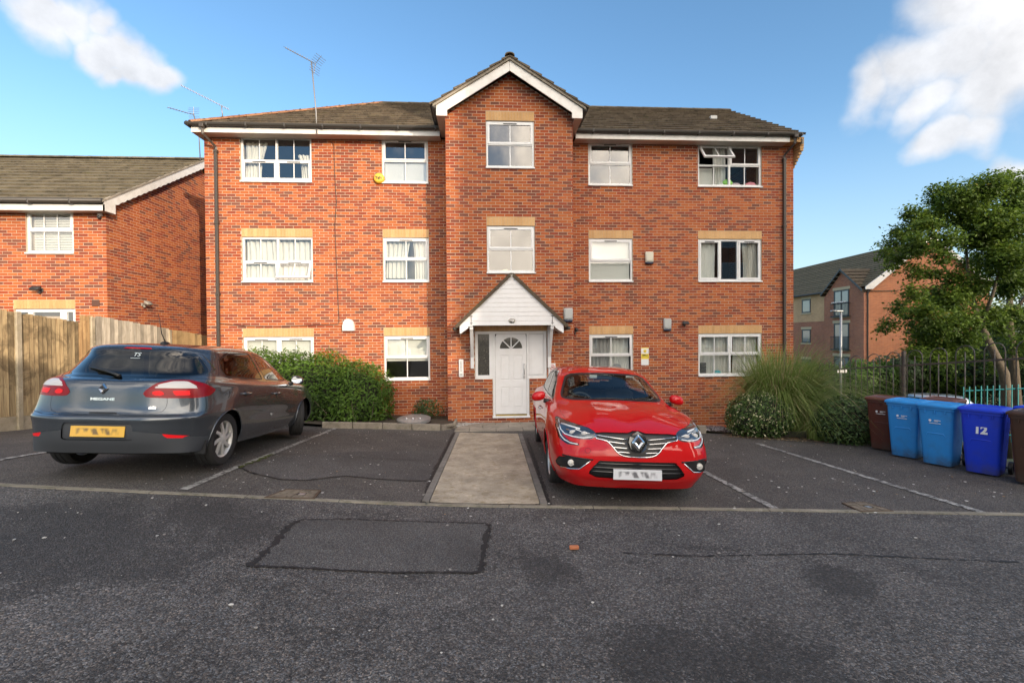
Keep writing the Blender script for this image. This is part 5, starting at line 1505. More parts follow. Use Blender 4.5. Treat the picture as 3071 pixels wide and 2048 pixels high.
# windows: top opener over fixed light, and the wider ones
B1 = [(0, 1, [(0, .5, 'fix', 1, 0, 0), (.5, 1, 'sash', 1, 0, 1)])]
B0 = [(0, 1, [(0, .47, 'fix', 0, 0, 0), (.47, 1, 'sash', 0, 0, 1)])]
A2 = [(0, .5, [(0, .47, 'sash', 1, 0, 1), (.47, 1, 'fix', 1, 0, 0)]), (.5, 1, [(0, .47, 'sash', 1, 0, 1), (.47, 1, 'fix', 1, 0, 0)])]
A1 = [(0, .5, [(0, .45, 'sash', 1, 0, 1), (.45, 1, 'fix', 1, 0, 0)]), (.5, 1, [(0, .45, 'sash', 1, 22, 1), (.45, 1, 'fix', 1, 0, 0)])]
A0 = [(0, .5, [(0, .45, 'fix', 1, 0, 0), (.45, 1, 'sash', 1, 0, 1)]), (.5, 1, [(0, .45, 'fix', 1, 0, 0), (.45, 1, 'sash', 1, 0, 1)])]
C2 = [(0, .5, [(0, .5, 'fix', 1, 0, 0), (.5, 1, 'sash', 1, 38, 0)]), (.5, 1, [(0, .5, 'fix', 1, 0, 0), (.5, 1, 'sash', 1, 0, 0)])]
C1 = [(0, .345, [(0, 1, 'sash', 0, 0, 1)]), (.345, .64, [(0, 1, 'fix', 0, 0, 0)]), (.64, 1, [(0, 1, 'sash', 0, 0, 1)])]
C0_ = [(0, .5, [(0, .5, 'fix', 1, 0, 0), (.5, 1, 'sash', 1, 0, 0)]), (.5, 1, [(0, .5, 'fix', 1, 0, 0), (.5, 1, 'sash', 1, 0, 0)])]
for (a, b), specs in zip(COLS, ((A0, A1, A2), (B1, B1, B1), (B1, B0, B1), (C0_, C1, C2))):
    for z, sp in zip((.46, 3.085, 5.71), specs): window(block, a, b, z, z+1.2, D0, sp)
for (a, b, c, d) in BAYH: window(block, a, b, c, d, DB, B1)

# entrance: white screen, side light, panelled door with a fanlight
M_door = upvc('door_white', (.74, .74, .745), .15)
M_obsc = mat('obscure_glass', (.035, .032, .026), .12, coat=.3); _t = NT(M_obsc); _n = _t.noise(_t.pos((1, 1, .55)), 60, 4, .6, 1.5)
_t.col(_t.ramp(_n, [(.42, (.014, .013, .012)), (.62, (.06, .052, .035)), (.75, (.30, .27, .20))])); _t.bump(_n, .8, .01)
M_brass = mat('brass', (.55, .40, .12), .3, 1.0)
M_steelb = mat('brushed_steel', (.55, .55, .55), .3, .9)
def entrance():
    yf, yb = DB+.03, DB+.09
    d = bpy.data.objects.new('door', None); link(d); d.parent = block
    fr = MB()
    fr.bbox((-.285, yf, .60), (-.215, yb, 1.755), .004); fr.bbox((1.45, yf, .60), (1.515, yb, 1.755), .004)
    fr.box((-.215, yf+.001, 1.685), (1.45, yb, 1.755)); fr.box((-.285, yf-.001, .56), (.155, yb, .60)); fr.box((1.07, yf-.001, .56), (1.515, yb, .60))
    fr.bbox((.155, yf-.003, -.37), (.215, yb, 1.685), .004); fr.bbox((1.01, yf-.003, -.37), (1.07, yb, 1.685), .004)
    fr.box((-.215, yf+.001, .60), (.155, yb, .655)); fr.box((1.07, yf+.001, .60), (1.45, yb, .64))
    fr.box((.07, yf+.001, .655), (.155, yb, 1.685))
    fr.build('door_frame', M_door, d)
    MB().bbox((.14, DB-.05, -.42), (1.085, DB+.09, -.37), .008).build('doorstep', M_door, d)
    MB().box((.22, yf-.006, -.368), (1.005, yf+.03, -.335)).build('threshold', M_brass, d)
    MB().box((-.215, yf+.02, .655), (.07, yf+.028, 1.685)).build('side_light', M_obsc, d)
    MB().bbox((1.075, yf+.012, .645), (1.445, yf+.035, 1.68), .003).build('side_panel', M_door, d)
    MB().bbox((1.12, yf+.004, .67), (1.41, yf+.0115, 1.655), .004).build('side_panel', M_door, d)
    # leaf in five bands round the panels, so the fanlight is a real opening
    lf = MB(); x0, x1, z0, z1 = .22, 1.005, -.33, 1.68
    y0, y1 = yf+.012, yf+.05
    for (a, b) in ((x0, .335), (.585, .655), (.905, x1)): lf.box((a, y0, z0), (b, y1, z1-.36))
    for (c, e) in ((z0, -.17), (.36, .52), (1.16, z1-.36)):
        for (a, b) in ((.335, .585), (.655, .905)): lf.box((a, y0+.0005, c), (b, y1, e))
    # head of the leaf with the half-round light
    cxm, cz, Rr = .62, 1.315, .285
    arc = [(cxm+Rr*math.cos(math.pi*k/20), cz+Rr*math.sin(math.pi*k/20)) for k in range(21)]
    top = [(x1, cz), (x1, z1), (x0, z1), (x0, cz)]
    V = []; F = []
    for i in range(20):
        a, b = arc[i], arc[i+1]
        def outer(p):
            ang = math.atan2(p[1]-cz, p[0]-cxm); s = 1e9
            if abs(math.cos(ang)) > 1e-6: s = min(s, ((x1 if math.cos(ang) > 0 else x0)-cxm)/math.cos(ang))
            if math.sin(ang) > 1e-6: s = min(s, (z1-cz)/math.sin(ang))
            return (cxm+s*math.cos(ang), cz+s*math.sin(ang))
        oa, ob = outer(a), outer(b); n = len(V)
        V += [(a[0], y0+.001, a[1]), (b[0], y0+.001, b[1]), (ob[0], y0+.001, ob[1]), (oa[0], y0+.001, oa[1]), (a[0], y1, a[1]), (b[0], y1, b[1])]
        F += [(n, n+1, n+2, n+3), (n+4, n+5, n+1, n)]
    lf.add(V, F)
    lf.build('door_leaf', M_door, d)
    for (a, b, c, e) in ((.335, .585, -.17, .36), (.655, .905, -.17, .36), (.335, .585, .52, 1.16), (.655, .905, .52, 1.16)):
        MB().box((a-.005, y0+.014, c-.005), (b+.005, y1-.005, e+.005)).build('door_panel', M_door, d)
        MB().bbox((a+.028, y0+.004, c+.028), (b-.028, y0+.0135, e-.028), .006).build('door_panel', M_door, d)
    for k in range(4):
        a0, a1 = math.pi*k/4+.07, math.pi*(k+1)/4-.07
        poly = [(cxm+.05*math.cos((a0+a1)/2), cz+.03*math.sin((a0+a1)/2)+.004)]+[(cxm+Rr*.99*math.cos(a0+(a1-a0)*q/6), cz+max(.004, Rr*.99*math.sin(a0+(a1-a0)*q/6))) for q in range(7)]
        MB().prism(poly, lambda a, b, dd: (a, y0+.012+dd, b), 0, .006).build('fanlight_pane', M_obsc, d)
    for k in (1, 2, 3):
        a = math.pi*k/4
        MB().prism([(-.013, .0), (.013, .0), (.013, Rr), (-.013, Rr)], lambda p, q, dd: (cxm+q*math.cos(a)-p*math.sin(a), y0+dd, cz+q*math.sin(a)+p*math.cos(a)), .0, .02).build('glazing_bar', M_door, d)
    MB().tube([(.945, y0, .93), (.945, y0-.045, .93), (.945, y0-.045, .66), (.945, y0, .66)], .011, 8).build('door_handle', M_steelb, d, smooth=True)
    MB().bbox((.925, y0-.02, .56), (.965, y0-.0005, .625), .004).build('door_lock', M_steelb, d)
    inn = MB(); inn.box((-.3, DB+1.2, -.5), (1.55, DB+1.25, 2.0)); inn.build('hall_wall', M_room, block)
entrance()

# roof: hipped on the left, gabled on the right
PT = .656; ca = 1/math.sqrt(1+PT*PT); sa = PT*ca
EY, EZ = 11.95, 7.03
Wf = Vector((0, ca, sa)); Nf = Vector((0, -sa, ca)); RUN = 3.95; SL = RUN/ca
XE, XV = -7.45, 8.72
tiles(block, Vector((0, EY, EZ)), X_, Wf, Nf, 0, [(XE, 0), (XV, 0), (XV, SL), (XE+RUN, SL)], M_tile, rnd, keep=190)
Wl = Vector((ca, 0, sa)); Nl = Vector((-sa, 0, ca))
tiles(block, Vector((XE, EY, EZ)), Vector((0, 1, 0)), Wl, Nl, 0, [(0, 0), (2*RUN, 0), (RUN, SL)], M_tile, rnd, keep=0, stuff='hip_tiling')
Wb = Vector((0, -ca, sa)); Nb = Vector((0, sa, ca))
tiles(block, Vector((0, EY+2*RUN, EZ)), X_, Wb, Nb, 0, [(XE, 0), (XV, 0), (XV, SL), (XE+RUN, SL)], M_tile, rnd, keep=0, stuff='rear_tiling')
RZ = EZ+PT*RUN
rf = MB()
A, B, C_, Dd = (XE, EY, EZ), (XV, EY, EZ), (XV, EY+RUN, RZ), (XE+RUN, EY+RUN, RZ)
E_, F_ = (XE, EY+2*RUN, EZ), (XV, EY+2*RUN, EZ)
rf.add([A, B, C_, Dd, E_, F_], [(0, 1, 2, 3), (4, 0, 3), (5, 4, 3, 2)])
rf.build('roof', M_tile, block)
ridge_tiles(block, (XE+RUN, EY+RUN, RZ+.005), (XV, EY+RUN, RZ+.005), M_tile, rnd)
ridge_tiles(block, (XE+.02, EY+.02, EZ+.05), (XE+RUN, EY+RUN, RZ+.02), M_hip, rnd, 'hip_tile')
# bay roof
AX, AZ = .62, 8.38; BS = .63; cb = 1/math.sqrt(1+BS*BS); sb = BS*cb; HW = 1.92; y0 = 11.03
def valley(dx): return (AZ-BS*dx-EZ)/PT+EY
SLb = HW/cb
for sgn in (-1, 1):
    Wd = Vector((-sgn*cb, 0, sb)); Nn = Vector((sgn*sb, 0, cb)); O = Vector((AX+sgn*HW, 0, AZ-BS*HW))
    pts = [(y0, 0), (valley(HW)+.1, 0), (valley(0)+.1, SLb), (y0, SLb)]
    tiles(block, O, Y_, Wd, Nn, 0, pts, M_tile, rnd, keep=55)
    MB().add([tuple(O+Y_*u+Wd*w) for u, w in pts], [(0, 1, 2, 3) if sgn > 0 else (3, 2, 1, 0)]).build('bay_roof', M_tile, block)
    # barge board with its boxed foot
    f = lambda a, b, d: (AX+sgn*a, 11.10+d, b)
    zt = lambda a: 8.31-BS*a
    MB().prism([(.004, zt(0)), (1.78, zt(1.78)), (1.78, 6.95), (1.52, 6.95), (1.52, 7.09), (.004, zt(0)-.245)], f, 0, .03).build('barge_board', M_fascia, block)
    # mortar bedding / undercloak under the verge tiles
    MB().prism([(0, zt(0)+.10), (1.86, zt(1.86)+.085), (1.86, zt(1.86)+.005), (0, zt(0)+.005)], f, -.045, .02).build('verge', M_kerb, block)
    xs = AX+sgn*1.78; xw = BL if sgn < 0 else BR_
    a, b = sorted((xs, xw))
    MB().box((a, 11.131, 6.955), (b, 12.34, 6.975)).build('soffit', M_soffit, block)
    MB().box((min(xs, xs-sgn*.02), 11.131, 6.976), (max(xs, xs-sgn*.02), 12.02, 7.17)).build('fascia', M_fascia, block)
    MB().tube([(xs+sgn*.06, 11.08, 7.155), (xs+sgn*.06, 11.95, 7.15)], .055, 10).build('gutter', M_gut, block, smooth=True)
ridge_tiles(block, (AX, y0-.01, AZ+.05), (AX, valley(0), AZ+.05), M_tile, rnd, r=.115)
# eaves of the main roof
for a, b in ((-7.39, -1.17), (2.41, 8.29)):
    MB().box((a, 12.0, 6.85), (b, 12.022, 7.075)).build('fascia', M_fascia, block)
    MB().box((a, 12.0225, 6.862), (min(b, 8.6), 12.42, 6.878)).build('soffit', M_soffit, block)
    g = MB(); e0, e1 = (a-.08, b) if a < 0 else (a-.05, b+.28)
    V = []; F = []
    for x in (e0, e1):
        for k in range(9):
            th = math.pi*k/8; V.append((x, 11.935-.058*math.cos(th), 7.055-.075*math.sin(th)))
        for k in range(9):
            th = math.pi*(1-k/8); V.append((x, 11.935-.052*math.cos(th), 7.055-.069*math.sin(th)))
    for k in range(18): F.append((k, (k+1) % 18, 18+(k+1) % 18, 18+k))
    F += [tuple(reversed(range(18))), tuple(range(18, 36))]
    g.add(V, F).build('gutter', M_gut, block, auto=40)
    br = np.arange(e0+.5, e1, .95)
    for x in br: MB().bbox((x-.02, 11.868, 6.975), (x+.02, 11.999, 7.062), .006).build('gutter_bracket', M_gut, block)
MB().box((-7.41, 12.001, 6.851), (-7.391, 19.9, 6.99)).build('fascia', M_fascia, block); MB().box((-7.39, 12.44, 6.862), (-7.305, 19.7, 6.878)).build('soffit', M_soffit, block)
MB().tube([(-7.46, 11.9, 7.03), (-7.46, 19.9, 7.03)], .06, 10).build('gutter', M_gut, block, smooth=True)
# kneeler of corbelled buff bricks and verge on the right-hand gable
kn = bpy.data.objects.new('kneeler', None); link(kn); kn.parent = block
for i in range(9):
    w = min(.10, .012*(i+1)+.012); z = 6.27+i*.075
    o = MB().bbox((XR+.008, 12.08 if i > 4 else 12.34-.05*i, z+.005), (XR+.02+w, 12.7, z+.070), .004).build('brick', M_buff, kn)
    at_ = o.data.attributes.new('tint', 'FLOAT', 'FACE'); at_.data.foreach_set('value', [rnd.random()]*len(o.data.polygons))
for i in range(2):
    for q in range(2):
        o = MB().bbox((8.295+q*.215, 12.03, 6.868+i*.075), (8.295+q*.215+.205, 12.34, 6.933+i*.075), .004).build('brick', M_buff, kn)
        at_ = o.data.attributes.new('tint', 'FLOAT', 'FACE'); at_.data.foreach_set('value', [rnd.random()]*len(o.data.polygons))
MB().prism([(12.0, 6.94), (15.9, 9.5), (19.8, 6.94), (19.8, 6.8), (15.9, 9.36), (12.0, 6.8)], lambda a, b, d: (XR+.005+d, a, b), 0, .05).build('verge', M_kerb, block)
# downpipes
def downpipe(x, sx, zb):
    p = bpy.data.objects.new('downpipe', None); link(p); p.parent = block
    MB().bbox((sx-.055, 11.87, 6.93), (sx+.055, 11.998, 7.03), .012).build('hopper', M_pipe, p)
    sec = lambda pts: MB().tube(pts, .036, 4)
    sec([(sx, 11.94, 6.95), (sx, 11.95, 6.80), (x, 12.285, 6.60), (x, 12.285, 6.48)]).build('swan_neck', M_pipe, p)
    MB().bbox((x-.034, 12.252, zb), (x+.034, 12.32, 6.52), .006).build('pipe', M_pipe, p)
    for z in (6.45, 4.6, 2.75, .9): MB().bbox((x-.044, 12.242, z), (x+.044, 12.345, z+.07), .006).build('pipe_collar', M_pipe, p)
downpipe(-6.975, -7.10, -.4); downpipe(8.33, 8.40, -.55)
# old cables clipped to the brickwork
M_cable = mat('black_cable', (.03, .028, .026), .6)
cab = [(-4.06, 6.8), (-3.98, 6.72), (-3.97, 6.0), (-3.93, 5.2), (-3.98, 4.6), (-3.95, 3.6), (-3.92, 2.6), (-3.9, 2.05), (-3.93, 1.98), (-4.6, 1.96), (-5.4, 1.93), (-6.3, 1.95), (-6.95, 2.02)]
tag(MB().tube([(x, 12.325, z) for x, z in cab], .007, 6).build('cable', M_cable), 'thin dark cable running down the brick wall from the eaves', 'cable')
tag(MB().box((7.05, 13.9, 8.36), (7.25, 14.02, 8.46)).build('roof_vent', mat('pale_vent', (.5, .5, .48), .6)), 'small pale vent on the right part of the main roof', 'vent')

# ------------------------------------------------------------------ porch canopy
def porch():
    ay, cx_ = 10.80, .61
    P = thing('porch_canopy', 'white boarded gabled canopy over the front door on timber brackets', 'porch', (cx_, DB, 1.85))
    SL_ = (3.06-1.89)/(1.235); n = 11; zb, zt_ = 1.885, 3.07; h = (zt_-zb)/n
    for i in range(n):
        a, b = zb+i*h+.003, zb+(i+1)*h-.003
        wa, wb = (zt_-a)/SL_, (zt_-b)/SL_
        f = lambda x, z, d: (cx_+x, ay+d, z)
        MB().prism([(-wa, a), (wa, a), (max(wb, .001), b), (-max(wb, .001), b)], f, -.004+.0, .014).build('plank', M_door, P)
    MB().prism([(-1.235, zb), (1.235, zb), (0, zt_)], lambda x, z, d: (cx_+x, ay+.0145+d, z), 0, .02).build('backing_board', M_soffit, P)
    for s in (-1, 1):
        # sloping tiles and verge
        L = math.hypot(1.33, 1.33*SL_); u = Vector((-s/math.hypot(1, SL_), 0, SL_/math.hypot(1, SL_))); nn = Vector((s*SL_/math.hypot(1, SL_), 0, 1/math.hypot(1, SL_)))
        O = Vector((cx_+s*1.33, 0, 3.12-1.33*SL_))
        tiles(P, O, Y_, u, nn, 0, [(ay-.05, 0), (DB-.012, 0), (DB-.012, L-.02), (ay-.05, L-.02)], M_tile, rnd, keep=60, gauge=.20, tw=.20, thick=.022)
        MB().prism([(0, 0), (L-.03, 0), (L-.03, -.035), (0, -.035)], lambda a, b, d: tuple(O+u*a+nn*b+Y_*(ay-.03+d)), 0, DB-ay+.02).build('roof_deck', M_soffit, P)
        MB().prism([(0, .03), (L-.025, .03), (L-.065, -.045), (0, -.045)], lambda a, b, d: tuple(O+u*a+nn*b+Y_*(ay-.055+d)), 0, .035).build('verge', M_tile, P)
        x = cx_+s*1.235
        # eaves beam end, wall plate, bracket
        MB().bbox((min(x-s*.02, x-s*.30), ay-.01, 1.862), (max(x-s*.02, x-s*.30), DB-.012, 1.884), .004).build('soffit', M_door, P)
        MB().prism([(0, 1.885), (.20, 1.885), (.20, 1.83), (.02, 1.70), (0, 1.70)], lambda a, b, d: (x-s*a*1.0, ay-.012+d, b), 0, .05).build('eaves_block', M_door, P)
        MB().prism([(0, 1.70), (.02, 1.70), (.20, 1.83), (.20, 1.86), (0, 1.86)], lambda a, b, d: (x-s*a, ay+.04+d, b), 0, DB-ay-.06).build('eaves_box', M_soffit, P)
        bx = cx_+s*.965
        MB().bbox((bx-.042, DB-.075, .83), (bx+.042, DB-.012, 1.86), .006).build('wall_post', M_door, P)
        MB().bbox((bx-.04, ay+.02, 1.79), (bx+.04, DB-.08, 1.86), .006).build('beam', M_door, P)
        c0, c1 = Vector((bx, ay+.10, 1.80)), Vector((bx, DB-.06, 1.13)); d = (c1-c0)
        Mx = axes(c0, X_, d.normalized(), X_.cross(d.normalized()))
        MB().bbox((-.036, 0, -.035), (.036, d.length, .035), .006, M=Mx).build('bracket', M_door, P)
        # iron strap bolts
        q = MB(); q.box((bx-.006, ay-.012, 1.90), (bx+.006, ay-.005, 2.13))
        for z in (1.945, 2.105): q.box((bx-.035, ay-.0125, z-.006), (bx+.035, ay-.0045, z+.006))
        q.build('iron_strap', M_black, P)
        MB().tube([(cx_+s*1.36, ay-.02, 1.815), (cx_+s*1.36, DB-.02, 1.815)], .045, 8).build('gutter', M_gut, P, smooth=True)
    ridge_tiles(P, (cx_, ay-.052, 3.115), (cx_, DB-.01, 3.115), M_tile, rnd, r=.06)
    # oval number plate
    N_ = thing('house_number', 'small black oval number 12 plate on the white canopy boards', 'number plate', (cx_, ay-.006, 1.995))
    MB().lathe([(0, .012), (1, .010), (1, 0)], Matrix.Translation((cx_, ay-.004, 1.995)) @ Matrix.Rotation(math.radians(90), 4, 'X') @ Matrix.Diagonal((.085, .058, 1, 1)), 28).build('plaque', M_gloss, N_)
    text_obj('number', '12', .075, Matrix.Translation((0, -.012, .002)) @ Matrix.Rotation(math.radians(90), 4, 'X'), M_door, N_, .002, bold=.002)
porch()

# ------------------------------------------------------------------ what shows behind the panes
def drape(*a, **k): return curtain(*a, **k)
c1, c2, c3, c4 = COLS; YI = D0+.16
drape(c1[0]+.06, c1[0]+.62, 5.75, 6.8, YI, 'pale curtain hanging at the left of the wide top left window', n=5, seed=1, gather=.30)
drape(c1[1]-.42, c1[1]-.06, 5.75, 6.5, YI, 'pale curtain tucked at the right of the wide top left window', n=4, seed=2, gather=-.35)
drape(c1[0]+.06, c1[0]+.93, 3.13, 4.24, YI, 'left cream curtain drawn in the first floor window with the tilted sash', n=6, seed=3)
drape(c1[0]+.90, c1[1]-.06, 3.13, 4.24, YI+.03, 'right cream curtain drawn behind the tilted sash', n=6, seed=4)
tag(MB().box((c2[0]+.06, YI-.06, 5.75), (c2[1]-.06, YI-.055, 6.32)).build('window_film', M_frost), 'frosted film across the lower half of the window beside the yellow alarm', 'window film')
drape(c2[0]+.06, c2[0]+.70, 3.22, 4.24, YI, 'cream curtain at the left of the first floor window beside the stair bay', n=5, seed=5, gather=.15)
drape(c2[1]-.45, c2[1]-.06, 3.13, 4.24, YI, 'cream curtain at the right of the first floor window beside the stair bay', n=4, seed=6, gather=-.15)
tag(MB().box((c2[0]+.06, YI-.04, .98), (c2[1]-.06, YI-.03, 1.62)).build('roller_blind', M_blind), 'cream roller blind half down in the ground floor window by the hedge', 'blind')
tag(MB().box((c1[0]+.06, YI-.04, .9), (c1[1]-.06, YI-.03, 1.62)).build('roller_blind', M_blind), 'cream blind in the ground floor window above the hedge', 'blind')
tag(MB().box((c3[0]+.06, YI-.04, 3.13), (c3[1]-.06, YI-.03, 4.25)).build('roller_blind', M_blind), 'pale blind covering the first floor window beside the cream alarm box', 'blind')
drape(c3[0]+.06, c3[0]+.60, .5, 1.62, YI, 'grey curtain at the left of the ground floor window behind the red car', n=5, seed=7, m=mat('grey_curtain', (.40, .385, .36), .9))
drape(c3[0]+.58, c3[1]-.06, .5, 1.62, YI+.05, 'white net curtain in the ground floor window behind the red car', n=6, seed=8, m=M_blind, amp=.015)
drape(c4[0]+.06, c4[0]+.55, 3.13, 4.25, YI, 'bright white blind behind the left light of the three light window', n=4, seed=9, m=M_blind, amp=.008, name='blind', cat='blind')
drape(c4[1]-.52, c4[1]-.06, 3.13, 4.25, YI, 'cream curtain behind the right light of the three light window', n=6, seed=10, gather=-.2)
drape(c4[0]+.55, c4[0]+.95, .5, 1.62, YI, 'beige curtain in the middle of the ground floor window by the pampas grass', n=4, seed=11)
drape(c4[1]-.75, c4[1]-.06, .5, 1.62, YI, 'beige curtain at the right of the ground floor window by the pampas grass', n=6, seed=12)
drape(c4[0]+.06, c4[0]+.88, .5, 1.62, YI+.1, 'white net curtain in the ground floor window by the pampas grass', n=6, seed=13, m=M_blind, amp=.012)
drape(c4[0]+.50, c4[0]+.86, 5.75, 6.85, YI, 'white curtain in the top right window with the open sash', n=4, seed=14, m=M_blind)
drape(c4[0]+.06, c4[0]+.50, 5.75, 6.3, YI+.02, 'white board leaning inside the top right window', n=2, seed=15, m=M_blind, amp=.002, name='board', cat='board')
def bundle(name, c, r, col, label, cat, sq=(1, .6, .7)):
    o = MB().ball((0, 0, 0), 1, 9).build(name, mat(name+'_cloth', col, .8), None, smooth=True)
    for v in o.data.vertices:
        k = 1+.22*mnoise.noise(v.co*2.3+Vector(c)); v.co = Vector((v.co.x*r*sq[0]*k, v.co.y*r*sq[1]*k, v.co.z*r*sq[2]*k))
    o.location = c; return tag(o, label, cat)
bundle('plastic_bag', (c4[0]+.93, YI+.02, 5.89), .15, (.35, .75, .12), 'lime green bag on the sill of the top right window', 'bag')
bundle('folded_cloth', (c4[0]+1.16, YI+.02, 5.81), .17, (.62, .48, .52), 'pile of pinkish cloth on the sill of the top right window', 'cloth', (1, .6, .5))
bundle('folded_cloth', (c4[0]+1.60, YI+.02, 5.83), .17, (.72, .25, .30), 'red and white bundle at the right of the top right sill', 'cloth', (1, .6, .55))
bundle('storage_tub', (c4[0]+.72, YI+.02, 5.79), .13, (.62, .66, .60), 'pale tub on the sill beside the lime green bag', 'tub', (1, .7, .8))
bundle('toiletry_box', (c4[0]+.62, YI, .56), .08, (.06, .38, .42), 'teal box on the sill of the window by the pampas grass', 'box', (1.3, .6, .8))
bundle('sill_cup', (.50, DB+.17, 3.285), .08, (.62, .48, .30), 'tan bowl on the stair window sill above the canopy', 'bowl', (1.2, .7, .5))
tower = thing('drawer_tower', 'small dark drawer tower inside the window by the pampas grass', 'drawers', (c4[0]+.20, YI+.02, .50))
for i in range(4): MB().bbox((c4[0]+.09, YI-.03, .51+i*.085), (c4[0]+.29, YI+.12, .588+i*.085), .01).build('drawer', mat('drawer_plastic', (.10, .10, .11), .3) if i == 0 else bpy.data.materials['drawer_plastic'], tower)
dish = MB().lathe([(0, 0), (.10, .01), (.145, .035), (.15, .035)], Matrix.Translation((c3[0]+.80, D0+.20, .70)) @ Matrix.Rotation(math.radians(100), 4, 'X'), 24).build('desk_fan', mat('fan_grey', (.42, .43, .44), .5))
tag(dish, 'round grey fan head in the window behind the red car', 'fan')

# ------------------------------------------------------------------ place the cars
red_car(); grey_car()
# ------------------------------------------------------------------ things fixed to the walls
M_cream = mat('cream_plastic', (.62, .58, .47), .45)
M_greyp = mat('grey_plastic', (.42, .43, .42), .5)
M_navy = mat('navy_plastic', (.02, .03, .06), .4)
M_yellow = mat('yellow_plastic', (.72, .45, .05), .4)
def alarm_box(x, z, Y, w, h, label, m, foot=True):
    r = thing('alarm_box', label, 'alarm box', (x, Y, z), group='alarm boxes on the brick walls')
    MB().bbox((x-w/2, Y-.085, z-h/2), (x+w/2, Y-.004, z+h/2), .025).build('cover', m, r, auto=50)
    MB().bbox((x-w/2+.03, Y-.092, z-h/2+.05), (x+w/2-.03, Y-.0855, z+h/2-.03), .004).build('front_panel', m, r)
    if foot: MB().bbox((x-w/2+.006, Y-.088, z-h/2-.045), (x+w/2-.006, Y-.006, z-h/2+.03), .02).build('strobe', M_navy, r, auto=50)
alarm_box(4.49, 3.77, D0, .23, .30, 'cream alarm box with a dark base on the wall between the first floor right windows', M_cream)
alarm_box(4.99, 1.93, D0, .22, .30, 'grey alarm box above the yellow smile notice', M_greyp)
alarm_box(2.06, 2.17, DB, .23, .31, 'pale alarm box with a dark base at the right edge of the stair bay', M_greyp)
ya = thing('alarm_box', 'round yellow alarm box lettered Yale beside the top left window', 'alarm box', (-2.81, D0, 5.84), group='alarm boxes on the brick walls')
MB().lathe([(0, .095), (.09, .095), (.115, .085), (.14, .05), (.14, .003)], Matrix.Translation((-2.81, D0, 5.84)) @ Matrix.Rotation(math.radians(90), 4, 'X'), 36).build('cover', M_yellow, ya, smooth=True)
text_obj('lettering', 'Yale', .105, Matrix.Translation((0, -.097, 0)) @ Matrix.Rotation(math.radians(90), 4, 'X'), M_black, ya, .002, bold=.003)
vent = MB().prism([(-.155, -.15), (.155, -.15), (.155, -.02), (.13, .08), (.075, .15), (0, .165), (-.075, .15), (-.13, .08), (-.155, -.02)], lambda a, b, d: (-3.65+a*(1-.8*d), D0-.005-d, 1.955+b), 0, .10)
tag(vent.build('vent_cowl', M_white, None, auto=40), 'white dome shaped vent cowl above the hedge', 'vent cowl')
def floodlight(c, n, label, m_body, scale=1.0, group='floodlights on the walls'):
    c = Vector(c); n = Vector(n).normalized(); s = Z_.cross(n)
    r = thing('floodlight', label, 'floodlight', tuple(c), group=group)
    Mx = axes(c, s, n, Z_)
    k = scale
    MB().bbox((-.05*k, .004, -.05*k), (.05*k, .035, .05*k), .008, M=Mx).build('wall_plate', m_body, r)
    Mt = Mx @ Matrix.Translation((0, .17*k, .06*k)) @ Matrix.Rotation(math.radians(-38), 4, 'X')
    MB().tube([Mx @ Vector((0, .03, .0)), Mx @ Vector((0, .09*k, .0)), Mx @ Vector((0, .13*k, .05*k))], .014, 6).build('arm', m_body, r, smooth=True)
    MB().bbox((-.12*k, -.05*k, -.03*k), (.12*k, .10*k, .03*k), .014, M=Mt).build('lamp_body', m_body, r, auto=50)
    MB().bbox((-.10*k, -.03*k, -.036*k), (.10*k, .085*k, -.0305*k), .002, M=Mt).build('lamp_glass', M_lampwhite, r)
    MB().ball(Mx @ Vector((0, .07*k, -.06*k)), .035*k, 8).build('sensor', m_body, r, smooth=True)
M_lampbody = mat('lamp_black', (.03, .03, .032), .45); M_lampbody2 = mat('lamp_weathered', (.30, .28, .24), .5)
floodlight((5.47, D0, 1.93), (0, -1, 0), 'small black floodlight between the grey alarm box and the right window', M_lampbody, .75)
cctv = thing('cctv_camera', 'small black camera on the wall beside the canopy', 'camera', (2.44, D0, 1.80))
MB().tube([(2.44, D0-.004, 1.84), (2.44, D0-.10, 1.83)], .022, 8).build('bracket', M_lampbody, cctv, smooth=True); MB().ball((2.44, D0-.12, 1.79), .055, 10).build('dome', M_lampbody, cctv, smooth=True)
MB().tube([(2.41, D0-.10, 1.76), (2.40, D0-.12, 1.66)], .02, 8).build('lens_tube', M_lampbody, cctv, smooth=True)
ic = thing('intercom', 'tall pale intercom panel of push buttons left of the door', 'intercom', (-.63, DB, .84))
MB().bbox((-.69, DB-.035, .62), (-.575, DB-.004, 1.06), .008).build('panel', M_white, ic)
for i in range(8): MB().bbox((-.655, DB-.043, 1.0-i*.034), (-.612, DB-.0355, 1.022-i*.034), .003).build('button', M_greyp, ic)
MB().bbox((-.665, DB-.041, .66), (-.60, DB-.0355, .71), .002).build('speaker_grille', M_greyp, ic)

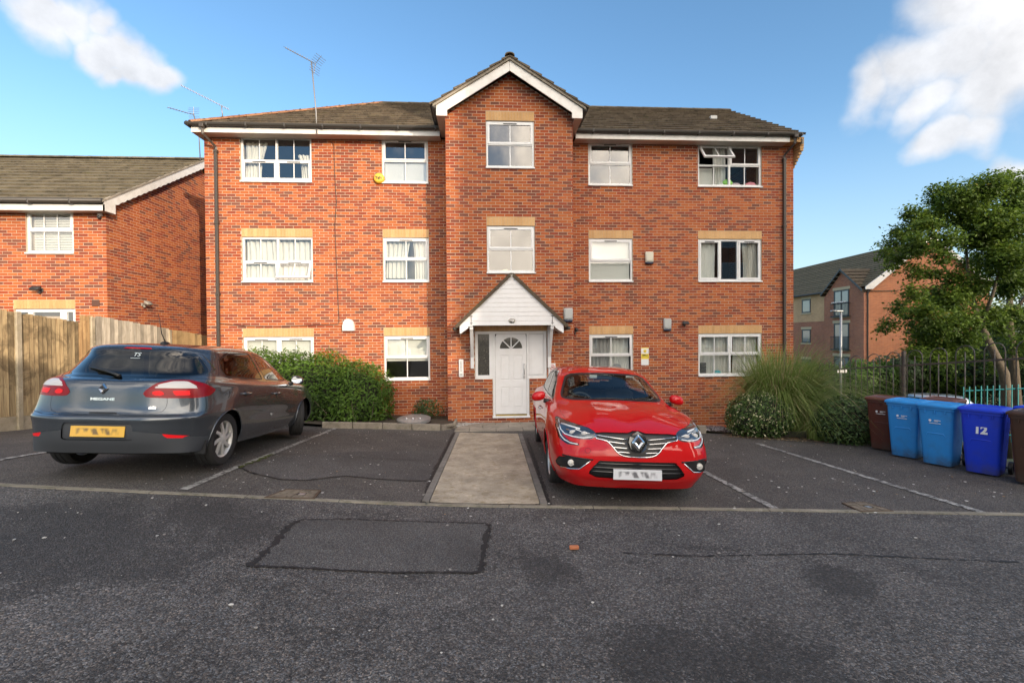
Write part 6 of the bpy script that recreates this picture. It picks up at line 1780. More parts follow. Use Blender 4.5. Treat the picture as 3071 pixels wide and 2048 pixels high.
def sign_face(o, *a): return o
ns = thing('no_smoking_sign', 'small white no smoking sign on the brick right of the door', 'sign', (1.64, DB, .80))
MB().bbox((1.555, DB-.014, .62), (1.735, DB-.006, .94), .002).build('board', M_white, ns)
M_signred = mat('sign_red', (.60, .03, .03), .5)
yy = DB-.0165
MB().lathe([(.050, 0), (.064, 0), (.064, .002), (.050, .002)], Matrix.Translation((1.645, yy, .845)) @ Matrix.Rotation(math.radians(90), 4, 'X'), 28, close=True).build('ring', M_signred, ns)
MB().box((-.052, -.002, -.006), (.052, 0, .006), M=Matrix.Translation((1.645, yy, .845)) @ Matrix.Rotation(math.radians(45), 4, 'Y')).build('slash', M_signred, ns)
MB().box((1.605, yy+.0002, .838), (1.685, yy+.0015, .852)).build('cigarette', M_black, ns)
for i, (w, z) in enumerate(((.10, .745), (.12, .715), (.08, .685))): MB().box((1.645-w/2, yy, z), (1.645+w/2, yy+.0015, z+.013)).build('text_line', M_signred if i == 0 else M_greyp, ns)
sm = thing('smile_sign', 'yellow and white smile you are on camera notice on the right wall', 'sign', (4.365, D0, 1.05))
M_yel2 = mat('sign_yellow', (.80, .60, .06), .5)
MB().bbox((4.26, D0-.014, .80), (4.475, D0-.006, 1.29), .002).build('board', M_white, sm)
yy = D0-.0165
MB().box((4.262, yy, .97), (4.473, yy+.002, 1.115)).build('band', M_yel2, sm); MB().box((4.262, yy, 1.262), (4.473, yy+.002, 1.287)).build('band', M_yel2, sm)
MB().lathe([(0, .002), (.044, .002), (.044, 0)], Matrix.Translation((4.367, yy+.001, 1.19)) @ Matrix.Rotation(math.radians(90), 4, 'X'), 24).build('face', M_yel2, sm)
for dx in (-.016, .016): MB().ball((4.367+dx, yy-.002, 1.20), .006, 6).build('eye', M_black, sm)
MB().tube([(4.367+.024*math.cos(a), yy-.002, 1.188+.022*math.sin(a)) for a in np.linspace(math.pi*1.12, math.pi*1.88, 9)], .003, 5).build('mouth', M_black, sm)
text_obj('lettering', 'SMILE', .062, Matrix.Translation((.002, -.018, .025)) @ Matrix.Rotation(math.radians(90), 4, 'X'), M_black, sm, .001, bold=.002)
text_obj('lettering', "YOU'RE ON CAMERA", .021, Matrix.Translation((.002, -.018, -.035)) @ Matrix.Rotation(math.radians(90), 4, 'X'), M_black, sm, .001)

# ------------------------------------------------------------------ neighbouring house on the left
def left_house():
    H = thing('brick_house', 'two storey red brick house with a gable end beyond the fence', 'house', (-12, 12.0, -.3))
    rnd = random.Random(8); Y0 = 12.0; XG = -9.50; XW = -21.0; zb, ze = -.35, 4.86
    holes = [(-11.40, -10.28, 3.76, 4.85), (-11.72, -10.27, .30, 2.40)]
    lint = [(-11.72, -10.27, 2.40, 2.625)]
    W_ = Wall()
    O = Vector((0, Y0, 0))
    pcs = grid_pieces(-25, .225, .075, .0125, -.45, 4.80, holes+lint, lambda a, b: (-16.5, XG), .1125, rnd)
    W_.add(O, X_, Z_, Vector((0, -1, 0)), pcs, rnd, .03)
    gz_ = lambda z: (7.42-z)/.625
    def gc(v0, v1):
        if v1 < 4.9: return Y0, 19.4
        h = max(0, gz_(v1)); return max(Y0, 15.75-h), min(19.4, 15.75+h)
    pcs = grid_pieces(Y0, .225, .075, .0125, -.45, 7.35, [], gc, .1125, rnd)
    pcs = [p for p in pcs if p[0] < 18.2]
    W_.add(Vector((XG, 0, 0)), Y_, Z_, Vector((1, 0, 0)), pcs, rnd, .03)
    W_.build(H, M_brick)
    slab(H, 'wall', O+Vector((0, .001, 0)), X_, Z_, Vector((0, -1, 0)), XW, XG-.001, -.6, 4.86, holes, .26, M_mortar)
    MB().prism([(Y0+.002, -.6), (19.4, -.6), (19.4, 4.86), (15.75, 7.35), (Y0+.002, 4.86)], lambda a, b, d: (XG-.001-d, a, b), 0, .25).build('gable_wall', M_mortar, H)
    MB().box((XW, 19.1, -.6), (XG-.3, 19.4, 4.86)).build('rear_wall', M_fb, H)
    MB().box((XW, Y0+2.0, -.4), (XG-.3, Y0+2.05, 4.9)).build('interior', M_room, H)
    for a, b, c, d in lint: lintel(H, O, X_, Z_, Vector((0, -1, 0)), a, b, c, d, rnd)
    window(H, -11.40, -10.28, 3.76, 4.85, Y0, [(0, 1, [(0, .53, 'fix', 2, 0, 0), (.53, 1, 'sash', 2, 0, 0)])])
    bl = thing('venetian_blind', 'white venetian blind in the upper window of the left house', 'blind', (-10.84, Y0+.14, 3.8))
    for i in range(24): MB().box((-11.34, -.018, -.002), (-10.34, .018, .002), M=Matrix.Translation((0, Y0+.15, 3.84+i*.041)) @ Matrix.Rotation(math.radians(55), 4, 'X')).build('slat', M_blind, bl)
    d = bpy.data.objects.new('door', None); link(d); d.parent = H
    for a, b, c, e in ((-11.71, -11.64, .3, 2.39), (-10.35, -10.28, .3, 2.39), (-11.42, -11.30, .3, 2.32), (-10.66, -10.50, .3, 2.32)): MB().bbox((a, Y0+.03, c), (b, Y0+.09, e), .005).build('door_post', M_white, d)
    MB().box((-11.64, Y0+.031, 2.32), (-10.35, Y0+.09, 2.39)).build('door_head', M_white, d)
    for a, b in ((-11.64, -11.42), (-11.30, -10.66), (-10.50, -10.35)): MB().box((a, Y0+.05, .35), (b, Y0+.056, 2.32)).build('pane', M_glass, d)
    tag(MB().box((-11.28, Y0+.12, 1.3), (-10.68, Y0+.13, 2.22)).build('door_blind', mat('tan_blind', (.42, .28, .16), .8)), 'tan blind behind the glass door of the left house', 'blind')
    # roof
    pt = .622; c_ = 1/math.sqrt(1+pt*pt); s_ = pt*c_; EY_, EZ_ = 11.66, 4.98; run = 15.78-EY_; SL_ = run/c_
    tiles(H, Vector((0, EY_, EZ_)), X_, Vector((0, c_, s_)), Vector((0, -s_, c_)), 0, [(-18, 0), (-9.30, 0), (-9.30, SL_), (-18, SL_)], M_tile2, rnd, keep=300)
    MB().add([(XW, EY_, EZ_), (-9.30, EY_, EZ_), (-9.30, EY_+run, EZ_+pt*run), (XW, EY_+run, EZ_+pt*run), (XW, EY_+2*run, EZ_), (-9.3, EY_+2*run, EZ_)], [(0, 1, 2, 3), (3, 2, 5, 4)]).build('roof', M_tile2, H)
    ridge_tiles(H, (-18, EY_+run, EZ_+pt*run+.05), (-9.29, EY_+run, EZ_+pt*run+.05), M_tile2, rnd)
    MB().box((XW, 11.70, 4.77), (-9.30, 11.722, 4.92)).build('fascia', M_fascia, H); MB().box((XW, 11.7225, 4.775), (-9.45, 12.05, 4.79)).build('soffit', M_soffit, H)
    MB().tube([(XW, 11.63, 4.99), (-9.29, 11.63, 4.99)], .06, 10).build('gutter', M_gut, H, smooth=True)
    for x in np.arange(-17.6, -9.4, .95): MB().bbox((x-.02, 11.56, 4.91), (x+.02, 11.70, 5.0), .006).build('gutter_bracket', M_gut, H)
    # scalloped barge board
    top = [(11.66, 4.95), (15.78, 4.95+pt*(15.78-11.66))]
    def zt(y): return 4.97+pt*(y-11.66)
    low = []; ys = np.arange(12.05, 15.8, .055)
    for i, y in enumerate(ys): low.append((y, zt(y)-.20-.035*abs(math.sin(i*.9))))
    poly = [(11.70, zt(11.70)), (15.79, zt(15.79))]+[(15.79, zt(15.79)-.2)]+low[::-1]+[(12.02, zt(12.02)-.24), (12.02, 4.77), (11.70, 4.77)]
    n = len(low)
    V = []; F = []
    tops = [(y, zt(y)) for y in ys]
    for (y, z), (y2, z2) in zip(tops, low): V += [(-9.30, y, z), (-9.30, y2, z2), (-9.33, y, z), (-9.33, y2, z2)]
    for i in range(n-1):
        a = i*4; b = a+4; F += [(a, a+1, b+1, b), (a+2, b+2, b+3, a+3), (a+1, a+3, b+3, b+1)]
    mb = MB().add(V, F); mb.prism([(11.70, 4.77), (12.05, 4.77), (12.05, zt(12.05)), (11.70, zt(11.70))], lambda a, b, d: (-9.30-d, a, b), 0, .03)
    mb.build('barge_board', M_fascia, H)
    MB().prism([(11.64, zt(11.64)+.055), (15.8, zt(15.8)+.055), (15.8, zt(15.8)+.004), (11.64, zt(11.64)+.004)], lambda a, b, d: (-9.285-d, a, b), 0, .06).build('verge', M_kerb, H)
    MB().box((-9.47, 11.74, 4.776), (-9.335, 11.99, 4.90)).build('eaves_box', M_fascia, H)
    MB().bbox((-9.86, Y0-.02, 2.46), (-9.68, Y0-.004, 2.62), .004).build('air_brick', mat('brown_vent', (.10, .045, .03), .7), H)
left_house()
floodlight((-9.5, 13.15, 2.58), (1, 0, 0), 'weathered floodlight on the sunlit gable wall of the left house', M_lampbody2, .9)
floodlight((-11.05, 12.0, 2.86), (0, -1, 0), 'black floodlight above the glass door of the left house', M_lampbody, .9)
cc2 = thing('cctv_camera', 'small white camera under the eaves corner of the left house', 'camera', (-9.60, 11.95, 4.70))
MB().bbox((-9.66, 11.93, 4.70), (-9.56, 11.996, 4.765), .01).build('bracket', M_white, cc2); MB().ball((-9.61, 11.94, 4.67), .045, 8).build('dome', M_lampbody, cc2, smooth=True)

# ------------------------------------------------------------------ boundary fence
def wood(name, base, dark, stain):
    m = mat(name, base, .85); t = NT(m); v = t.pos((1, 1, 1))
    g = t.noise(t.pos((14, 14, .9)), 3, 6, .6, .4); b = t.noise(v, 2.6, 6, .65, .7); k = t.vor(t.pos((1, 5, 1.6)), 1.5)
    c = t.mix(t.ramp(g, [(.35, 0.0), (.65, 1.0)]), dark, base)
    c = t.mix(t.math('MULTIPLY', t.ramp(b, [(.48, 0.0), (.60, 1.0)]), stain), c, tuple(.42*q for q in dark))
    c = t.mix(t.ramp(k, [(.02, .85), (.07, 0.0)]), c, tuple(.3*q for q in dark))
    c = t.mix(1, c, t.ramp(t.attr('tint'), [(0, .62), (1, 1.28)]), 'MULTIPLY')
    t.col(c); t.bump(g, .3, .004); return m
M_w1 = wood('weathered_boards', (.44, .335, .185), (.27, .19, .10), .7)
M_w2 = wood('orange_boards', (.50, .335, .16), (.37, .22, .10), .4)
M_w3 = wood('silvered_boards', (.52, .47, .39), (.36, .31, .24), .25)
M_w4 = wood('tan_boards', (.52, .37, .19), (.38, .25, .12), .3)
def fence():
    F = thing('wooden_fence', 'weathered close boarded wooden fence with concrete posts beside the grey car', 'fence', (-9.2, 10.0, gh(-9.2, 10.0)))
    rnd = random.Random(31)
    P0, P1, P2, P3 = Vector((-9.08, 7.6)), Vector((-9.1, 9.32)), Vector((-9.25, 10.8)), Vector((-9.33, 15.7))
    ctl = [(7.6, 2.42), (9.32, None), (10.8, None)]
    def X_of(y): return float(np.interp(y, [7.6, 9.32, 10.8, 15.7], [-9.08, -9.1, -9.25, -9.33]))
    def px_of(y):
        p = Vector((X_of(y), y, 1.63))-C0; return 1535.5+1365*p.dot(cr)/p.dot(fw)
    def ztop(y):
        x = px_of(y)
        if y < 10.85: py = 930+36*(max(x, -120)/225)
        else: py = float(np.interp(x, [225, 300, 497, 618, 700], [944, 950, 985, 1008, 1022]))
        p = on_x(x, py, X_of(y)); return p.z
    y = 7.6; mats = None; meshes = []
    post_y = [9.36, 11.22, 13.9]
    while y < 15.6:
        if any(abs(y-(q)) < .07 for q in post_y): y += .11; continue
        m = M_w1 if y < 10.82 else M_w2 if y < 11.2 else M_w3 if y < 13.9 else M_w4
        w = .104 if y < 11.2 else .125; z0 = gh(X_of(y), y)+.26; z1 = ztop(y)+rnd.uniform(-.012, .012)
        x = X_of(y)
        th = .020
        pts = [(x-.004, y-w*.1), (x+.006, y-w*.1), (x+.010+th, y+w), (x+.0, y+w)]
        o = MB().prism(pts, lambda a, b, d: (a, b, z0+d*(z1-z0)), 0, 1).build('fence_board', m, F)
        at_ = o.data.attributes.new('tint', 'FLOAT', 'FACE'); tv = rnd.random(); at_.data.foreach_set('value', [tv]*len(o.data.polygons))
        y += w
    for q in post_y+[7.55]:
        x = X_of(q); MB().bbox((x-.04, q-.055, gh(x, q)-.1), (x+.06, q+.055, ztop(q)+(.02 if q < 11 else -.02)), .012).build('fence_post', M_postc, F)
    for a, b in zip([7.6]+post_y, post_y+[15.7]):
        V = []
        for yy_ in (a+.06, b-.06):
            x = X_of(yy_); g = gh(x, yy_); V += [(x-.02, yy_, g-.05), (x+.026, yy_, g-.05), (x+.026, yy_, g+.265), (x-.02, yy_, g+.265)]
        MB().add(V, [(0, 3, 2, 1), (4, 5, 6, 7), (0, 1, 5, 4), (1, 2, 6, 5), (2, 3, 7, 6), (3, 0, 4, 7)]).build('gravel_board', M_postc, F)
        for zf in (.35, .85):
            V = []
            for yy_ in (a+.06, b-.06):
                x = X_of(yy_); g = gh(x, yy_)+.2+(ztop(yy_)-gh(x, yy_)-.3)*zf; V += [(x-.05, yy_, g), (x-.006, yy_, g), (x-.006, yy_, g+.07), (x-.05, yy_, g+.07)]
            MB().add(V, [(0, 3, 2, 1), (4, 5, 6, 7), (0, 1, 5, 4), (1, 2, 6, 5), (2, 3, 7, 6), (3, 0, 4, 7)]).build('rail', M_w1, F)
fence()

# ------------------------------------------------------------------ wheelie bins
def plastic(name, col):
    m = mat(name, col, .42, spec=.4); t = NT(m); tc = t.n('ShaderNodeTexCoord'); n = t.noise(tc.outputs['Object'], 6, 6, .65); s = t.n('ShaderNodeSeparateXYZ'); t.l(tc.outputs['Object'], s.inputs[0])
    low = t.math('MULTIPLY', t.math('SUBTRACT', .22, s.outputs['Z'], clamp=True), 4, clamp=True)
    k = t.math('ADD', t.math('MULTIPLY', t.ramp(n, [(.5, 0.0), (.75, 1.0)]), .22), t.math('MULTIPLY', low, t.ramp(n, [(.3, .1), (.6, .9)])), clamp=True)
    t.col(t.mix(k, col, (.06, .055, .045))); t.rough(t.ramp(n, [(.3, .36), (.7, .6)])); return m
M_binbrown = plastic('brown_bin_plastic', (.085, .026, .017)); M_binblue = plastic('sky_blue_bin_plastic', (.030, .25, .62)); M_binroyal = plastic('royal_blue_bin_plastic', (.012, .045, .55)); M_bindark = plastic('dark_brown_bin_plastic', (.060, .030, .018))
M_binlidbrown = plastic('brown_lid_plastic', (.12, .042, .026))
M_print = mat('white_print', (.72, .72, .72), .6)
def bin_(x, y, rot, m, ml, label, mark, group='wheelie bins in a row by the railings'):
    g = gh(x, y); R = thing('wheelie_bin', label, 'wheelie bin', (x, y, g), rotz=rot, group=group); R.scale = (.87, .87, .87)
    # local: front faces -y, width along x, 0.48 wide 0.58 deep 1.06 high
    def ring(z, w, f, b, r=.05):
        p = []
        for sx, sy, a0 in ((1, -1, -90), (1, 1, 0), (-1, 1, 90), (-1, -1, 180)):
            for k in range(4):
                a = math.radians(a0+k*30); cy = (-f+r) if sy < 0 else (b-r)
                p.append((sx*(w-r)+r*math.cos(a), cy+r*math.sin(a), z))
        return p
    L = [ring(.03, .185, .20, .20), ring(.10, .19, .212, .215), ring(.60, .215, .255, .26), ring(.90, .228, .275, .275), ring(.935, .228, .277, .277), ring(.94, .243, .292, .292), ring(.985, .243, .292, .292), ring(.985, .21, .26, .26), ring(.80, .20, .25, .25)]
    V = [p for q in L for p in q]; n = 16
    F = [(i*n+k, i*n+(k+1) % n, (i+1)*n+(k+1) % n, (i+1)*n+k) for i in range(len(L)-1) for k in range(n)]+[tuple(reversed(range(n)))]
    mb = MB().add(V, F); mb.build('body', m, R, world=False, auto=35)
    rb = MB()
    for sx in (-.13, 0, .13): rb.bbox((sx-.008, -.298, .885), (sx+.008, -.262, .938), .003)
    rb.build('rim_rib', m, R, world=False)['kind'] = 'stuff'
    # moulded arch on the front
    MB().tube([(-.12, -.215, .38), (-.12, -.236, .50), (-.10, -.247, .55), (.10, -.247, .55), (.12, -.236, .50), (.12, -.215, .38)], .013, 6).build('moulded_arch', m, R, world=False, smooth=True)
    lid = MB()
    la = [ring(.987, .262, .318, .25, .05), ring(1.015, .262, .318, .25, .05), ring(1.035, .245, .30, .235, .05), ring(1.045, .205, .25, .20, .05), ring(1.028, .19, .235, .185, .05)]
    V = [p for q in la for p in q]
    F = [(i*n+k, i*n+(k+1) % n, (i+1)*n+(k+1) % n, (i+1)*n+k) for i in range(len(la)-1) for k in range(n)]+[tuple(range(len(la)*n-n, len(la)*n)), tuple(reversed(range(n)))]
    lid.add(V, F)
    l_ = lid.build('lid', ml, R, world=False, auto=35)
    MB().tube([(-.2, .30, 1.0), (.2, .30, 1.0)], .018, 8).build('handle', m, l_, world=False, smooth=True)
    MB().bbox((-.20, .24, .93), (-.16, .33, 1.01), .008).build('handle_arm', m, l_, world=False); MB().bbox((.16, .24, .93), (.20, .33, 1.01), .008).build('handle_arm', m, l_, world=False)
    MB().tube([(-.24, .23, .095), (.24, .23, .095)], .012, 6).build('axle', M_black, R, world=False)
    for sx in (-1, 1):
        W = Matrix.Translation((sx*.235, .23, .10)) @ Matrix.Rotation(math.radians(90*sx), 4, 'Y')
        w = MB().lathe([(0, .02), (.06, .02), (.07, .026), (.095, .026), (.10, .015), (.10, -.02), (.02, -.02)], W, 20).build('wheel', M_black, R, world=False, auto=35)
    Rf = Matrix.Rotation(math.radians(90-5.5), 4, 'X')
    if mark == '12': text_obj('number', '12', .165, Matrix.Translation((0, -.268, .70)) @ Rf, M_print, R, .0015, bold=.008, sx=.9)
    elif mark:
        MB().lathe([(0, .0015), (.018, .0015), (.018, 0)], Matrix.Translation((-.062, -.279, .765)) @ Rf, 12).build('crest', M_print, R, world=False)
        for (w, dx, z) in ((.085, .012, .772), (.05, -.006, .755), (.145, 0, .722)):
            MB().box((dx-w/2+(.02 if z > .74 else 0), -.0012, -.0045), (dx+w/2+(.02 if z > .74 else 0), .0012, .0045), M=Matrix.Translation((0, -.279+(.765-z)*.085, z))).build('print_line', M_print, R, world=False)
    return R
rz = math.radians(-62)
bins = [((6.80, 7.38), M_binbrown, M_binlidbrown, 'reddish brown wheelie bin at the far end of the row beside the dark shrub', 'logo'),
        ((6.66, 6.83), M_binblue, M_binblue, 'sky blue wheelie bin next to the reddish brown bin', 'logo'),
        ((6.65, 6.29), M_binblue, M_binblue, 'sky blue wheelie bin next to the royal blue bin numbered 12', 'logo'),
        ((6.74, 5.78), M_binroyal, M_binroyal, 'royal blue wheelie bin numbered 12 in white', '12'),
        ((6.78, 5.22), M_bindark, M_bindark, 'dark brown wheelie bin numbered 12 nearest the road', '12')]
for (x, y), m, ml, lab, mk_ in bins: bin_(x, y, rz+random.Random(int(y*100)).uniform(-.04, .04), m, ml, lab, mk_)
bin_(7.38, 6.95, math.radians(-65), M_binbrown, M_binlidbrown, 'reddish brown wheelie bin standing behind the sky blue bins', None)
bin_(7.42, 5.62, math.radians(-75), M_binroyal, M_binroyal, 'royal blue wheelie bin standing behind the one numbered 12', None)

# ------------------------------------------------------------------ bow-top railings
M_rail = mat('railing_paint', (.045, .038, .035), .55); _t = NT(M_rail); _t.col(_t.ramp(_t.noise(_t.pos(), 9, 5), [(.4, (.060, .055, .052)), (.7, (.13, .10, .08))]))
def railings(name, label, A, B, zA, zB, H, sp, m, post_every=2.9, rb=.009, post_h=0.0):
    """A,B: plan end points; z: top heights at the ends"""
    A, B = Vector(A), Vector(B); d = (B-A); L = d.length; t = d.normalized()
    root = thing(name, label, 'railing', (A.x, A.y, zA-H))
    def P(s, z): q = A+t*s; return (q.x, q.y, zA+(zB-zA)*s/L+z)
    n = int(L/(3*sp))
    for i in range(n):
        s = i*3*sp+sp*.5; r = sp
        arc = [P(s, -H)]+[P(s, -r)]+[P(s+r-r*math.cos(a), -r+r*math.sin(a)) for a in np.linspace(0, math.pi, 9)[1:-1]]+[P(s+2*r, -r), P(s+2*r, -H)]
        MB().tube(arc, rb, 5).build('bow', m, root, smooth=True)
        MB().tube([P(s+r, -H), P(s+r, -r*.75)], rb, 5).build('bar', m, root, smooth=True)
    for z in (-sp*1.9, -H+.12):
        a, b = Vector(P(0, z)), Vector(P(L, z)); u = (b-a).normalized(); s_ = u.cross(Z_).normalized()
        MB().bbox((0, -.005, -.02), ((b-a).length, .005, .02), .002, M=axes(a, u, s_, s_.cross(u))).build('rail', m, root)
    k = 0.0
    while k < L:
        p = P(k, 0); MB().bbox((p[0]-.035, p[1]-.035, p[2]-H-.1), (p[0]+.035, p[1]+.035, p[2]+post_h), .008).build('post', m, root); k += post_every
    return root
pa, pb = at_depth(3260, 1003, 7.6), at_depth(2440, 1078, 13.6)
railings('bow_top_railings', 'dark bow topped metal railings behind the row of bins', pa.xy, pb.xy, pa.z, pb.z, 1.8, .178, M_rail, 3.2, .0115)

# ------------------------------------------------------------------ plants
def leaf_mat(name, stops, trans=.25, rough=.55):
    m = mat(name, (.06, .1, .03), rough, spec=.35); t = NT(m)
    c = t.ramp(t.attr('tint'), stops); t.col(c)
    tr = t.n('ShaderNodeBsdfTranslucent'); t.l(c, tr.inputs['Color']); mx = t.n('ShaderNodeMixShader'); mx.inputs[0].default_value = trans
    t.l(t.b.outputs[0], mx.inputs[1]); t.l(tr.outputs[0], mx.inputs[2]); t.l(mx.outputs[0], t.out.inputs['Surface']); return m
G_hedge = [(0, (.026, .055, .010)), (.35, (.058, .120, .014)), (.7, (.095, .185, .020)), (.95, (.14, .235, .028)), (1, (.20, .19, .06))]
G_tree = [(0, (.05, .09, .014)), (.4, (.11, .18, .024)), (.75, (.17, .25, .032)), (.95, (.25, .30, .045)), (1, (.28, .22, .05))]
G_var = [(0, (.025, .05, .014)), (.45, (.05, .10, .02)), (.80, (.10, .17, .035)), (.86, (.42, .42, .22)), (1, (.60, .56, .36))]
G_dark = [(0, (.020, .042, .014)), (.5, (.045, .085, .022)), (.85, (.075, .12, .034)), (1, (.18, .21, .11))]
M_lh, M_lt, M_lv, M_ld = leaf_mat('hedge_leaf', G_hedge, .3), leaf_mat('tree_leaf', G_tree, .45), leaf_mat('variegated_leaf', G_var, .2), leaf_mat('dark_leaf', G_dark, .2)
M_bark = mat('bark', (.12, .095, .07), .9); _t = NT(M_bark); _n = _t.noise(_t.pos((6, 6, 1.2)), 4, 6, .65); _t.col(_t.ramp(_n, [(.3, (.06, .048, .036)), (.6, (.15, .12, .085)), (.8, (.10, .11, .06))])); _t.bump(_n, .6, .02)
M_twig = mat('twig', (.022, .026, .012), .9)
def leaves(name, C, N, size, m, parent, rs, tint=None, asp=.5, droop=.3, stuff=False, fold=.18):
    """leaf blades (two folded quads each) at points C, loosely facing along N"""
    n = len(C); rs_ = np.random.RandomState(rs)
    nn = N+rs_.normal(0, .55, (n, 3)); nn /= np.linalg.norm(nn, axis=1, keepdims=True)
    a = rs_.normal(0, 1, (n, 3)); a[:, 2] -= droop; a -= nn*(a*nn).sum(1, keepdims=True); a /= np.linalg.norm(a, axis=1, keepdims=True)
    b = np.cross(nn, a); L = size*(.6+.8*rs_.rand(n, 1)); W = L*asp
    p0 = C; p1 = C+a*L*.5+b*W*.5+nn*L*fold*.3; p2 = C+a*L; p3 = C+a*L*.5-b*W*.5+nn*L*fold*.3
    V = np.stack([p0, p1, p2, p3], 1).reshape(-1, 3); k = np.arange(n)*4
    F = np.concatenate([np.stack([k, k+1, k+2], 1), np.stack([k, k+2, k+3], 1)])
    t = rs_.rand(n) if tint is None else np.clip(tint+rs_.normal(0, .13, n), 0, 1)
    return npmesh(name, V, F, m, parent, {'tint': np.concatenate([t, t])})

def shape_noise(P, f, seed):
    return np.array([mnoise.noise(Vector((p[0]*f+seed, p[1]*f, p[2]*f))) for p in P])

def bush(name, label, cat, c, rad, n, size, m, rs, box=0.0, twigs=10, tint_top=.15, asp=.55, depth=.25, noise_amp=.16, nf=1.6, group=None, core=True):
    """leafy shrub: leaves through the outer depth of an uneven rounded body, a dark twiggy core and stems"""
    root = thing(name, label, cat, (c[0], c[1], gh(c[0], c[1])), group=group)
    R = np.random.RandomState(rs); d = R.normal(0, 1, (n, 3)); d /= np.linalg.norm(d, axis=1, keepdims=True)
    if box: k = 1/np.maximum(np.abs(d)**box, 1e-6); dd = d/(np.sum(np.abs(d)**(2+6*box), axis=1, keepdims=True)**(1/(2+6*box)))
    else: dd = d
    r = 1+noise_amp*shape_noise(dd*np.array(rad), nf, rs); inn = 1-depth*R.rand(n)**1.6
    P = np.array(c)+dd*np.array(rad)*(r*inn)[:, None]
    ok = P[:, 2] > gz(P[:, 0], P[:, 1])+.02
    P, d, inn = P[ok], d[ok], inn[ok]
    N = d.copy(); N[:, 2] += .35
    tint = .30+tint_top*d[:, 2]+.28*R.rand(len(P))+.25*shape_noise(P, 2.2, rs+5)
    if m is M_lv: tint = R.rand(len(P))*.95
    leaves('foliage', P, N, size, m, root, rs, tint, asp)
    if core:
        mb = MB(); mb.ball((0, 0, 0), 1, 12)
        o = mb.build('inner_growth', M_twig, root, world=False, smooth=False)
        for v in o.data.vertices:
            q = np.array(v.co); 
            if box: q = q/(np.sum(np.abs(q)**(2+6*box))**(1/(2+6*box))) if np.linalg.norm(q) > 0 else q
            q = q*np.array(rad)*(1-depth*.95)*(1+noise_amp*.8*mnoise.noise(Vector(q)*nf)); v.co = Vector(q)+Vector(c)-root.location
    for i in range(twigs):
        a = R.uniform(0, 6.28); e = Vector((math.cos(a)*rad[0]*R.uniform(.3, .9), math.sin(a)*rad[1]*R.uniform(.3, .9), c[2]-root.location.z+rad[2]*R.uniform(-.2, .75)))
        MB().tube([(R.uniform(-.3, .3)*rad[0], R.uniform(-.3, .3)*rad[1], -.03), tuple(e*.5+Vector((0, 0, .1))), tuple(e)], [.016, .011, .005], 5).build('stem', M_bark, root, world=False)
    return root
# clipped hedge under the left windows: three lobes of one plant
def hedge():
    root = thing('hedge', 'large rounded green hedge between the grey car and the stair bay', 'hedge', (-4.2, 11.3, gh(-4.2, 11.3)))
    R = np.random.RandomState(4); P = []; N = []; T = []
    lobes = [((-5.6, 11.45, .30), (1.25, .85, 1.02), 12000), ((-4.3, 11.30, .27), (1.15, .85, .98), 14000), ((-3.25, 11.25, .12), (.92, .78, .86), 12000)]
    for i, (c, rad, n) in enumerate(lobes):
        d = R.normal(0, 1, (n, 3)); d /= np.linalg.norm(d, axis=1, keepdims=True)
        q = d/(np.sum(np.abs(d)**3, axis=1, keepdims=True)**(1/3)); r = 1+.13*shape_noise(q*2, 1.4, i)+.10*shape_noise(q*6, 1.2, i+9); inn = 1-.30*R.rand(n)**1.7
        p = np.array(c)+q*np.array(rad)*(r*inn)[:, None]; k = (p[:, 2] > gz(p[:, 0], p[:, 1])+.08) & (p[:, 1] < 12.3)
        for j, (c2, r2, _) in enumerate(lobes):
            if j != i:
                e = (p-np.array(c2))/np.array(r2); k &= (np.sum(np.abs(e)**3, axis=1) > .5)
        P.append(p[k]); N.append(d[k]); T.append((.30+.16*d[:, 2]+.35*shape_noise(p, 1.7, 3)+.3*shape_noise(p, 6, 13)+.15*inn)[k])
        o = MB().ball((0, 0, 0), 1, 12).build('inner_growth', M_twig, root, world=False)
        for v in o.data.vertices:
            e = np.array(v.co); e = e/(np.sum(np.abs(e)**3)**(1/3)); v.co = Vector(e*np.array(rad)*.70)+Vector(c)-root.location
    P, N, T = np.concatenate(P), np.concatenate(N), np.concatenate(T); N[:, 2] += .5
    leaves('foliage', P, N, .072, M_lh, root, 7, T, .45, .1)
    # long shoots above the clipped top
    s = P[(N[:, 2] > 1.0)]; s = s[R.choice(len(s), 170, replace=False)]; V = []
    for q in s:
        for k in range(5): V.append(q+np.array([.02*R.randn(), .02*R.randn(), .025*k+.02]))
    leaves('shoots', np.array(V), np.tile([0, -.5, .8], (len(V), 1)), .07, M_lh, root, 8, np.full(len(V), .75), .35, -.6)
    for i in range(14):
        x = R.uniform(-4.0, -2.7); y = R.uniform(10.6, 11.2); b = Vector((x, y, gh(x, y)))
        MB().tube([b, b+Vector((R.uniform(-.1, .25), -.05, .25)), b+Vector((R.uniform(-.2, .45), -.12, .55))], [.014, .009, .004], 5).build('stem', M_bark, root)
hedge()
bush('shrub', 'small straggly shrub against the brick beside the stair bay', 'shrub', (-1.55, 11.75, -.22), (.42, .28, .30), 620, .065, M_ld, 41, twigs=9, depth=.6, core=False, noise_amp=.4)
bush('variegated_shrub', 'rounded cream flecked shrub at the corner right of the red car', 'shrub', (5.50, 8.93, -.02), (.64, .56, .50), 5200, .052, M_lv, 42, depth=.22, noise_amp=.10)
bush('dark_shrub', 'dark leafy shrub between the pampas grass and the brown bin', 'shrub', (6.72, 8.12, -.05), (.62, .50, .52), 4600, .06, M_ld, 43, depth=.25, noise_amp=.16)
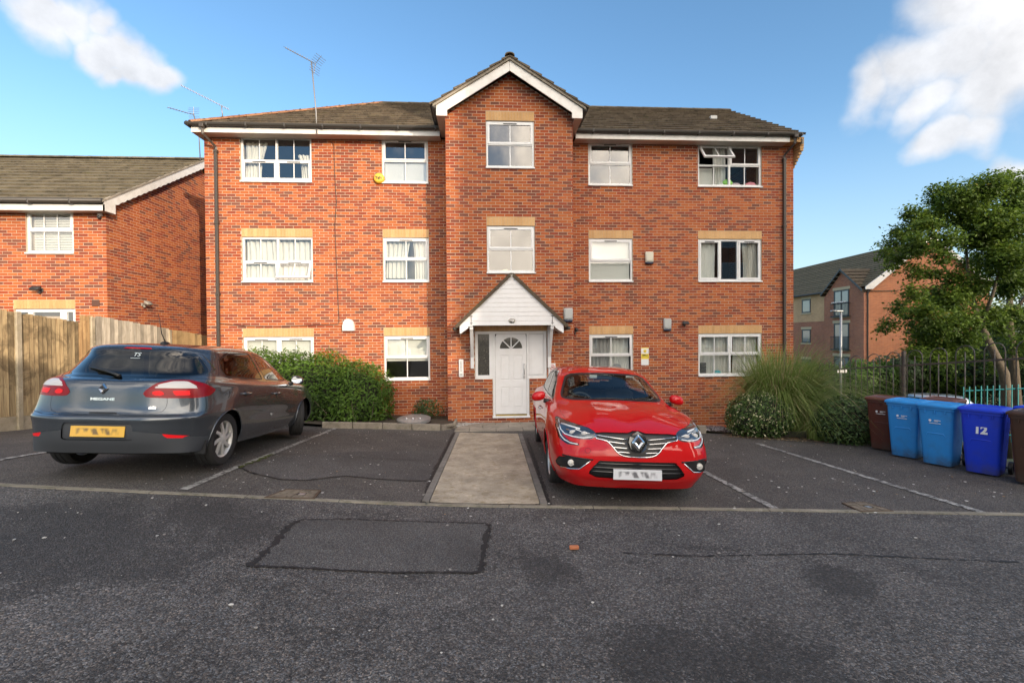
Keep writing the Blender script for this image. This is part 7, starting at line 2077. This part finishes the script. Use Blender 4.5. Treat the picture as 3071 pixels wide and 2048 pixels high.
def grass_clump(name, label, c, n, L, m, rs, lean=(0, 0), spread=.35, w=.012):
    root = thing(name, label, 'grass', (c[0], c[1], gh(c[0], c[1]))); R = np.random.RandomState(rs); V = []; F = []; T = []
    for i in range(n):
        a = R.uniform(0, 2*math.pi); rr = spread*math.sqrt(R.rand()); b = np.array([c[0]+rr*math.cos(a), c[1]+rr*math.sin(a), 0]); b[2] = gh(b[0], b[1])
        out = np.array([math.cos(a), math.sin(a), 0])*R.uniform(.2, 1)+np.array([lean[0], lean[1], 0])+R.normal(0, .22, 3)*np.array([1, 1, 0])
        l = L*R.uniform(.55, 1.08); up = R.uniform(.80, 1.0); arch = R.uniform(.40, 1.30); S = 7; t0 = R.rand(); dead = R.rand() < .13
        side = np.cross(out+1e-6, [0, 0, 1]); side /= np.linalg.norm(side); k0 = len(V)
        for s in range(S+1):
            u = s/S; h = l*(up*u-arch*.62*u**2.6); o = l*(.10*u+arch*.55*u**1.9); p = b+out*o+np.array([0, 0, max(h, .0)]); p[2] = max(p[2], gh(p[0], p[1])+.01); ww = w*(1-u)**.6*(.5+R.rand()*.1)
            V.append(p-side*ww); V.append(p+side*ww)
        for s in range(S): F.append((k0+2*s, k0+2*s+1, k0+2*s+3, k0+2*s+2)); T.append(.97 if dead else min(.9, max(0, .15+.55*t0+.2*s/S)))
    o = npmesh('blades', V, F, m, root, {'tint': T}, smooth=False)
    return root
M_pampas = leaf_mat('pampas_blade', [(0, (.09, .155, .032)), (.4, (.17, .25, .055)), (.75, (.26, .32, .09)), (.92, (.36, .37, .15)), (.96, (.42, .34, .18)), (1, (.46, .37, .21))], .4)
grass_clump('pampas_grass', 'tall arching clump of pampas grass at the right corner of the block', (6.45, 9.65), 5600, 2.95, M_pampas, 51, (.14, -.08), .50)
grass_clump('grass_tuft', 'low tuft of grass trailing between the two right shrubs', (6.35, 8.35), 420, .95, M_pampas, 52, (.05, -.3), .2)
for i, (x, y) in enumerate(((-7.9, 8.9), (-8.9, 9.3))):
    pass

# ------------------------------------------------------------------ grey inspection cover in the bed
ic_ = on_ground(1278, 1262)
icv = thing('inspection_cover', 'round grey inspection cover with shiny bolts in the bed beside the stair bay', 'cover', (-1.75, 11.0, gh(-1.75, 11.0)+.13))
MB().lathe([(0, .02), (.36, .016), (.40, 0), (.40, -.06)], Matrix.Translation((-1.75, 11.0, gh(-1.75, 11)+.14)) @ Matrix.Rotation(math.radians(4), 4, 'X'), 36).build('lid', M_steel, icv, auto=30)
for dx in (-.15, 0, .17): MB().ball((-1.75+dx, 10.85, gh(-1.75, 11)+.165), 1, 6, 0, (.03, .02, .014)).build('bolt', M_chrome, icv, smooth=True)

# ------------------------------------------------------------------ television aerials
M_alu = mat('aerial_alloy', (.30, .29, .28), .5, .6)
def aerial(mast, tip, boom0, label, n=14, el=.16, refl=True, mount=None, rm=.016, n2=None):
    root = thing('tv_aerial', label, 'aerial', tuple(mast[0]), group='television aerials on the roofs')
    MB().tube(mast, rm, 6).build('mast', M_alu, root, smooth=True)
    a, b = Vector(boom0), Vector(tip); d = (b-a).normalized(); s = d.cross(Z_).normalized(); up = s.cross(d)
    MB().tube([a, b], .009, 5).build('boom', M_alu, root)
    for i in range(n):
        p = a+(b-a)*((i+.6)/n); MB().tube([p-s*el*.5, p+s*el*.5], .0055, 4).build('element', M_alu, root)
        MB().tube([p, p+up*.035], .006, 4).build('clip', M_alu, root)
    if refl:
        for sg in (-1, 1):
            for k in range(4):
                p = a-d*.02+up*sg*(.04+k*.055)-d*(.02*k); MB().tube([p-s*.17, p+s*.17], .006, 4).build('reflector_rod', M_alu, root)
            MB().tube([a, a+up*sg*.24-d*.08], .008, 4).build('reflector_arm', M_alu, root)
    return root
aerial([(-4.29, 11.97, 6.85), (-4.30, 11.97, 7.4), (-4.40, 11.97, 8.66)], on_y(855, 144, 12.35), on_y(946, 192, 11.95), 'tall aerial on a mast rising from the left gutter of the block', 13)
aerial([on_y(668, 352, 15.4), on_y(664, 318, 15.4)], on_y(541, 256, 15.0), on_y(688, 330, 15.5), 'long aerial boom beyond the left hip of the block roof', 17, .18, False)
m0 = on_x(601, 488, -9.31)
aerial([m0, on_x(597, 410, -9.31), on_x(580, 340, -9.31)], on_x(503, 323, -9.3), on_x(580, 345, -9.3), 'twin boom aerial on the ridge end of the left house', 9, .12, True)
# ------------------------------------------------------------------ beyond the railings
def hi_z(p): return p.z
FA = Vector((math.sin(YAW), math.cos(YAW), 0)); FB = Vector((math.cos(YAW), -math.sin(YAW), 0))
def far_block():
    O = FB*27.1+FA*34.6
    def P(a, b, z): q = O+FA*a+FB*b; return (q.x, q.y, z)
    B = thing('apartment_building', 'distant brick apartment block with dark framed windows beyond the railings', 'building', (O.x, O.y, -2.5))
    mr = far_brick('far_red_brick', (.37, .125, .062), (.26, .085, .048), (.42, .33, .25)); mo = far_brick('far_orange_brick', (.42, .14, .055), (.31, .095, .042), (.42, .30, .2)); mb_ = far_brick('far_buff_brick', (.60, .37, .19), (.52, .31, .155), (.55, .43, .30))
    mst = mat('stone_lintel', (.50, .41, .27), .85); mfr = mat('dark_frame', (.025, .032, .038), .45)
    W = 9.2; L = 30; ez = 5.25; rz_ = 8.85; g0 = -2.8
    wins = [(7.3, z) for z in (3.55, .80, -1.95)]+[(10.1, z) for z in (3.55, .80, -1.95)]+[(13.2, z) for z in (3.55, .80, -1.95)]
    # long facade (b = 0) and the projecting bay (a 0..4.4, b -0.35)
    def wallp(name, a0, a1, b, z0, z1, m, th=.3):
        q = MB(); V = [P(a0, b, z0), P(a1, b, z0), P(a1, b, z1), P(a0, b, z1), P(a0, b+th, z0), P(a1, b+th, z0), P(a1, b+th, z1), P(a0, b+th, z1)]
        q.add(V, [(0, 3, 2, 1), (4, 5, 6, 7), (0, 1, 5, 4), (1, 2, 6, 5), (2, 3, 7, 6), (3, 0, 4, 7)]); return q.build(name, m, B)
    wallp('wall', 4.4, L, 0, g0, 2.72, mr); wallp('upper_wall', 4.4, L, -.006, 2.725, ez, mb_)
    bw = MB(); V = []
    prof = [(0, g0), (4.4, g0), (4.4, 4.70), (2.2, 6.72), (0, 4.70)]
    bw.prism(prof, lambda a, z, d: P(a, -.35+d, z), 0, .34); bw.build('bay_wall', mr, B)
    gw = MB().prism([(0, g0), (W, g0), (W, ez), (W/2, rz_), (.45, ez+.2), (0, 4.6)], lambda b, z, d: P(d, b, z), 0, .3); gw.build('gable_wall', mo, B)
    wallp('back_wall', 0.3, L, W-.3, g0, ez, mr)
    # roof with stepped tile courses
    for s in (0, 1):
        V = []; F = []; n = 18
        for i in range(n):
            t0, t1 = i/n, (i+1)/n
            for t, lift in ((t0, .10), (t1, .0)):
                b = W/2*t-.35*(1-t) if s == 0 else W-W/2*t+.35*(1-t); z = ez-.12*(1-t)+(rz_-ez)*t+lift
                V += [P(-.25, b, z), P(L, b, z)]
            k = i*4; F.append((k, k+1, k+3, k+2))
            if i: F.append((k-2, k-1, k+1, k))
        o = MB().add(V, F).build('roof', M_tile2 if s == 0 else M_tile, B)
        at_ = o.data.attributes.new('tint', 'FLOAT', 'FACE'); at_.data.foreach_set('value', [.3+.2*(i % 3) for i in range(len(o.data.polygons))])
    for s in (-1, 1):
        V = []; F = []; n = 7
        for i in range(n):
            t0, t1 = i/n, (i+1)/n
            for t, lift in ((t0, .05), (t1, 0)):
                a = 2.2+s*(2.28*(1-t)); z = 4.72+(6.80-4.72)*t+lift+.05; V += [P(a, -.6, z), P(a, 2.2+2.4*t, z)]
            k = i*4; F.append((k, k+1, k+3, k+2))
        MB().add(V, F).build('bay_roof', M_tile, B)
        f = lambda a, z, d: P(2.2+s*a, -.62+d, z)
        MB().prism([(0, 6.86), (2.32, 4.98), (2.32, 4.82), (0, 6.70)], f, 0, .05).build('barge_board', mfr, B)
    f = lambda b, z, d: P(-.30+d, b, z)
    MB().prism([(-.45, ez-.10), (W/2, rz_+.08), (W/2, rz_-.10), (.1, ez-.28), (-.45, ez-.28)], f, 0, .06).build('barge_board', M_fascia, B)
    MB().prism([(W+.45, ez-.10), (W/2, rz_+.08), (W/2, rz_-.10), (W-.1, ez-.28), (W+.45, ez-.28)], f, 0, .06).build('barge_board', M_fascia, B)
    MB().tube([P(4.5, -.42, ez-.12), P(L, -.42, ez-.12)], .07, 6).build('gutter', M_gut, B)
    MB().tube([P(-.06, -.1, ez-.3), P(-.06, -.1, g0)], .05, 6).build('downpipe', M_gut, B)
    def win(a, z, w, h, b, door=False):
        q = bpy.data.objects.new('window', None); link(q); q.parent = B
        def bx(a0, a1, z0, z1, d0, d1, m, nm):
            V = [P(a0, b+d0, z0), P(a1, b+d0, z0), P(a1, b+d1, z0), P(a0, b+d1, z0), P(a0, b+d0, z1), P(a1, b+d0, z1), P(a1, b+d1, z1), P(a0, b+d1, z1)]
            return MB().add(V, [(0, 3, 2, 1), (4, 5, 6, 7), (0, 1, 5, 4), (1, 2, 6, 5), (2, 3, 7, 6), (3, 0, 4, 7)]).build(nm, m, q)
        a0, a1, z0, z1 = a-w/2, a+w/2, z, z+h; t = .12
        bx(a0, a1, z0, z0+t, -.03, .01, mfr, 'frame'); bx(a0, a1, z1-t, z1, -.03, .01, mfr, 'frame'); bx(a0, a0+t, z0+t, z1-t, -.03, .01, mfr, 'frame'); bx(a1-t, a1, z0+t, z1-t, -.03, .01, mfr, 'frame')
        if door: bx(a-.06, a+.06, z0+t, z1-t, -.03, .01, mfr, 'frame')
        bx(a0+t, a1-t, z0+t, z1-t, -.012, -.006, M_farglass, 'pane')
        bx(a0-.12, a1+.12, z1, z1+.22, -.035, .01, mst, 'lintel'); bx(a0-.12, a1+.12, z0-.12, z0, -.07, .01, mst, 'sill')
        if door:
            for k in range(13):
                x = a0-.12+(w+.24)*k/12; MB().tube([P(x, b-.22, z0+.02), P(x, b-.22, z0+1.05)], .014, 4).build('baluster', mfr, q)
            for zz in (.02, 1.05): MB().tube([P(a0-.14, b-.22, z0+zz), P(a1+.14, b-.22, z0+zz)], .025, 4).build('balcony_rail', mfr, q)
            for x in (a0-.14, a1+.14): MB().tube([P(x, b-.22, z0+1.05), P(x, b, z0+1.05)], .02, 4).build('balcony_rail', mfr, q)
            MB().box((0, 0, 0), (1, 1, 1), M=axes(Vector(P(a0-.14, b-.24, z0-.06)), FA*(w+.28), FB*.24, Z_*.06)).build('balcony_floor', mfr, q)
    for a, z in wins: win(a, z, 1.25, 1.25, 0 if z < 2 else -.006)
    for z in (3.02, .33, -2.36): win(2.35, z, 1.7, 2.15, -.35, True)
    for i in range(9):
        tag(MB().ball(P(1.62+i*.18, -.35-.26, 4.16), .06, 6).build('balcony_pot', M_white), 'small white pot hooked on the top balcony rail of the distant block', 'pot', 'white pots along the top balcony rail')
    for b, z in ((6.3, 2.9), (6.3, .2), (3.0, -2.2)):
        q = bpy.data.objects.new('window', None); link(q); q.parent = B
        V = lambda b0, b1, z0, z1, d: [P(-.01-d, b0, z0), P(-.01-d, b1, z0), P(-.01-d, b1, z1), P(-.01-d, b0, z1), P(.02, b0, z0), P(.02, b1, z0), P(.02, b1, z1), P(.02, b0, z1)]
        Fb = [(0, 1, 2, 3), (7, 6, 5, 4), (0, 4, 5, 1), (1, 5, 6, 2), (2, 6, 7, 3), (3, 7, 4, 0)]
        MB().add(V(b-.6, b+.6, z, z+1.4, .0), Fb).build('frame', mfr, q); MB().add(V(b-.53, b+.53, z+.07, z+1.33, .012), Fb).build('pane', M_farglass, q)
        MB().add(V(b-.7, b+.7, z+1.4, z+1.62, .02), Fb).build('lintel', mst, q)
M_farglass = mat('far_window_glass', (.17, .20, .22), .06, 0.0, .8, .6)
far_block()
# lamp column with a small sign
def lamp_post():
    b = at_depth(2522, 1100, 19.0); g = gh(b.x, b.y); R = thing('lamp_post', 'slim grey lamp post with a small white sign beyond the pampas grass', 'lamp post', (b.x, b.y, g))
    zt = at_depth(2522, 933, 19.0).z
    MB().tube([(b.x, b.y, g), (b.x, b.y, g+1.2)], .07, 10).build('base', M_steel, R, smooth=True); MB().tube([(b.x, b.y, g+1.2), (b.x, b.y, zt)], .042, 10).build('column', M_steel, R, smooth=True)
    M = axes(Vector((b.x, b.y, zt)), -FB, -FA, Z_)
    MB().bbox((-.06, -.07, -.03), (.42, .07, .035), .02, M=M).build('lantern', M_steel, R)
    ms = axes(Vector((b.x, b.y, at_depth(2522, 1112, 19.0).z)), FB, FA, Z_)
    MB().bbox((-.20, -.075, -.07), (.20, -.055, .07), .003, M=ms).build('sign_board', M_white, R)
    for z in (.025, -.025): MB().box((-.15, -.079, z-.008), (.15, -.0755, z+.008), M=ms).build('text_line', M_greyp, R)
lamp_post()
# car on the lower car park, teal railings
def far_car():
    p = at_depth(2760, 1180, 20.0); g = gh(p.x, p.y)
    m = mat('silver_paint', (.42, .48, .54), .3, .5, coat=1)
    root = thing('parked_car', 'pale silver blue car partly hidden behind the railings', 'car', mat4=car_pose(p.x, p.y, p.z-1.45, -100, 0, 0))
    V, N, T = car_surface(RED_RINGS, 6, 5); M = (V, N, T)
    for x in (.92, 3.59): _, M = clip(M, np.maximum(np.hypot(M[0][:, 0]-x, M[0][:, 2]-.318)-.355, .45-np.abs(M[0][:, 1])))
    for nm, fn in (('windscreen', lambda V: np.maximum(S_front(V, [(-.1, 1.365), (.55, 1.335), (.68, 1.04), (-.1, 1.03)], 2.3), .9-V[:, 0])), ('side_window', lambda V: S_side(V, [(1.52, 1.0), (2.32, 1.01), (2.48, 1.365), (1.9, 1.22)], .4)), ('side_window', lambda V: S_side(V, [(2.42, 1.015), (3.35, 1.08), (3.20, 1.29), (2.56, 1.368)], .4)), ('rear_window', lambda V: S_rear(V, [(-.1, 1.36), (.47, 1.33), (.6, 1.10), (-.1, 1.085)], 3.3))):
        a, M = clip(M, fn(M[0])); 
        for h in (sided(a) if nm == 'side_window' else [a]): shell(nm, h, M_carglass_dark, root)
    shell('body', M, m, root)
    for x in (.92, 3.59):
        for sd in (-1, 1): wheel(root, x, sd, .318, .205, 'grey', yo=.872)
    MB().box((.3, -.78, .17), (4.1, .78, .26)).build('underbody', M_under, root, world=False)
far_car()
M_teal = mat('teal_paint', (.02, .23, .24), .5)
def teal():
    A, B = at_depth(2890, 1160, 13.2), at_depth(3330, 1140, 11.6); d = (B-A); d.z = 0; L = d.length; t = d.normalized(); z0, z1 = A.z, B.z
    R = thing('metal_fence', 'teal painted vertical bar fence behind the dark railings', 'fence', (A.x, A.y, z0-1.5))
    n = int(L/.12)
    for i in range(n+1):
        p = A+t*(i*.12); z = z0+(z1-z0)*i/n; w = .035 if i % 20 == 16 else .010
        MB().box((p.x-w, p.y-w, z-1.6), (p.x+w, p.y+w, z+(.05 if w > .02 else 0))).build('post' if w > .02 else 'bar', M_teal, R)
    for dz in (-.12, -1.4): MB().tube([A+Vector((0, 0, dz)), Vector((B.x, B.y, z1+dz))], .02, 4).build('rail', M_teal, R)
teal()
def tree(name, label, D, trunk, limbs, blobs, n, size, rs, m, group=None, zz=0, r0=.15):
    b = at_depth(*trunk[0], D); R = thing(name, label, 'tree', (b.x, b.y, gh(b.x, b.y)), group=group); rd = np.random.RandomState(rs)
    pts = [at_depth(x, y, D) for x, y in trunk]; pts[0].z = gh(b.x, b.y)-.1
    MB().tube(pts, [r0*(1-.55*i/(len(pts)-1)) for i in range(len(pts))], 9).build('trunk', M_bark, R, smooth=True)
    for l in limbs:
        q = [at_depth(x, y, D+dz) for x, y, dz in l]; MB().tube(q, [r0*.42*(1-.75*i/(len(q)-1)) for i in range(len(q))], 6).build('limb', M_bark, R, smooth=True)
    tot = sum(r*r for x, y, r in blobs); P = []; N = []; T = []
    for i, (x, y, r) in enumerate(blobs):
        c = np.array(at_depth(x, y, D+rd.uniform(-1.3, 1.3))); rm = r/1365*D
        k = max(8, int(n/18*r*r/tot))                    # sprays of about 18 leaves
        d = rd.normal(0, 1, (k, 3)); d /= np.linalg.norm(d, axis=1, keepdims=True)
        s = c+d*rm*(rd.rand(k, 1)**.5)*np.array([1.05, 1.1, .95])
        for j in range(k):
            L = rd.uniform(.07, .17); q = rd.normal(0, 1, (18, 3))*np.array([1, 1, .75])*L+s[j]
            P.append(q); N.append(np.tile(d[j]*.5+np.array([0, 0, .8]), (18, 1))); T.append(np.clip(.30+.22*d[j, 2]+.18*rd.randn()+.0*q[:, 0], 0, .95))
    P = np.concatenate(P); N = np.concatenate(N); T = np.concatenate(T)
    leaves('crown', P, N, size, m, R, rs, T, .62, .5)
    return R
zb = lambda L: [(2350+x/3.136, 500+y/3.136, r/3.136) for x, y, r in L]
crown1 = zb([(1000, 745, 70), (960, 830, 50), (1150, 640, 90), (1080, 610, 60), (1330, 560, 100), (1210, 430, 70), (1270, 480, 70), (1470, 290, 120), (1430, 210, 50), (1450, 470, 110), (1650, 260, 130), (1800, 330, 160), (1830, 140, 50), (1950, 190, 120), (2100, 170, 130), (2080, 90, 40), (2230, 340, 150), (1920, 500, 160), (1650, 470, 130), (2100, 600, 160), (1800, 670, 130), (1500, 690, 120), (1270, 740, 100), (1060, 860, 70), (1180, 800, 60), (1020, 950, 45), (1240, 980, 70), (1380, 1010, 70), (1500, 850, 60), (1980, 820, 130), (2180, 850, 130), (1230, 1190, 80), (1420, 1230, 130), (1090, 1330, 70), (990, 1480, 60), (940, 1540, 35), (1290, 1390, 120), (1580, 1250, 140), (1620, 1060, 90), (1790, 1130, 120), (2210, 1080, 130), (2050, 1150, 100), (1480, 1490, 130), (1350, 1560, 90), (1700, 1450, 110), (1240, 1540, 60), (2120, 1380, 90), (1950, 700, 110), (1300, 1650, 100), (1500, 1680, 110), (1700, 1620, 100), (1240, 1740, 60), (1440, 1790, 80), (1640, 1770, 70), (1900, 1380, 110), (2000, 1500, 90), (1750, 900, 80), (1870, 960, 80), (2080, 950, 100)])
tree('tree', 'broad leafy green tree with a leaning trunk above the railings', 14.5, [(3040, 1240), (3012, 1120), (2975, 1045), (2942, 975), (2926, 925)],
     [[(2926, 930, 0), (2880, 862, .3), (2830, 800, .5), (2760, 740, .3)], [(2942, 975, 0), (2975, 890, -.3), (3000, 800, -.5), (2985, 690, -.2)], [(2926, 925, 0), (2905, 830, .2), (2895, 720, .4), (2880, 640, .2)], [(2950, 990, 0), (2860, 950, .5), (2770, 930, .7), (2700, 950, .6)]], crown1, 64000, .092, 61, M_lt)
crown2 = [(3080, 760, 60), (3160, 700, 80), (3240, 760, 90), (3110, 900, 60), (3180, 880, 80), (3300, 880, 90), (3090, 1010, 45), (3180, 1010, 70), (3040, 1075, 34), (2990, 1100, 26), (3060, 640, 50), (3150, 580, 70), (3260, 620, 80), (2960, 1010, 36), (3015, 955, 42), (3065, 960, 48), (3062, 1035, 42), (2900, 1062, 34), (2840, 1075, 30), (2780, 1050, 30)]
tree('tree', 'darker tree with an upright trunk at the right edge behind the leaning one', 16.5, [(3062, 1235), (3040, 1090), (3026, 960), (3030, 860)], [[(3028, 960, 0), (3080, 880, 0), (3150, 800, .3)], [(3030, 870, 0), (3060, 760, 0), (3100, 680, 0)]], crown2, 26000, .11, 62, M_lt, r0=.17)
fb = [((2600, 1120), 23.0, (2.0, 1.0, 1.0), M_lh, 'light green bush below the distant block'), ((2700, 1110), 24, (2.0, 1.2, 1.3), M_ld, 'dark green bush behind the bow topped railings, left of the tree trunk'), ((2800, 1095), 24.5, (2.2, 1.2, 1.7), M_ld, 'dark green bush below the overhanging tree branches'), ((2900, 1085), 23, (2.0, 1.2, 1.9), M_lt, 'mid green bush left of the leaning tree trunk'), ((3010, 1060), 22, (2.2, 1.2, 2.2), M_ld, 'dark green bush behind the leaning tree trunk'), ((3130, 1050), 21, (2.2, 1.2, 2.3), M_ld, 'dark green bush at the right edge behind the railings'), ((2445, 1125), 22, (1.8, 1, .9), M_lh, 'green bush seen behind the pampas grass')]
for i, ((x, y), D, rad, m, lab) in enumerate(fb):
    p = at_depth(x, y, D); bush('bush', lab, 'bush', (p.x, p.y, p.z-.25*rad[2]), rad, 4200, .15, m, 70+i, twigs=3, depth=.35, noise_amp=.28, group='bushes behind the railings', tint_top=.2)
    o = bpy.data.objects[-1]

# ------------------------------------------------------------------ unseen shade casters added behind the camera (also reflected in panes)
def shade_casters_behind():
    T = thing('shade_caster_houses', 'row of plain brick houses across the street, behind the camera', 'house', (13, -12, .2))  # low unseen occluder, ridge height set to keep the ground in shadow
    y0, y1, x0, x1 = -19.0, -12.0, 6.5, 18.9; ez, rz_ = 5.2, 8.05
    MB().box((x0, y0, -.5), (x1, y1, ez)).build('wall', M_fb, T)
    MB().prism([(y1+.4, ez-.1), (y0-.4, ez-.1), ((y0+y1)/2, rz_)], lambda a, b, d: (x0-.2+d, a, b), 0, x1-x0+.4).build('roof', M_tile2, T)
    for i in range(4):
        for z in (.6, 3.2):
            x = x0+1.2+i*3.5
            q = MB().bbox((x, y1+.005, z), (x+1.3, y1+.05, z+1.25), .01).build('window', M_white, T); MB().box((x+.08, y1+.0505, z+.08), (x+1.22, y1+.06, z+1.17)).build('pane', M_farglass, q)
    K = thing('shade_caster_block', 'tall brick apartment block across the street, behind the camera', 'building', (25, -16, .2))  # tall unseen occluder, its left end sets the shadow edge on the bay
    X0, X1, Y0, Y1, H = 19.1, 30.0, -19, -14, 20.5
    MB().box((X0, Y0, -.5), (X1, Y1, H)).build('wall', M_fb, K); MB().box((X0-.3, Y0-.3, H), (X1+.3, Y1+.3, H+.35)).build('roof', M_gut, K)
    for i in range(2):
        for f in range(7):
            x = X0+1.5+i*4.0; z = .8+f*2.8
            q = MB().bbox((x, Y1+.005, z), (x+2.2, Y1+.06, z+1.5), .01).build('window', M_white, K); MB().box((x+.08, Y1+.0605, z+.08), (x+2.12, Y1+.07, z+1.42)).build('pane', M_farglass, q)
    K2 = thing('shade_caster_block', 'second tall brick apartment block across the street, behind the camera', 'building', (62, -16, .2))  # further unseen block, added to shade the distant gable
    MB().box((45, Y0, -.5), (84, Y1, H)).build('wall', M_fb, K2); MB().box((44.7, Y0-.3, H), (84.3, Y1+.3, H+.35)).build('roof', M_gut, K2)
    for i in range(9):
        for f in range(7):
            x = 46.5+i*4.1; z = .8+f*2.8
            q = MB().bbox((x, Y1+.005, z), (x+2.2, Y1+.06, z+1.5), .01).build('window', M_white, K2); MB().box((x+.08, Y1+.0605, z+.08), (x+2.12, Y1+.07, z+1.42)).build('pane', M_farglass, q)
    rd = np.random.RandomState(9)
    R = thing('shade_caster_tree', 'leafy street tree behind the camera', 'tree', (15.3, -11.5, .3))  # unseen crown added to break up the shadow edge on the stair bay
    MB().tube([(15.3, -11.5, .2), (15.4, -11.5, 4), (15.3, -11.6, 9)], [.28, .2, .1], 8).build('trunk', M_bark, R, smooth=True)
    P = []
    for k in range(420):
        d = rd.normal(0, 1, 3); d /= np.linalg.norm(d); c = np.array([15.3, -11.6, 10.0])+d*np.array([.95, 1.3, 4.8])*rd.rand()**.4
        P.append(c+rd.normal(0, .32, (14, 3)))
    P = np.concatenate(P); leaves('crown', P, np.tile([0, 0, 1.], (len(P), 1)), .15, M_lt, R, 3, None, .6)
shade_casters_behind()

# printed and fixed lettering becomes ordinary mesh
def bake_text():
    dg = bpy.context.evaluated_depsgraph_get(); fs = [o for o in bpy.data.objects if o.type == 'FONT']
    for o in fs:
        me = bpy.data.meshes.new_from_object(o.evaluated_get(dg)); n = bpy.data.objects.new(o.name, me); nm = o.name
        n.parent = o.parent; n.matrix_local = o.matrix_local.copy()
        if not me.materials: me.materials.append(o.data.materials[0])
        bpy.data.objects.remove(o, do_unlink=True); n.name = nm; link(n); n['kind'] = 'stuff'
bake_text()
